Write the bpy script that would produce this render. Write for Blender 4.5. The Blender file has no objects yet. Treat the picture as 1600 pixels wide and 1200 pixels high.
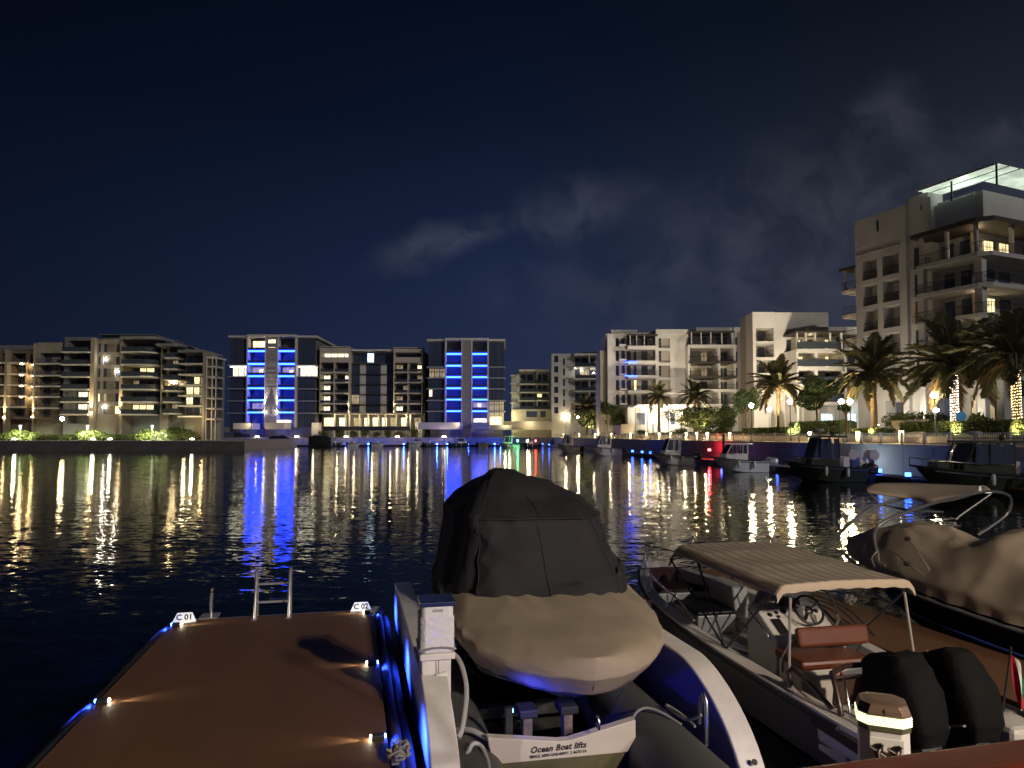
import bpy, math, random
from mathutils import Vector, Matrix, noise

R = random.Random(11)
SC = bpy.context.scene
COL = SC.collection
F = 1067.0            # focal length in pixels of the 1600 px wide photograph
CH = 3.1              # eye height above the water
PITCH = math.radians(2.15)
CP, SP = math.cos(PITCH), math.sin(PITCH)
CY = 680 - F * math.tan(PITCH)

# ---------------------------------------------------------------- camera, sky, sun
cd = bpy.data.cameras.new('camera'); cam = bpy.data.objects.new('camera', cd); COL.objects.link(cam)
cam.location = (0, 0, CH); cam.rotation_euler = (math.pi / 2 + PITCH, 0, 0)
cd.sensor_width = 36; cd.lens = 36 * F / 1600; cd.shift_y = (CY - 600) / 1600
cd.clip_start = 0.05; cd.clip_end = 6000
SC.camera = cam
SC.view_settings.view_transform = 'Standard'; SC.view_settings.look = 'None'
SC.view_settings.exposure = 0.5; SC.view_settings.gamma = 1.0; SC.view_settings.use_curve_mapping = False

SUN_DIR = Vector((-0.62, 0.70, -0.36)).normalized()      # the way the light travels
sl = bpy.data.lights.new('moonlight', 'SUN'); sl.energy = 0.50; sl.angle = math.radians(0.5); sl.color = (1.0, 0.92, 0.83)
sun = bpy.data.objects.new('moonlight', sl); COL.objects.link(sun)
sun.rotation_euler = SUN_DIR.to_track_quat('-Z', 'Y').to_euler(); sun.location = (0, 0, 60)

world = bpy.data.worlds.new('World'); SC.world = world; world.use_nodes = True
def build_world():
    nt = world.node_tree; n = nt.nodes; l = nt.links; n.clear()
    def nd(t, **k):
        x = n.new(t)
        for a, b in k.items(): setattr(x, a, b)
        return x
    out = nd('ShaderNodeOutputWorld'); bg = nd('ShaderNodeBackground'); bg.inputs['Strength'].default_value = 1.0
    l.new(bg.outputs[0], out.inputs[0])
    tc = nd('ShaderNodeTexCoord'); sep = nd('ShaderNodeSeparateXYZ'); l.new(tc.outputs['Generated'], sep.inputs[0])
    # elevation gradient of the night sky over a lit town
    r1 = nd('ShaderNodeValToRGB'); l.new(sep.outputs['Z'], r1.inputs[0])
    def stops(r, st):
        e = r.color_ramp.elements
        e[0].position, e[0].color = st[0][0], (*st[0][1], 1)
        e[1].position, e[1].color = st[-1][0], (*st[-1][1], 1)
        for p, c in st[1:-1]:
            x = e.new(p); x.color = (*c, 1)
    stops(r1, [(0.0, (.0125, .0185, .0450)), (.10, (.0115, .0182, .0460)), (.25, (.0066, .0125, .0350)), (.42, (.0026, .0056, .0165)), (.6, (.0008, .0020, .0062)), (1.0, (.0006, .0015, .0050))])
    r2 = nd('ShaderNodeValToRGB'); l.new(sep.outputs['Z'], r2.inputs[0])
    stops(r2, [(0.0, (.0300, .0300, .0430)), (.12, (.0230, .0255, .0390)), (.3, (.0110, .0138, .0215)), (.5, (.0030, .0048, .0085)), (1.0, (.0007, .0016, .0048))])
    az = nd('ShaderNodeMapRange'); az.interpolation_type = 'SMOOTHSTEP'; l.new(sep.outputs['X'], az.inputs[0])
    az.inputs[1].default_value = -.10; az.inputs[2].default_value = .62
    mx = nd('ShaderNodeMix', data_type='RGBA'); l.new(az.outputs[0], mx.inputs[0]); l.new(r1.outputs[0], mx.inputs[6]); l.new(r2.outputs[0], mx.inputs[7])
    dk = nd('ShaderNodeMapRange'); l.new(sep.outputs['X'], dk.inputs[0])
    dk.inputs[1].default_value = -.62; dk.inputs[2].default_value = -.02; dk.inputs[3].default_value = .38; dk.inputs[4].default_value = 1.0
    ml = nd('ShaderNodeMix', data_type='RGBA', blend_type='MULTIPLY'); ml.inputs[0].default_value = 1
    l.new(mx.outputs[2], ml.inputs[6]); l.new(dk.outputs[0], ml.inputs[7])
    # separate banks of thin cloud lit from the town, rising to the right
    def math_(op, x, y=None):
        q = nd('ShaderNodeMath', operation=op)
        for k, w in enumerate((x, y)):
            if w is None: continue
            if isinstance(w, (int, float)): q.inputs[k].default_value = w
            else: l.new(w, q.inputs[k])
        return q.outputs[0]
    fy = math_('MAXIMUM', sep.outputs['Y'], .05)
    cmb = nd('ShaderNodeCombineXYZ'); l.new(math_('DIVIDE', sep.outputs['X'], fy), cmb.inputs[0]); l.new(math_('DIVIDE', sep.outputs['Z'], fy), cmb.inputs[1])
    wn = nd('ShaderNodeTexNoise'); wn.inputs['Scale'].default_value = 9; wn.inputs['Detail'].default_value = 4; l.new(cmb.outputs[0], wn.inputs['Vector'])
    wv = nd('ShaderNodeVectorMath', operation='MULTIPLY_ADD'); l.new(wn.outputs['Color'], wv.inputs[0]); wv.inputs[1].default_value = (.11, .06, 0); l.new(cmb.outputs[0], wv.inputs[2])
    tot = None
    for ca, ce, ra_, re_, rot, amp in ((-.09, .290, .115, .030, 18, .95), (.10, .335, .105, .046, 12, .85), (.46, .30, .40, .13, 14, .60), (.345, .345, .085, .020, 32, .55), (.55, .455, .085, .060, 35, .75), (.76, .46, .13, .030, 30, .55), (.25, .24, .30, .060, 6, .45)):
        m_ = nd('ShaderNodeMapping'); m_.vector_type = 'TEXTURE'; m_.inputs['Location'].default_value = (ca + .055, ce + .03, 0); m_.inputs['Rotation'].default_value = (0, 0, math.radians(rot)); m_.inputs['Scale'].default_value = (ra_, re_, 1)
        l.new(wv.outputs[0], m_.inputs[0]); ln = nd('ShaderNodeVectorMath', operation='LENGTH'); l.new(m_.outputs[0], ln.inputs[0])
        mr = nd('ShaderNodeMapRange'); mr.interpolation_type = 'SMOOTHSTEP'; l.new(ln.outputs['Value'], mr.inputs[0]); mr.inputs[1].default_value = 1.5; mr.inputs[2].default_value = .15; mr.inputs[3].default_value = 0; mr.inputs[4].default_value = amp
        tot = mr.outputs[0] if tot is None else math_('MAXIMUM', tot, mr.outputs[0])
    ns = nd('ShaderNodeTexNoise'); ns.inputs['Scale'].default_value = 12; ns.inputs['Detail'].default_value = 7; ns.inputs['Roughness'].default_value = .55; ns.inputs['Distortion'].default_value = .4; l.new(wv.outputs[0], ns.inputs['Vector'])
    cr = nd('ShaderNodeMapRange'); cr.interpolation_type = 'SMOOTHSTEP'; l.new(ns.outputs[0], cr.inputs[0]); cr.inputs[1].default_value = .28; cr.inputs[2].default_value = .66
    m2 = nd('ShaderNodeMath', operation='MULTIPLY'); l.new(cr.outputs[0], m2.inputs[0]); l.new(tot, m2.inputs[1])
    ad = nd('ShaderNodeMix', data_type='RGBA', blend_type='ADD'); l.new(m2.outputs[0], ad.inputs[0]); l.new(ml.outputs[2], ad.inputs[6]); ad.inputs[7].default_value = (.0215, .0215, .0265, 1)
    l.new(ad.outputs[2], bg.inputs['Color'])
build_world()

# ---------------------------------------------------------------- placing helpers
def zv(v, Y):
    "height of a point seen at picture row v, Y metres ahead"
    t = (CY - v) / F
    return CH + Y * (t * CP + SP) / (CP - t * SP)
def xu(u, Y): return (u - 800) / F * Y
def W(u, v, Y): return Vector((xu(u, Y), Y, zv(v, Y)))
def G(u, v, z):
    "point on the level z seen at (u, v)"
    t = (CY - v) / F
    s = (t * CP + SP) / (CP - t * SP)
    Y = (z - CH) / s
    return Vector((xu(u, Y), Y, z))
DA = math.radians(13.0)
DN = Vector((math.cos(DA), math.sin(DA), 0)); DD = Vector((-math.sin(DA), math.cos(DA), 0))
def D(t, s, z=0.0):
    "marina frame: t metres to the right of the pier axis, s metres out"
    return DN * t + DD * s + Vector((0, 0, z))

# ---------------------------------------------------------------- mesh helpers
class MB:
    def __init__(s): s.v = []; s.f = []; s.m = []; s.mats = []
    def mi(s, mat):
        if mat is None: return 0
        if mat not in s.mats: s.mats.append(mat)
        return s.mats.index(mat)
    def add(s, vs, fs, mat=None):
        b = len(s.v); s.v += [tuple(p) for p in vs]; i = s.mi(mat)
        for f in fs: s.f.append(tuple(b + k for k in f)); s.m.append(i)
        return s
    def box(s, x0, x1, y0, y1, z0, z1, mat=None, tr=None):
        vs = [Vector((x, y, z)) for z in (z0, z1) for y in (y0, y1) for x in (x0, x1)]
        if tr is not None: vs = [tr @ p for p in vs]
        return s.add(vs, [(0, 2, 3, 1), (4, 5, 7, 6), (0, 1, 5, 4), (2, 6, 7, 3), (0, 4, 6, 2), (1, 3, 7, 5)], mat)
    def tube(s, pts, r, n=8, mat=None, cap=True, closed=False):
        pts = [Vector(p) for p in pts]; N = len(pts)
        rs = r if isinstance(r, (list, tuple)) else [r] * N
        rings = []; up = None
        for i, p in enumerate(pts):
            a = pts[(i - 1) % N] if (closed or i > 0) else p
            b = pts[(i + 1) % N] if (closed or i < N - 1) else p
            t = (b - a).normalized()
            if up is None:
                up = Vector((0, 0, 1)) if abs(t.z) < .9 else Vector((1, 0, 0))
            x = t.cross(up)
            if x.length < 1e-4: x = t.cross(Vector((0, 1, 0)))
            x.normalize(); up = x.cross(t).normalized()
            rings.append([p + (x * math.cos(2 * math.pi * k / n) + up * math.sin(2 * math.pi * k / n)) * rs[i] for k in range(n)])
        vs = [q for g in rings for q in g]; fs = []
        for i in range(N if closed else N - 1):
            for k in range(n):
                a, b = i * n, ((i + 1) % N) * n; k2 = (k + 1) % n
                fs.append((a + k, a + k2, b + k2, b + k))
        if cap and not closed:
            fs.append(tuple(range(n - 1, -1, -1))); fs.append(tuple((N - 1) * n + k for k in range(n)))
        return s.add(vs, fs, mat)
    def lathe(s, prof, n=16, mat=None, tr=None, cap=True):
        "prof: (r, z) pairs from bottom to top"
        vs = [Vector((r * math.cos(2 * math.pi * k / n), r * math.sin(2 * math.pi * k / n), z)) for r, z in prof for k in range(n)]
        if tr is not None: vs = [tr @ p for p in vs]
        fs = [(i * n + k, i * n + (k + 1) % n, (i + 1) * n + (k + 1) % n, (i + 1) * n + k) for i in range(len(prof) - 1) for k in range(n)]
        if cap: fs += [tuple(range(n - 1, -1, -1)), tuple((len(prof) - 1) * n + k for k in range(n))]
        return s.add(vs, fs, mat)
    def loft(s, rings, mat=None, closed=False, caps=False):
        n = len(rings[0]); vs = [p for g in rings for p in g]; fs = []
        for i in range(len(rings) - 1):
            for k in range(n if closed else n - 1):
                k2 = (k + 1) % n
                fs.append((i * n + k, i * n + k2, (i + 1) * n + k2, (i + 1) * n + k))
        if caps: fs += [tuple(range(n - 1, -1, -1)), tuple((len(rings) - 1) * n + k for k in range(n))]
        return s.add(vs, fs, mat)
    def prism(s, poly, ext, mat=None):
        "poly: 3D points, ext: extrusion vector"
        n = len(poly); e = Vector(ext); vs = [Vector(p) for p in poly] + [Vector(p) + e for p in poly]
        return s.add(vs, [tuple(range(n - 1, -1, -1)), tuple(range(n, 2 * n))] + [(k, (k + 1) % n, n + (k + 1) % n, n + k) for k in range(n)], mat)
    def mesh(s, name, smooth=None, mat=None):
        me = bpy.data.meshes.new(name); me.from_pydata(s.v, [], s.f)
        for m in (s.mats or ([mat] if mat else [])): me.materials.append(m)
        if s.mats: me.polygons.foreach_set('material_index', s.m)
        if smooth is not None:
            me.polygons.foreach_set('use_smooth', [True] * len(s.f)); me.set_sharp_from_angle(angle=math.radians(smooth))
        me.update(); return me
    def obj(s, name, parent=None, smooth=None, mat=None, loc=None, rot=None, bevel=0, sub=0, fix=False):
        return link(name, s.mesh(name, smooth, mat), parent, loc, rot, bevel, sub)

def link(name, me, parent=None, loc=None, rot=None, bevel=0, sub=0):
    o = bpy.data.objects.new(name, me); COL.objects.link(o); o.parent = parent
    if loc is not None: o.location = loc
    if rot is not None: o.rotation_euler = rot
    if bevel:
        b = o.modifiers.new('bevel', 'BEVEL'); b.width = bevel; b.segments = 2; b.limit_method = 'ANGLE'; b.angle_limit = math.radians(40)
    if sub:
        b = o.modifiers.new('smooth', 'SUBSURF'); b.levels = sub; b.render_levels = sub
    return o
def tag(o, label=None, cat=None, group=None, kind=None):
    if label: o['label'] = label
    if cat: o['category'] = cat
    if group: o['group'] = group
    if kind: o['kind'] = kind
    return o
def thing(name, label, cat, loc=(0, 0, 0), rotz=0, group=None):
    o = bpy.data.objects.new(name, None); COL.objects.link(o); o.location = loc; o.rotation_euler = (0, 0, rotz)
    o.empty_display_size = .2
    return tag(o, label, cat, group)
def dup(root, loc, rotz=None, label=None, scale=None):
    r = root.copy(); COL.objects.link(r); r.location = loc
    if rotz is not None: r.rotation_euler = (0, 0, rotz)
    if scale: r.scale = (scale,) * 3
    if label: r['label'] = label
    for ch in list(root.children):
        c = ch.copy(); COL.objects.link(c); c.parent = r
        for g in list(ch.children):
            d = g.copy(); COL.objects.link(d); d.parent = c
    return r
def spot(name, parent, loc, direction, power, color, size=60, blend=.6, radius=.02):
    ld = bpy.data.lights.new(name, 'SPOT'); ld.energy = power; ld.color = color; ld.spot_size = math.radians(size); ld.spot_blend = blend; ld.shadow_soft_size = radius
    o = bpy.data.objects.new(name, ld); COL.objects.link(o); o.parent = parent; o.location = loc
    o.rotation_euler = Vector(direction).to_track_quat('-Z', 'Y').to_euler(); return o
def point(name, parent, loc, power, color, radius=.1):
    ld = bpy.data.lights.new(name, 'POINT'); ld.energy = power; ld.color = color; ld.shadow_soft_size = radius
    o = bpy.data.objects.new(name, ld); COL.objects.link(o); o.parent = parent; o.location = loc; return o
def lettering(text, size, mat, parent, tr, extrude=.0015, shear=0, align='CENTER', bold=0, spacing=1, name='lettering'):
    c = bpy.data.curves.new(name, 'FONT'); c.body = text; c.size = size; c.extrude = extrude; c.shear = shear; c.align_x = align; c.align_y = 'CENTER'; c.offset = bold; c.space_character = spacing
    c.resolution_u = 3
    t = bpy.data.objects.new(name, c); COL.objects.link(t)
    bpy.context.view_layer.update()
    me = bpy.data.meshes.new_from_object(t.evaluated_get(bpy.context.evaluated_depsgraph_get()))
    bpy.data.objects.remove(t); bpy.data.curves.remove(c)
    me.transform(tr); me.materials.clear(); me.materials.append(mat)
    return link(name, me, parent)

# ---------------------------------------------------------------- materials
MC = {}
def mat(name, col, rough=.55, metal=0, var=0, vs=3.0, bump=0, bs=40.0, stretch=(1, 1, 1), emit=0, ecol=None, spec=.5, coat=0, dirt=None, sample=True, trans=0, evar=0, evs=1.0):
    if name in MC: return MC[name]
    m = bpy.data.materials.new(name); m.use_nodes = True; MC[name] = m
    nt = m.node_tree; b = nt.nodes['Principled BSDF']; L = nt.links
    b.inputs['Base Color'].default_value = (*col, 1); b.inputs['Roughness'].default_value = rough; b.inputs['Metallic'].default_value = metal
    b.inputs['Specular IOR Level'].default_value = spec
    if coat: b.inputs['Coat Weight'].default_value = coat; b.inputs['Coat Roughness'].default_value = .12
    if trans: b.inputs['Transmission Weight'].default_value = trans
    mp = None
    def mapping():
        tc = nt.nodes.new('ShaderNodeTexCoord'); q = nt.nodes.new('ShaderNodeMapping'); q.inputs['Scale'].default_value = stretch
        L.new(tc.outputs['Object'], q.inputs[0]); return q
    if var or bump or evar: mp = mapping()
    if var:
        ns = nt.nodes.new('ShaderNodeTexNoise'); ns.inputs['Scale'].default_value = vs; ns.inputs['Detail'].default_value = 6; ns.inputs['Roughness'].default_value = .62; L.new(mp.outputs[0], ns.inputs['Vector'])
        mr = nt.nodes.new('ShaderNodeMapRange'); L.new(ns.outputs[0], mr.inputs[0]); mr.inputs[1].default_value = .3; mr.inputs[2].default_value = .7; mr.inputs[3].default_value = 1 - var; mr.inputs[4].default_value = 1 + var * .7
        mx = nt.nodes.new('ShaderNodeMix'); mx.data_type = 'RGBA'; mx.blend_type = 'MULTIPLY'; mx.inputs[0].default_value = 1; mx.inputs[6].default_value = (*col, 1); L.new(mr.outputs[0], mx.inputs[7])
        L.new(mx.outputs[2], b.inputs['Base Color'])
        rr = nt.nodes.new('ShaderNodeMapRange'); L.new(ns.outputs[0], rr.inputs[0]); rr.inputs[3].default_value = max(.02, rough - .12); rr.inputs[4].default_value = min(1, rough + .12); L.new(rr.outputs[0], b.inputs['Roughness'])
    if bump:
        nb = nt.nodes.new('ShaderNodeTexNoise'); nb.inputs['Scale'].default_value = bs; nb.inputs['Detail'].default_value = 4; L.new(mp.outputs[0], nb.inputs['Vector'])
        bu = nt.nodes.new('ShaderNodeBump'); bu.inputs['Strength'].default_value = bump; bu.inputs['Distance'].default_value = .02; L.new(nb.outputs[0], bu.inputs['Height']); L.new(bu.outputs[0], b.inputs['Normal'])
    if emit:
        b.inputs['Emission Color'].default_value = (*(ecol or col), 1); b.inputs['Emission Strength'].default_value = emit
        if evar:
            ne = nt.nodes.new('ShaderNodeTexNoise'); ne.inputs['Scale'].default_value = evs; ne.inputs['Detail'].default_value = 2; L.new(mp.outputs[0], ne.inputs['Vector'])
            me_ = nt.nodes.new('ShaderNodeMapRange'); L.new(ne.outputs[0], me_.inputs[0]); me_.inputs[1].default_value = .35; me_.inputs[2].default_value = .65; me_.inputs[3].default_value = emit * (1 - evar); me_.inputs[4].default_value = emit * (1 + evar * .5)
            L.new(me_.outputs[0], b.inputs['Emission Strength'])
        if not sample: m.cycles.emission_sampling = 'NONE'
    return m

def water_material():
    m = bpy.data.materials.new('harbour_water'); m.use_nodes = True; nt = m.node_tree; n = nt.nodes; L = nt.links
    b = n['Principled BSDF']; b.inputs['Base Color'].default_value = (.0012, .0020, .0026, 1); b.inputs['Roughness'].default_value = .035; b.inputs['IOR'].default_value = 1.333
    geo = n.new('ShaderNodeNewGeometry')
    acc = None
    for (sx, sy, rot, det, ax, ay) in ((.22, .5, 12, 2, .025, .04), (1.1, 2.6, -9, 3, .055, .13), (4.0, 9.0, 14, 2, .075, .135)):
        mp = n.new('ShaderNodeMapping'); mp.inputs['Scale'].default_value = (sx, sy, 1); mp.inputs['Rotation'].default_value = (0, 0, math.radians(rot)); L.new(geo.outputs['Position'], mp.inputs[0])
        ns = n.new('ShaderNodeTexNoise'); ns.noise_dimensions = '2D'; ns.inputs['Scale'].default_value = 1; ns.inputs['Detail'].default_value = det; L.new(mp.outputs[0], ns.inputs['Vector'])
        s1 = n.new('ShaderNodeVectorMath'); s1.operation = 'SUBTRACT'; L.new(ns.outputs['Color'], s1.inputs[0]); s1.inputs[1].default_value = (.5, .5, .5)
        s2 = n.new('ShaderNodeVectorMath'); s2.operation = 'MULTIPLY'; L.new(s1.outputs[0], s2.inputs[0]); s2.inputs[1].default_value = (ax, ay, 0)
        if acc is None: acc = s2
        else:
            a = n.new('ShaderNodeVectorMath'); a.operation = 'ADD'; L.new(acc.outputs[0], a.inputs[0]); L.new(s2.outputs[0], a.inputs[1]); acc = a
    # wind patches: rougher and calmer areas
    nw = n.new('ShaderNodeTexNoise'); nw.inputs['Scale'].default_value = .045; nw.inputs['Detail'].default_value = 2; L.new(geo.outputs['Position'], nw.inputs['Vector'])
    mw = n.new('ShaderNodeMapRange'); L.new(nw.outputs[0], mw.inputs[0]); mw.inputs[1].default_value = .35; mw.inputs[2].default_value = .65; mw.inputs[3].default_value = .7; mw.inputs[4].default_value = 1.2
    sc = n.new('ShaderNodeVectorMath'); sc.operation = 'SCALE'; L.new(acc.outputs[0], sc.inputs[0]); L.new(mw.outputs[0], sc.inputs['Scale'])
    ad = n.new('ShaderNodeVectorMath'); ad.operation = 'ADD'; L.new(sc.outputs[0], ad.inputs[0]); ad.inputs[1].default_value = (0, 0, 1)
    nm = n.new('ShaderNodeVectorMath'); nm.operation = 'NORMALIZE'; L.new(ad.outputs[0], nm.inputs[0]); L.new(nm.outputs[0], b.inputs['Normal'])
    return m

WALL = mat('white_render', (.62, .59, .55), .8, var=.12, vs=.35, bump=.15, bs=6)
CREAML = mat('cream_render_lit', (.50, .45, .37), .8, var=.14, vs=.3)  # cream kept paler, lamplight on the lobby block put into its colour
CREAM = mat('cream_render_dimmed', (.27, .24, .195), .8, var=.14, vs=.3, bump=.15, bs=6)  # same cream darkened, the dim light on the left bank put into its colour
GREYW = mat('grey_render', (.20, .205, .21), .8, var=.14, vs=.3)
BROWNW = mat('tan_render', (.165, .125, .09), .8, var=.15, vs=.4)
PALEG = mat('pale_grey_render', (.50, .50, .49), .8, var=.12, vs=.4)
WALLD = mat('white_render_dimmed', (.42, .415, .42), .8, var=.12, vs=.35, bump=.15, bs=6)  # white render darkened, weaker light on the largest block put into its colour
STONE = mat('stone_cladding', (.30, .28, .30), .85, var=.45, vs=2.2, bump=.6, bs=4)
CONC = mat('quay_concrete', (.33, .31, .31), .85, var=.2, vs=.5, bump=.2, bs=8)
PAVE = mat('promenade_paving', (.36, .31, .25), .85, var=.15, vs=.8)
GLASS = mat('dark_glass', (.050, .066, .115), .12, spec=.6)
BAYG = mat('bay_glass', (.13, .14, .19), .2, spec=.6)
GLASSB = mat('balcony_glass', (.050, .060, .075), .15, spec=.6)
FRAME = mat('window_frame', (.07, .07, .075), .5)
FRAMEW = mat('pale_frame', (.5, .48, .44), .6)
RAIL = mat('dark_railing', (.035, .035, .04), .5)
SLABW = mat('slab_edge', (.60, .57, .52), .8)
WOODD = mat('dark_pergola', (.045, .035, .03), .7)
LIT = mat('lit_room_warm', (.8, .7, .45), .6, emit=1.7, ecol=(1, .80, .40), sample=False, evar=.55, evs=.9)
LITW = mat('lit_room_white', (.8, .8, .7), .6, emit=1.35, ecol=(1, .90, .60), sample=False, evar=.6, evs=.7)
LITD = mat('lit_room_dim', (.5, .45, .35), .6, emit=.22, ecol=(1, .78, .45), sample=False, evar=.7, evs=.8)
LITC = mat('lit_room_cool', (.7, .8, .9), .6, emit=1.5, ecol=(.62, .85, 1), sample=False, evar=.6, evs=1.2)
BLUE = mat('blue_led', (.1, .2, .9), .4, emit=16, ecol=(.012, .045, 1))
BLUEN = mat('quay_blue_lamp', (.1, .3, .9), .4, emit=20, ecol=(.02, .09, 1))
BLUEP = mat('blue_lamp', (.1, .3, .9), .4, emit=120, ecol=(.02, .09, 1))
WARMP = mat('warm_lamp', (.9, .8, .6), .4, emit=85, ecol=(1, .74, .36))
WHITEP = mat('white_lamp', (.9, .9, .8), .4, emit=60, ecol=(1, .93, .74))
GLOBE = mat('lamp_globe', (.9, .85, .7), .4, emit=210, ecol=(1, .78, .42))
REDP = mat('red_lamp', (.9, .1, .1), .4, emit=55, ecol=(1, .03, .03))
GREENP = mat('green_lamp', (.1, .9, .3), .4, emit=70, ecol=(.03, 1, .25))
METAL = mat('stainless_steel', (.55, .55, .56), .25, metal=1)
ALU = mat('brushed_aluminium', (.55, .55, .55), .4, metal=.8)
DARKM = mat('dark_metal', (.04, .042, .045), .45, metal=.3)
WHITE = mat('white_gelcoat', (.82, .82, .82), .3, coat=.3, var=.06, vs=2)
BLACK = mat('black_plastic', (.012, .012, .013), .38, coat=.1, var=.2, vs=4)
RUBBER = mat('black_rubber', (.018, .018, .02), .7, var=.2, vs=6)
LAWN = mat('lawn_grass', (.055, .085, .022), .95, var=.4, vs=1.5, bump=.8, bs=30)
LEAF = mat('leaf_green', (.045, .075, .022), .75, var=.35, vs=2)
LEAFY = mat('leaf_yellow_green', (.115, .135, .03), .75, var=.35, vs=2)
PALML = mat('palm_leaf', (.115, .12, .065), .65, var=.3, vs=2)
PALMD = mat('dry_palm_leaf', (.17, .12, .06), .8, var=.3, vs=2)
BARK = mat('palm_bark', (.20, .14, .085), .9, var=.35, vs=5, bump=.8, bs=14)
TRUNK = mat('tree_bark', (.12, .085, .055), .9, var=.3, vs=5, bump=.6, bs=14)
# ================================================================ THE SETTING
def structure(name, mb, m=None, smooth=None): return tag(mb.obj(name, mat=m, smooth=smooth), kind='structure')
wm = water_material()
w = MB(); w.add([(-2500, -60, 0), (2500, -60, 0), (2500, 2600, 0), (-2500, 2600, 0)], [(0, 1, 2, 3)]); structure('harbour_water', w, wm)
ZQ = 2.43
def qx(Y): return 32.38 - .105 * Y          # right quay edge
EARTH = mat('far_ground', (.07, .06, .05), .9, var=.3, vs=.1)
def land(name, poly, z, m):
    b = MB(); b.prism([(x, y, -1.5) for x, y in poly], (0, 0, z + 1.5)); return structure(name, b, m)
land('left_bank', [(-900, 133.1), (-57, 133.1), (-62, 260), (-900, 2400)], 2.1, PAVE)
land('promenade', [(-140, 194.6), (qx(194), 194.6), (qx(-30), -30), (200, -30), (900, 2400), (-700, 2400), (-140, 262)], ZQ, PAVE)
# quay walls of separate cast panels with a pale coping
def quay(name, a, b, zt, pl, coping_m, wall_m, label=None, n_out=None):
    a, b = Vector((*a, 0)), Vector((*b, 0)); L = (b - a).length; d = (b - a) / L; ang = math.atan2(d.y, d.x)
    core = MB(); core.box(0, L, .05, .6, -1.4, zt - .16)
    root = tag(core.obj(name, mat=wall_m, loc=a, rot=(0, 0, ang)), kind='structure')
    me = MB().box(0, pl - .05, -.03, .06, -1.3, zt - .17).mesh('wall_panel', mat=wall_m)
    k = 0
    while k * pl < L - .2:
        link('wall_panel', me, root, (k * pl, 0, 0)); k += 1
    c = MB(); c.box(0, L, -.12, .7, zt - .16, zt + .012); c.obj('coping', root, mat=coping_m)
    return root
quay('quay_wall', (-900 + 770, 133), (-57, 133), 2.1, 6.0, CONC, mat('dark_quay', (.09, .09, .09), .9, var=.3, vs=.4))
quay('quay_wall', (-110, 194), (qx(194), 194), ZQ, 4.0, CONC, CONC)
quay('quay_wall', (qx(194), 194), (qx(8), 8), ZQ, 3.0, CONC, CONC)
# raised lawns behind the right promenade, held by a low planter wall
def strip(name, pts, m, sub=1):
    "pts: list of rows (each a list of points along the quay)"
    b = MB(); b.loft(pts); return structure(name, b, m, 50)
YS = [30 + 5 * i for i in range(30)]
def lawn_row(off, z): return [Vector((qx(y) + off, y, z + .12 * noise.noise(Vector((y * .12, off * .3, 0))))) for y in YS]
strip('lawn', [[Vector((qx(y) + 7.2, y, 2.2)) for y in YS], lawn_row(7.2, 2.95), lawn_row(9.5, 3.35), lawn_row(13, 3.7), lawn_row(40, 3.8)][::-1], LAWN)
pw = MB(); pw.loft([[Vector((qx(y) + o, y, z)) for y in YS] for o, z in ((6.8, 2.2), (6.8, 3.0), (7.25, 3.0), (7.25, 2.2))][::-1])
tag(pw.obj('planter_wall', mat=mat('planter_render', (.42, .34, .26), .85, var=.2, vs=.7)), kind='structure')

# ================================================================ BUILDINGS
WM = {}
def window_mesh(w, h, pane, frame=FRAME, mull=1, trans=0):
    k = (round(w, 1), round(h, 1), pane.name, frame.name, mull, trans)
    if k in WM: return WM[k]
    w, h = k[0], k[1]; t = min(.07, w * .08); b = MB()
    b.box(-w / 2, -w / 2 + t, -.06, 0, 0, h, frame).box(w / 2 - t, w / 2, -.06, 0, 0, h, frame)
    b.box(-w / 2 + t, w / 2 - t, -.06, 0, 0, t, frame).box(-w / 2 + t, w / 2 - t, -.06, 0, h - t, h, frame)
    b.box(-w / 2 + t, w / 2 - t, -.025, -.005, t, h - t, pane)
    for i in range(1, mull + 1):
        x = -w / 2 + w * i / (mull + 1); b.box(x - .03, x + .03, -.05, -.0255, t, h - t, frame)
    if trans: b.box(-w / 2 + t, w / 2 - t, -.052, -.026, h * .68, h * .68 + .05, frame)
    WM[k] = b.mesh('window'); return WM[k]
RM = {}
def rail_mesh(w, h=1.0, kind='bar', m=RAIL):
    k = (round(w, 1), h, kind, m.name)
    if k in RM: return RM[k]
    w = k[0]; b = MB()
    b.box(0, w, -.03, .03, h - .06, h, m)
    if kind == 'glass':
        b.box(0, w, -.012, .012, .05, h - .08, GLASSB)
        for i in range(int(w / 1.4) + 1): x = min(w - .02, i * 1.4 + .02); b.box(x - .02, x + .02, -.03, -.013, 0, h - .06, m)
    else:
        b.box(0, w, -.02, .02, .08, .12, m); n = max(2, int(w / .22))
        for i in range(n + 1): x = w * i / n; b.box(x - .015, x + .015, -.012, .012, .12, h - .06, m)
    RM[k] = b.mesh('railing'); return RM[k]

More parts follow.
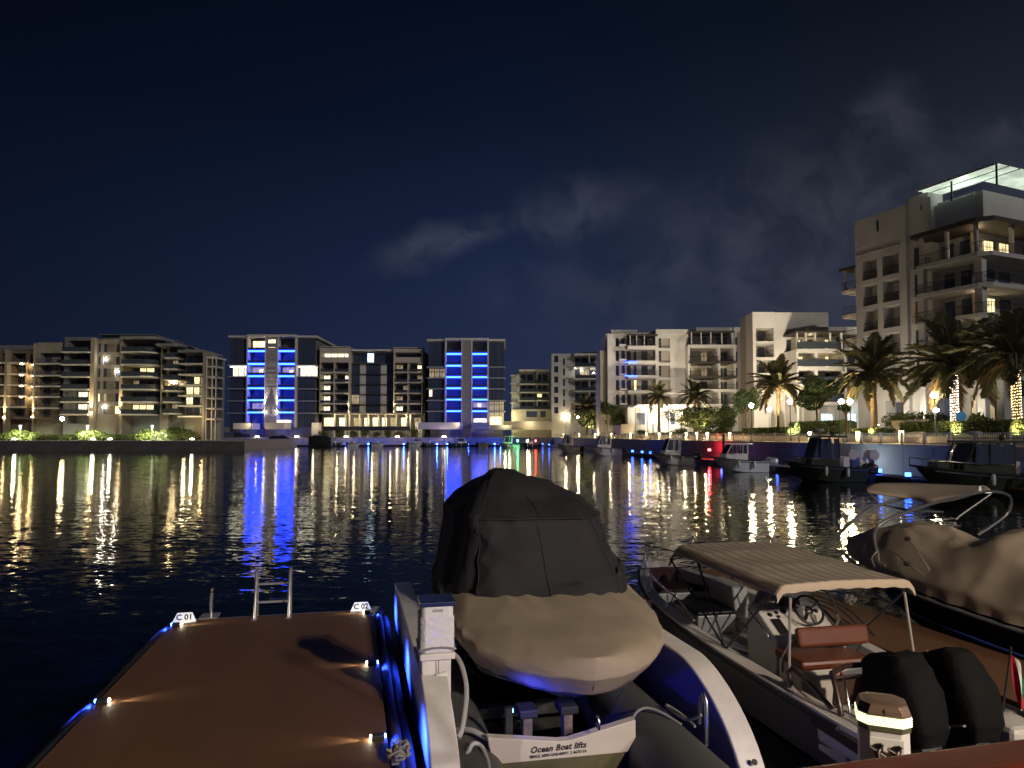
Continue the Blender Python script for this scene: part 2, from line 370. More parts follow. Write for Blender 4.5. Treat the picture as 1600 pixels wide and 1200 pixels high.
class Bld:
    "a building whose front is laid out from picture columns and rows at a true distance Y; local metres"
    def __init__(s, name, label, Y, uc, zg, group=None, rot=0):
        s.Y = Y; s.ox = xu(uc, Y); s.zg = zg
        s.root = thing(name, label, 'building', (s.ox, Y, zg), rot, group)
    def x(s, u): return xu(u, s.Y) - s.ox
    def z(s, v): return zv(v, s.Y) - s.zg
    def box(s, name, u0, u1, v0, v1, d0, d1, m, bevel=0):
        zb = 0 if v1 is None else s.z(v1)
        return MB().box(s.x(u0), s.x(u1), d0, d1, zb, s.z(v0)).obj(name, s.root, mat=m)
    def mbox(s, name, x0, x1, z0, z1, d0, d1, m): return MB().box(x0, x1, d0, d1, z0, z1).obj(name, s.root, mat=m)
    def skin(s, name, u0, u1, v0, v1, holes, d0, d1, m):
        zb = 0 if v1 is None else s.z(v1)
        return skin(s.root, name, s.x(u0), s.x(u1), zb, s.z(v0), [(s.x(a), s.x(b), s.z(d), s.z(c)) for a, b, c, d in holes], d0, d1, m)
    def win(s, u0, u1, v0, v1, d, pane=GLASS, frame=FRAME, mull=1, trans=0):
        w = s.x(u1) - s.x(u0); h = s.z(v0) - s.z(v1)
        return link('window', window_mesh(w, h, pane, frame, mull, trans), s.root, ((s.x(u0) + s.x(u1)) / 2, d, s.z(v1)))
    def rail(s, u0, u1, v, d, kind='bar', h=1.0, m=RAIL):
        return link('railing', rail_mesh(s.x(u1) - s.x(u0), h, kind, m), s.root, (s.x(u0), d, s.z(v)))
    def slab(s, u0, u1, v, d0, d1, m=SLABW, t=.28, name='balcony_slab'):
        return MB().box(s.x(u0), s.x(u1), d0, d1, s.z(v) - t, s.z(v)).obj(name, s.root, mat=m)

def skin(root, name, x0, x1, z0, z1, holes, d0, d1, m):
    "a wall with real openings: front face, reveals and outer edges"
    xs = sorted({x0, x1, *[h[0] for h in holes], *[h[1] for h in holes]}); zs = sorted({z0, z1, *[h[2] for h in holes], *[h[3] for h in holes]})
    xs = [x for x in xs if x0 - 1e-6 <= x <= x1 + 1e-6]; zs = [z for z in zs if z0 - 1e-6 <= z <= z1 + 1e-6]
    def solid(i, j):
        if i < 0 or j < 0 or i >= len(xs) - 1 or j >= len(zs) - 1: return False
        cx, cz = (xs[i] + xs[i + 1]) / 2, (zs[j] + zs[j + 1]) / 2
        return not any(h[0] < cx < h[1] and h[2] < cz < h[3] for h in holes)
    b = MB()
    for i in range(len(xs) - 1):
        for j in range(len(zs) - 1):
            if not solid(i, j): continue
            a, c, e, g = xs[i], xs[i + 1], zs[j], zs[j + 1]
            b.add([(a, d0, e), (c, d0, e), (c, d0, g), (a, d0, g)], [(0, 1, 2, 3)])
            if not solid(i - 1, j): b.add([(a, d0, e), (a, d0, g), (a, d1, g), (a, d1, e)], [(0, 1, 2, 3)])
            if not solid(i + 1, j): b.add([(c, d0, e), (c, d1, e), (c, d1, g), (c, d0, g)], [(0, 1, 2, 3)])
            if not solid(i, j - 1): b.add([(a, d0, e), (a, d1, e), (c, d1, e), (c, d0, e)], [(0, 1, 2, 3)])
            if not solid(i, j + 1): b.add([(a, d0, g), (c, d0, g), (c, d1, g), (a, d1, g)], [(0, 1, 2, 3)])
    return b.obj(name, root, mat=m)
def pick(p, q=.5): return LIT if R.random() < p * .6 else (LITD if R.random() < p else GLASS)

# ---------------------------------------------------------------- left bank: three joined blocks of flats
ZL = 2.12
def uplight(b, u, v, d, power=260, col=(1, .72, .34)):
    power *= 1.6; d = d
    f = MB().box(b.x(u) - .12, b.x(u) + .12, d - .34, d - .1, b.z(v) - .05, b.z(v) + .1, WARMP).obj('uplight', b.root)
    spot('uplight_beam', b.root, (b.x(u), d - .42, b.z(v) + .05), (0, .13, 1), power * 14, col, 30, .9, .05)
b = Bld('apartment_building', 'tan five storey block of flats at the far left edge, its balcony ends lit', 150, 20, ZL, 'blocks of flats on the left bank')
b.box('roof', -60, 57, 538, 545, 1.5, 16, GREYW)
b.skin('wall', -60, 41, 547, 655, [(a, c, v, v + 13) for v in (552, 570, 587.5, 604, 621, 638) for a, c in ((-56, -34), (-30, -4), (0, 12.5), (16, 38))], 0, 2.0, BROWNW)
b.box('core_wall', -60, 57, 547, None, 2.0, 18, BROWNW)
for v in (552, 570, 587.5, 604, 621, 638):
    for a, c in ((-56, -34), (-30, -4), (2, 12), (18, 28), (29, 38)):
        b.win(a, c, v + 1, v + 13, 1.98, LIT if (v, a) in ((604, 2), (604, 29), (621, 2)) else GLASS)
    for a, c in ((45, 49), (50, 54)): b.win(a, c, v + 1, v + 12, 1.98)
for v in (566.5, 584, 601, 618, 635.5):
    b.slab(-60, 41.5, v, -1.2, 0); b.slab(42, 54, v, .6, 2.0)
for v in (567.2, 584.7, 601.7, 618.7): 
    for u in (36, 46): 
        MB().box(b.x(u) - .2, b.x(u) + .2, -1.0 if u < 41 else .7, -.7 if u < 41 else 1.0, b.z(v + 1.6) - .12, b.z(v + 1.6), WARMP).obj('ceiling_light', b.root)
b.box('pilaster', 11.6, 15.2, 547, None, -1.3, .2, CREAM); uplight(b, 13.4, 653, -1.3, 300)
b = Bld('apartment_building', 'tan block with a tall blank parapet and striped panels, second from the far left', 148, 75, ZL, 'blocks of flats on the left bank')
b.skin('wall', 55, 97, 535, None, [(60, 96.5, v, v + 14.5) for v in (551.5, 570, 586.5, 603, 620.5, 637.5)], 0, 1.6, CREAM)
b.box('core_wall', 55, 97, 536, None, 1.6, 18, BROWNW)
for v in (551.5, 570, 586.5, 603, 620.5, 637.5):
    for a, c in ((61, 70), (86, 96)): b.win(a, c, v + 1, v + 13.5, 1.58)
    for i in range(3): b.box('shutter_panel', 72 + i * 4.4, 76 + i * 4.4, v + 1, v + 13.5, 1.45, 1.6, CREAM)
    b.slab(57, 97, v + 16.5, -.9, 0); b.rail(58, 97, v + 16.5, -.85, 'bar', .9)
b.box('pilaster', 54.5, 57.5, 537, None, -1.0, .2, CREAM); uplight(b, 56, 652, -1.0, 320)
for u, v in ((75, 652),): b.box('lobby_awning', 56, 98, 654, 656, -3.2, 0, BROWNW)

b = Bld('apartment_building', 'tallest grey block on the left bank, with two uplit pilasters', 146, 180, ZL, 'blocks of flats on the left bank')
b.box('penthouse_wall', 139, 222, 520, 531, 4, 16, GREYW); b.box('penthouse_roof', 137, 226, 518.8, 520, 3, 17, GREYW)
FL = (532, 551.5, 570.5, 590, 609.5, 629)
b.box('core_wall', 97, 246, 527, None, 3.4, 19, GREYW)
b.skin('wall', 97, 142, 526.5, None, [(104, 140, v, v + 16) for v in FL] + [(104, 140, 650, 662)], .2, 3.4, GREYW)
for i, v in enumerate(FL):
    for a, c in ((106, 121), (122, 138)): b.win(a, c, v + 1, v + 15, 3.38, LITW if i >= 4 else GLASS, mull=2)
    b.slab(98, 141, v + 18, -1.1, .2); b.rail(99, 141, v + 18, -1.05, 'glass', 1.0)
b.box('pilaster', 141, 147.5, 528, None, -.5, 3.4, CREAM); b.box('pilaster', 187, 192, 530, None, -.5, 3.4, CREAM)
uplight(b, 144, 646, -.5, 420); uplight(b, 189.5, 644, -.5, 420)
b.skin('wall', 147.5, 187, 530, None, [(a, c, v + 5, v + 18) for v in FL for a, c in ((149, 153), (157.5, 163.5), (176.5, 183.5))], .4, .75, mat('taupe_render', (.25, .225, .19), .8, var=.12, vs=.4))
for i, v in enumerate(FL):
    for a, c in ((149, 153), (157.5, 163.5), (176.5, 183.5)):
        b.win(a, c, v + 5, v + 18, .74, LIT if (i, a) in ((4, 149), (5, 176.5)) else (LITD if (i, a) in ((4, 157.5), (5, 149)) else GLASS), mull=0)
    for q in range(4): b.box('panel_groove', 164.5, 175.5, v + 6 + q * 3.2, v + 8.2 + q * 3.2, .36, .4, BROWNW)
for u, v in ((161.5, 561), (180, 580), (161, 636)):
    MB().lathe([(.0, -.25), (.18, -.18), (.25, 0), (.18, .18), (0, .25)], 10, WHITEP, Matrix.Translation((b.x(u), .2, b.z(v)))).obj('wall_lamp', b.root)
# rounded balcony stack
def curve_slab(b, u0, u1, v, d0, d1, r, m=SLABW, t=.3, name='balcony_slab'):
    x0, x1 = b.x(u0), b.x(u1); p = [(x0, d1), (x0, d0), (x1 - r, d0)] + [(x1 - r + r * math.sin(a), d0 + r - r * math.cos(a)) for a in [math.pi / 12 * k for k in range(1, 7)]] + [(x1, d1)]
    return MB().prism([(x, y, b.z(v) - t) for x, y in p], (0, 0, t)).obj(name, b.root, mat=m, smooth=35)
def curve_rail(b, u0, u1, v, d0, r, h=1.0):
    x0, x1 = b.x(u0), b.x(u1); p = [(x0, d0), (x1 - r, d0)] + [(x1 - r + r * math.sin(a), d0 + r - r * math.cos(a)) for a in [math.pi / 12 * k for k in range(1, 7)]] + [(x1, 3)]
    z = b.z(v); q = MB(); q.loft([[Vector((x, y, z + .05)) for x, y in p], [Vector((x, y, z + h - .06)) for x, y in p]], GLASSB); q.tube([(x, y, z + h) for x, y in p], .04, 5, RAIL)
    return q.obj('railing', b.root)
curve_slab(b, 191, 249, 526.5, -1.6, 6, 3.0, GREYW, .55, 'roof_slab')
for i, v in enumerate(FL):
    curve_slab(b, 192, 243, v + 18, -1.4, 5, 2.6); curve_rail(b, 193, 242.6, v + 18, -1.35, 2.6)
    for j, (a, c) in enumerate(((193.5, 203), (204, 214), (215, 227), (228, 239))):
        b.win(a, c, v + 2, v + 16, 3.38, LIT if (i, j) in ((2, 1), (2, 2), (5, 0), (5, 1), (5, 2)) else (LITD if (i, j) == (3, 0) else GLASS), mull=2)
b = Bld('apartment_building', 'stepped beige block of flats between the tallest left block and the corner block', 145, 262, ZL, 'blocks of flats on the left bank')
F2 = (543, 560.5, 577.5, 594.5, 612, 630)
b.box('core_wall', 245, 281, 538, None, 2.6, 18, GREYW)
b.skin('wall', 245, 258, 536.5, None, [(247, 254.5, v, v + 14) for v in F2], 1.2, 2.6, CREAM)
for i, v in enumerate(F2):
    b.win(247.4, 254, v + .5, v + 13.5, 2.2, GLASS if i != 3 else LITD, mull=0)
    curve_slab(b, 257, 280, v + 15.6, -.6, 4, 1.5); curve_rail(b, 257.5, 279.7, v + 15.6, -.55, 1.5)
    b.win(259, 268, v, v + 13.5, 2.58, LITD if i in (1, 5) else GLASS); b.win(269.5, 277, v, v + 13.5, 2.58)
curve_slab(b, 244, 281, 537.5, -.9, 6, 1.5, GREYW, .5, 'roof_slab')
for u, v in ((266, 597), (271, 598)): MB().box(b.x(u) - .3, b.x(u) + .3, .2, .5, b.z(v) - .12, b.z(v), WARMP).obj('ceiling_light', b.root)
b = Bld('apartment_building', 'lower corner block with open framed balconies ending the left bank', 144, 305, ZL, 'blocks of flats on the left bank')
F3 = (553, 569.5, 586, 602.5, 618.5, 635)
b.box('penthouse_wall', 281, 302, 542.5, 550, 4, 12, GREYW)
b.box('core_wall', 280, 322, 550, None, 2.4, 5, CREAM)
b.box('roof_slab', 279, 321, 547.5, 551, -1.0, 8, GREYW)
for i, v in enumerate(F3):
    b.slab(280, 318, v + 15, -.8, 2.4); b.rail(280.4, 311, v + 15, -.75, 'bar', 1.0)
    for j, (a, c) in enumerate(((282, 293), (294, 303), (304, 309), (311, 317))):
        b.win(a, c, v + 1, v + 13, 2.38, LIT if (i, j) in ((2, 1), (3, 0), (3, 1), (4, 0)) else (LITD if j > 1 and i > 1 else GLASS))
b.box('pier', 318, 321.5, 550, None, -.8, 2.4, CREAM)
for i, v in enumerate(F3):
    b.slab(323, 337.5, v + 19, -.3, 3.4)
    b.win(324, 330, v + 6, v + 17, 3.0); b.win(331, 337, v + 6, v + 17, 3.0, GLASSB)
b.box('end_wall', 322, 336, 558, None, 3.05, 4.5, GREYW)
for u in (322.3, 331, 337): b.box('frame_post', u - .5, u + .5, 559, None, -.3, .0, SLABW)
b.box('roof_slab', 321.8, 338, 557.5, 560, -.5, 4.6, SLABW)
point('terrace_glow', b.root, (b.x(300), -3.5, b.z(655)), 300, (1, .8, .42), .3)
point('terrace_glow', b.root, (b.x(325), -3, b.z(652)), 160, (1, .66, .3), .3)

# ---------------------------------------------------------------- centre: two blue lit towers and the block between
ZC = ZQ
def tower(label, Y, uc, wl, fl, cc, fr, wr, vt, vs, vw, litw, lights):
    "wl, wr: glass wings; fl, fr: framed bays; cc: stone column; vs: blue strips; vw: wing slabs"
    b = Bld('apartment_tower', label, Y, uc, ZC, 'towers with blue balcony lights')
    b.box('core_wall', wl[0] + 2, wr[1] - 2, vt + 6, None, 3.0, 24, GREYW)
    o = (fl[0] - 2, fr[1] + 2)
    b.skin('frame_wall', o[0], o[1], vt, 668, [(fl[0], fl[1], vt + 3.5, 668), (fr[0], fr[1], vt + 3.5, 668), (cc[0], cc[1], vt + 3.5, 668)], -1.2, 1.0, SLABW)
    b.box('stone_column', cc[0], cc[1], vt + 1.5, None, -.85, 3.0, STONE)
    edges = [vt + 3.5] + list(vs) + [668]
    for i in range(len(edges) - 1):
        for f in (fl, fr):
            b.win(f[0] + .5, f[1] - .5, edges[i] + 4, edges[i + 1] - .5, 2.6, lights.get((i, f is fr), BAYG), mull=3)
            b.win(f[0] + .5, f[1] - .5, edges[i] + .5, edges[i] + 4, 2.6, BAYG, mull=3)
    for v in vs:
        for f in (fl, fr):
            b.slab(f[0], f[1], v, -1.1, 2.98, SLABW, .22)
            MB().box(b.x(f[0]) + .05, b.x(f[1]) - .05, -1.24, -.2, b.z(v) - .32, b.z(v) - .221, BLUE).box(b.x(f[0]) + .05, b.x(f[1]) - .05, -1.24, -1.101, b.z(v) - .2209, b.z(v) + .1, BLUE).obj('light_strip', b.root)
            b.rail(f[0], f[1], v, -1.0, 'glass', 1.0)
    for sd, (a, c) in enumerate((wl, wr)):
        x0, x1 = (a, c)
        b.box('roof_slab', a - (2 if sd == 0 else 0), c + (2 if sd else 0), vw[0] - 3, vw[0], -.4, 24, SLABW)
        e = list(vw) + [668]
        for i in range(len(e) - 1):
            if i: b.slab(a - (2 if sd == 0 else 0), c + (2 if sd else 0), e[i], -.6, 3, mat('wing_slab', (.30, .31, .34), .7), .3, 'floor_slab')
            n = 3
            for q in range(n):
                p0, p1 = a + (c - a) * q / n, a + (c - a) * (q + 1) / n
                b.win(p0 + .2, p1 - .2, e[i] + 1.8, e[i + 1] - .4, 2.4 if litw.get((i, sd)) else .2, litw.get((i, sd), GLASS), mull=1, trans=1)
            if litw.get((i, sd)) in (LIT, LITW):
                MB().box(b.x(a) + .2, b.x(c) - .2, -.1, .1, b.z(e[i]) - .75, b.z(e[i]) - .45, mat('soffit_strip', (.9, .9, .8), .4, emit=4, ecol=(1, .92, .7))).obj('light_strip', b.root)
    return b
T1 = tower('left tower with blue strip lights and a stone column lit white at its foot', 205, 426, (357.5, 385.5), (388, 414.5), (416, 433.5), (435.5, 461.5), (464.5, 492), 523.5,
           (548.5, 568.5, 587.5, 606.3, 625, 644), (527.5, 570, 588, 607, 626, 645), {(1, 0): LITW, (1, 1): LITW}, {(0, False): LIT, (2, False): LITD, (2, True): LITD, (5, False): LITD})
b = T1
for u0, u1, v0, v1, m in ((393, 410, 536, 546.5, LITW), (399, 406, 574.5, 586, LITW), (447, 453, 576, 587, LITW), (419, 431, 531, 548, LIT)):
    b.win(u0, u1, v0, v1, -.9 if u0 == 419 else 2.45, m, FRAME, 2)
for u in (415.2, 434.5): 
    MB().box(b.x(u) - .15, b.x(u) + .15, -1.75, -1.45, b.z(643.6) - .1, b.z(643.6) + .15, WHITEP).obj('uplight', b.root)
    spot('uplight_beam', b.root, (b.x(u), -1.9, b.z(643) + .3), (0, .13, 1), 6500, (1, .93, .72), 34, .9, .05)
for i in range(20):
    v = 530 + i * 6.8; b.box('stone_course', 416.2, 433.3, v, v + 6.2, -.85 - .05 - .05 * (i % 3), -.85, STONE)
def podium(b, u0, u1, v0, lit=None):
    b.box('terrace_wall', u0, u1, v0, 671, -9, -3.0, SLABW)
podium(b, 383.5, 412, 662); podium(b, 431, 460, 661); b.box('terrace_wall', 350, 383, 668, 676, -7, 0, GREYW)
spot('wall_light', b.root, (b.x(412.5), -10.2, b.z(661)), (-.8, .5, -.4), 260, (1, .8, .5), 80, .9, .05)
MB().box(b.x(437), b.x(459), -2.6, -2.3, b.z(660.5), b.z(656.5), LITW).obj('lit_sign_band', b.root)
b = Bld('apartment_block', 'cream block between the blue lit towers with a dark glass centre and bright lobby', 207, 580, ZC)
b.box('core_wall', 499, 662, 548, None, 3.0, 24, GREYW)
rows = ((566.5, 581), (583, 597), (599, 613.7), (615.7, 630), (632, 646))
def block(u0, um, u1, litset, top_m):
    b.skin('wall', u0, u1, 543.7 if u0 < 550 else 545.2, 646.6, [(u0 + 2.2, u1 - 1.8, 551, 558.5)] + [(a, c, v0, v1) for v0, v1 in rows for a, c in ((u0 + 1.3, um - .9), (um + .9, u1 - 1.3))], -.6, 3.0, CREAML)
    for k in range(4): 
        a = u0 + 2.4 + (u1 - u0 - 4.4) * k / 4; b.win(a, a + (u1 - u0 - 4.4) / 4 - .3, 551, 558.5, 2.9, top_m, mull=1)
    for i, (v0, v1) in enumerate(rows):
        for j, (a, c) in enumerate(((u0 + 1.3, um - .9), (um + .9, u1 - 1.3))):
            for q, (p0, p1) in enumerate(((a + .6, a + (c - a) * .52), (a + (c - a) * .55, c - .6))):
                b.win(p0, p1, v0 + (2.5), v1 - .4, 2.95, LITW if (i, j, q) in litset else (LITD if R.random() < .07 else GLASS), mull=1)
            b.rail(a, c, v1, -.5, 'glass', .9)
    MB().box(b.x(u0) - .1, b.x(u1) + .1, -.9, 6, b.z(542.6 if u0 < 550 else 544), b.z(541.6 if u0 < 550 else 543)).obj('roof_slab', b.root, mat=CREAML)
block(499.5, 522.3, 546, {(1, 0, 0), (1, 1, 1), (2, 0, 0), (3, 0, 0), (4, 0, 0)}, LITW)
block(614.8, 637.6, 660, {(0, 1, 1), (4, 0, 0)}, GLASS)
for u in (545.5, 616.5):
    MB().box(b.x(u) - .15, b.x(u) + .15, -1.1, -.8, b.z(646) - .1, b.z(646) + .15, WARMP).obj('uplight', b.root)
    spot('uplight_beam', b.root, (b.x(u), -1.2, b.z(645.5) + .3), (0, .13, 1), 2600, (1, .85, .5), 34, .9, .05)
for i, (a, c, m) in enumerate(((546, 559, GLASS), (559, 569, 0), (569, 580, GLASS), (580, 592, GLASS), (592, 602, 0), (602, 614.5, GLASS))):
    for v0, v1 in ((568, 583), (584, 599.3), (600.3, 615), (616, 631), (632, 646)):
        if m: b.win(a + .2, c - .2, v0, v1, 2.2, GLASS if (v0, i) != (616, 0) else LITD, mull=2, trans=1)
        else: b.box('white_panel', a + .3, c - .3, v0, v1 + .3, 2.2, 3.0, SLABW)
for v in (567, 583.6, 599.9, 615.6, 631.6): b.slab(546.2, 614.6, v, 1.4, 3, DARKM, .18, 'floor_slab')
b.box('roof_slab', 546, 615, 545.5, 547.3, .5, 10, SLABW)
for k in range(6): b.win(548 + k * 11, 558.6 + k * 11, 550, 565, 2.9, LITC if k == 2 else GLASS, mull=1)
# lit entrance
b.box('lobby_wall', 500, 660, 647, None, 3.2, 4, CREAML)
for u0, u1, m in ((502, 520, LIT), (526, 538, LITW), (549, 562, LITD), (566, 574, LITW), (579, 590, LIT), (594, 602, LITW), (607, 618, LITD), (624, 634, LIT), (645, 656, LITD)):
    b.win(u0, u1, 652, 666, 2.96, m, mull=1)
for u in (524, 541, 547, 563, 576, 592, 603, 620, 636, 642): b.box('column', u - .8, u + .8, 647, None, -1.2, -.6, SLABW)
b.box('entrance_canopy', 520, 640, 645.6, 647.6, -3.4, 3, CREAML)
for u in (530, 556, 584, 612, 640): point('lobby_light', b.root, (b.x(u), -.4 - 1.8, b.z(652)), 190, (1, .82, .46), .25)
b.box('black_terrace_wall', 517, 647, 667, 673, -8.5, -8, mat('black_stone', (.02, .02, .022), .4))
b.box('white_gate_pier', 496, 508, 661, None, -6, -4, WALL); b.box('white_gate_pier', 653, 664, 660, None, -6, -4, WALL)
point('gate_light', b.root, (b.x(502), -8.4, b.z(664)), 150, (1, .85, .5), .2); point('gate_light', b.root, (b.x(658), -8.4, b.z(664)), 150, (1, .85, .5), .2)
T2 = tower('right tower with blue strip lights and an unlit stone column', 203, 729, (668.5, 694), (697.5, 721), (722.5, 736), (738, 761.5), (763.8, 787.5), 529,
           (553, 571.3, 589, 606.3, 624, 642), (533, 573, 590, 607, 625, 642), {(1, 0): LITD, (5, 1): LITD, (4, 1): LITD}, {(5, True): LITD})
b = T2
for u0, u1, v0, v1, m in ((745, 751.5, 629.5, 636, LITW), (670, 675.5, 608, 620, LITW), (739, 760, 653, 660, LITW), (765, 784, 651, 664, LIT)):
    b.win(u0, u1, v0, v1, .12 if u0 in (670, 765) else 2.4, m, FRAME, 1)
for i in range(20):
    v = 531 + i * 6.6; b.box('stone_course', 722.7, 735.8, v, v + 6, -.9 - .05 * (i % 3), -.85, STONE)
podium(b, 660, 724, 661); podium(b, 740, 766, 661); b.box('terrace_wall', 766, 800, 665, 672, -8, -4, CREAM)
spot('wall_light', b.root, (b.x(724.5), -10.2, b.z(660)), (-.8, .5, -.4), 300, (1, .8, .5), 80, .9, .05)
point('garden_light', b.root, (b.x(790), -9, b.z(662)), 500, (.95, .9, .45), .3)

# ---------------------------------------------------------------- right bank row
def balcony_tower(b, u0, u1, rows, d0, d1, cols, litset=(), kind='bar', wall=WALL, slab_m=SLABW, pane=GLASS, t=.3, dim=.0):
    "stack of balconies: rows are (soffit row, floor row)"
    for i, (v0, v1) in enumerate(rows):
        b.slab(u0, u1, v1, d0, d1, slab_m, t); b.rail(u0 + .2, u1 - .2, v1, d0 + .08, kind, 1.0)
        for j, (a, c) in enumerate(cols):
            b.win(a, c, v0 + 1.5, v1 - .3, d1 - .02, LIT if (i, j) in litset else (LITD if R.random() < dim else pane), mull=1)
b = Bld('apartment_building', 'small pale four storey flats beside the right blue tower', 210, 828, ZC, 'white flats along the right bank')
b.box('core_wall', 806, 862, 580, None, 3, 7, PALEG); b.box('side_wall', 799, 812, 585, None, 1, 3.2, PALEG)
b.box('roof_slab', 811, 858, 577.5, 580, -.8, 7, SLABW)
R0 = ((582, 599.5), (600, 612.5), (613, 625.5), (626, 639)); balcony_tower(b, 812, 858, R0, -.4, 3, ((815, 822), (824, 833), (840, 847), (849, 856)), {(2, 2)}, 'glass', PALEG)
for v in (586, 599, 613, 629): b.slab(797, 806, v, -.2, 1.2)
b.box('pier', 838.5, 840, 580, None, -.2, 3, PALEG)
b.box('ground_wall', 800, 860, 640, None, -1.5, 3, CREAML)
for u0, u1 in ((822, 839), (844, 852)): b.win(u0, u1, 643, 652, -1.52, GLASS, mull=2)
b.box('garden_wall', 788, 862, 659, 672, -8, -7.5, CREAML)
point('garden_light', b.root, (b.x(796), -4, b.z(653)), 700, (.95, .9, .45), .3); point('garden_light', b.root, (b.x(826), -10, b.z(662)), 260, (1, .85, .5), .3)
b = Bld('apartment_building', 'grey stair tower joined to a stack of curved balconies, left of the big white flats', 204, 900, ZC, 'white flats along the right bank')
b.skin('wall', 862, 892, 552.5, None, [(866, 872.5, v, v + 10) for v in (556, 572, 588, 604, 620, 636)] + [(880, 883, v, v + 11) for v in (560, 576, 592, 608, 624)], 0, .8, PALEG)
b.box('core_wall', 862.5, 941, 556, None, .8, 5, PALEG)
for v in (556, 572, 588, 604, 620, 636): b.win(866, 872.5, v, v + 10, .78, mull=1)
for v in (560, 576, 592, 608, 624): b.win(880, 883, v, v + 11, .78, mull=0)
b.box('roof_slab', 897, 942, 553.5, 556.5, -2.4, 8, SLABW); b.box('penthouse_wall', 912, 940, 548, 553, 3, 10, DARKM)
R1 = ((557, 573.5), (576, 592), (594, 611), (613, 630), (632, 647)); 
for i, (v0, v1) in enumerate(R1):
    curve_slab(b, 897.5, 941, v1, -2.2, .8, 1.2, SLABW, .4); curve_rail(b, 898, 940.5, v1, -2.1, 1.2)
    for a, c in ((899, 907), (909, 919), (922, 930), (931.5, 938.5)): b.win(a, c, v0 + 2, v1 - 1, .78, LITD if (i, a) in ((1, 909),) else GLASS)
    b.slab(888, 898, v1 - 3, -.8, .8)
b.box('pier', 919.5, 921, 556, None, -2, .8, SLABW)
for u, v in ((908, 579), (898.5, 575), (927, 583)): MB().box(b.x(u) - .14, b.x(u) + .14, -1.2, -.95, b.z(v) - .12, b.z(v) + .1, WHITEP).obj('ceiling_light', b.root)
b = Bld('apartment_building', 'long white six storey flats with blue balcony glow and roof terraces', 150, 1060, 3.0, 'white flats along the right bank')
b.box('core_wall', 950, 1178, 518, None, 3.2, 11, WALL)
b.box('end_wall', 941, 951, 545, None, 3, 11, WALL)
R2 = ((525, 542), (545, 565), (568, 588), (591, 611), (614, 634))
b.skin('wall', 951, 981, 520, None, [(a, c, v0 + 2, v1 - 2) for v0, v1 in R2 for a, c in ((964, 969), (973, 979))], 1.2, 1.6, WALL)
for v0, v1 in R2:
    for a, c in ((964, 969), (973, 979)): b.win(a, c, v0 + 2, v1 - 2, 1.58, mull=0)
b.box('parapet', 958, 1000, 512.5, 521, 2.5, 12, WALL); b.box('roof_wall', 1000, 1026, 516, 524, 3.4, 12, WALL)
b.box('roof_wall', 1026, 1078, 514, 520, .4, 14, WALL)
balcony_tower(b, 980, 1026, R2, -1.4, 3.2, ((983, 990), (995, 999), (1007, 1017)), {(3, 1)}, 'bar', t=.6)
for i, (v0, v1) in enumerate(R2):
    b.box('balcony_fascia', 980, 1026, v1 - .5, v1 + 3.6, -1.5, -1.4, WALL)
    b.slab(968, 980, v1 - 4, -.6, 1.2, SLABW, .4); b.rail(968.4, 979.6, v1 - 4, -.55, 'bar', 1.0)
b.box('pergola_roof', 981, 1027, 523.5, 525.3, -1.6, 3.4, WOODD)
for u in (984, 994, 1006): b.box('pergola_post', u - .6, u + .6, 525.3, 542, -1.3, -1.0, WALL)
for v in (566.5, 587.5): 
    MB().box(b.x(975), b.x(993), -1.75, -1.6, b.z(v + 1.2), b.z(v + .2), BLUE).obj('light_strip', b.root)
b.skin('wall', 1026, 1078, 518, None, [(1031, 1049, v0 + 2.5, v1 + 1) for v0, v1 in R2], .6, 1.4, WALL)
for i, (v0, v1) in enumerate(R2):
    b.box('wall_panel', 1031, 1049, v0 + 2.5, v1 + 1, 1.1, 1.4, mat('beige_panel', (.40, .35, .28), .8, var=.1))
    for q in range(3): b.win(1031.5, 1035.5, v0 + 3 + q * 5.4, v0 + 7.6 + q * 5.4, 1.08, LIT if (i, q) == (3, 1) else GLASS, mull=0)
b.box('pergola_roof', 1075, 1144, 519.5, 521.5, -2.4, 3.2, WOODD); b.box('roof_wall', 1097, 1160, 507, 519, 4, 14, WALL)
for u in (1078, 1093, 1108, 1125, 1141): b.box('pergola_post', u - .7, u + .7, 521, 541, -2.1, -1.7, WALL)
R3 = ((522, 540.5), (545, 566), (570, 589), (591.5, 609), (612, 632))
for i, (v0, v1) in enumerate(R3):
    b.slab(1073, 1147, v1, -2.2, 3.2, SLABW if i not in (1, 2) else WOODD, .6 if i not in (1, 2) else .45); b.rail(1073.4, 1146.6, v1, -2.1, 'bar', 1.1)
    for j, (a, c) in enumerate(((1079, 1086), (1102, 1112), (1127, 1137), (1138, 1144))):
        b.win(a, c, v0 + 3, v1 - .3, 3.1, LITD if (i, j) in ((1, 1), (2, 1)) else GLASS, mull=1)
    b.win(1151, 1159, v0 + 4, v1 - 1, .76, mull=1)
for u in (1074, 1121, 1145): b.box('pier', u - 1.6, u + 1.6, 541, None, -1.9, 3.2, WALL)
b.skin('wall', 1147, 1178, 511, None, [(1151, 1159, v0 + 4, v1 - 1) for v0, v1 in R3], .2, .8, WALL)
b.box('podium_wall', 975, 1180, 638, None, -5, -.2, WALL)
for u0, u1, m in ((986, 1001, GLASS), (1004, 1016, LIT), (1018, 1032, LITW), (1036, 1046, GLASS), (1050, 1064, LIT), (1068, 1078, GLASS), (1090, 1104, LITD), (1120, 1136, GLASS), (1150, 1164, GLASS)): b.win(u0, u1, 646, 664, -5.02, m, mull=1)
for u in (984, 1002, 1017, 1034, 1048, 1066): b.box('column', u - .6, u + .6, 637, None, -7.6, -7.0, SLABW)
b.box('podium_canopy', 985, 1075, 634.5, 637, -8, -5, SLABW)
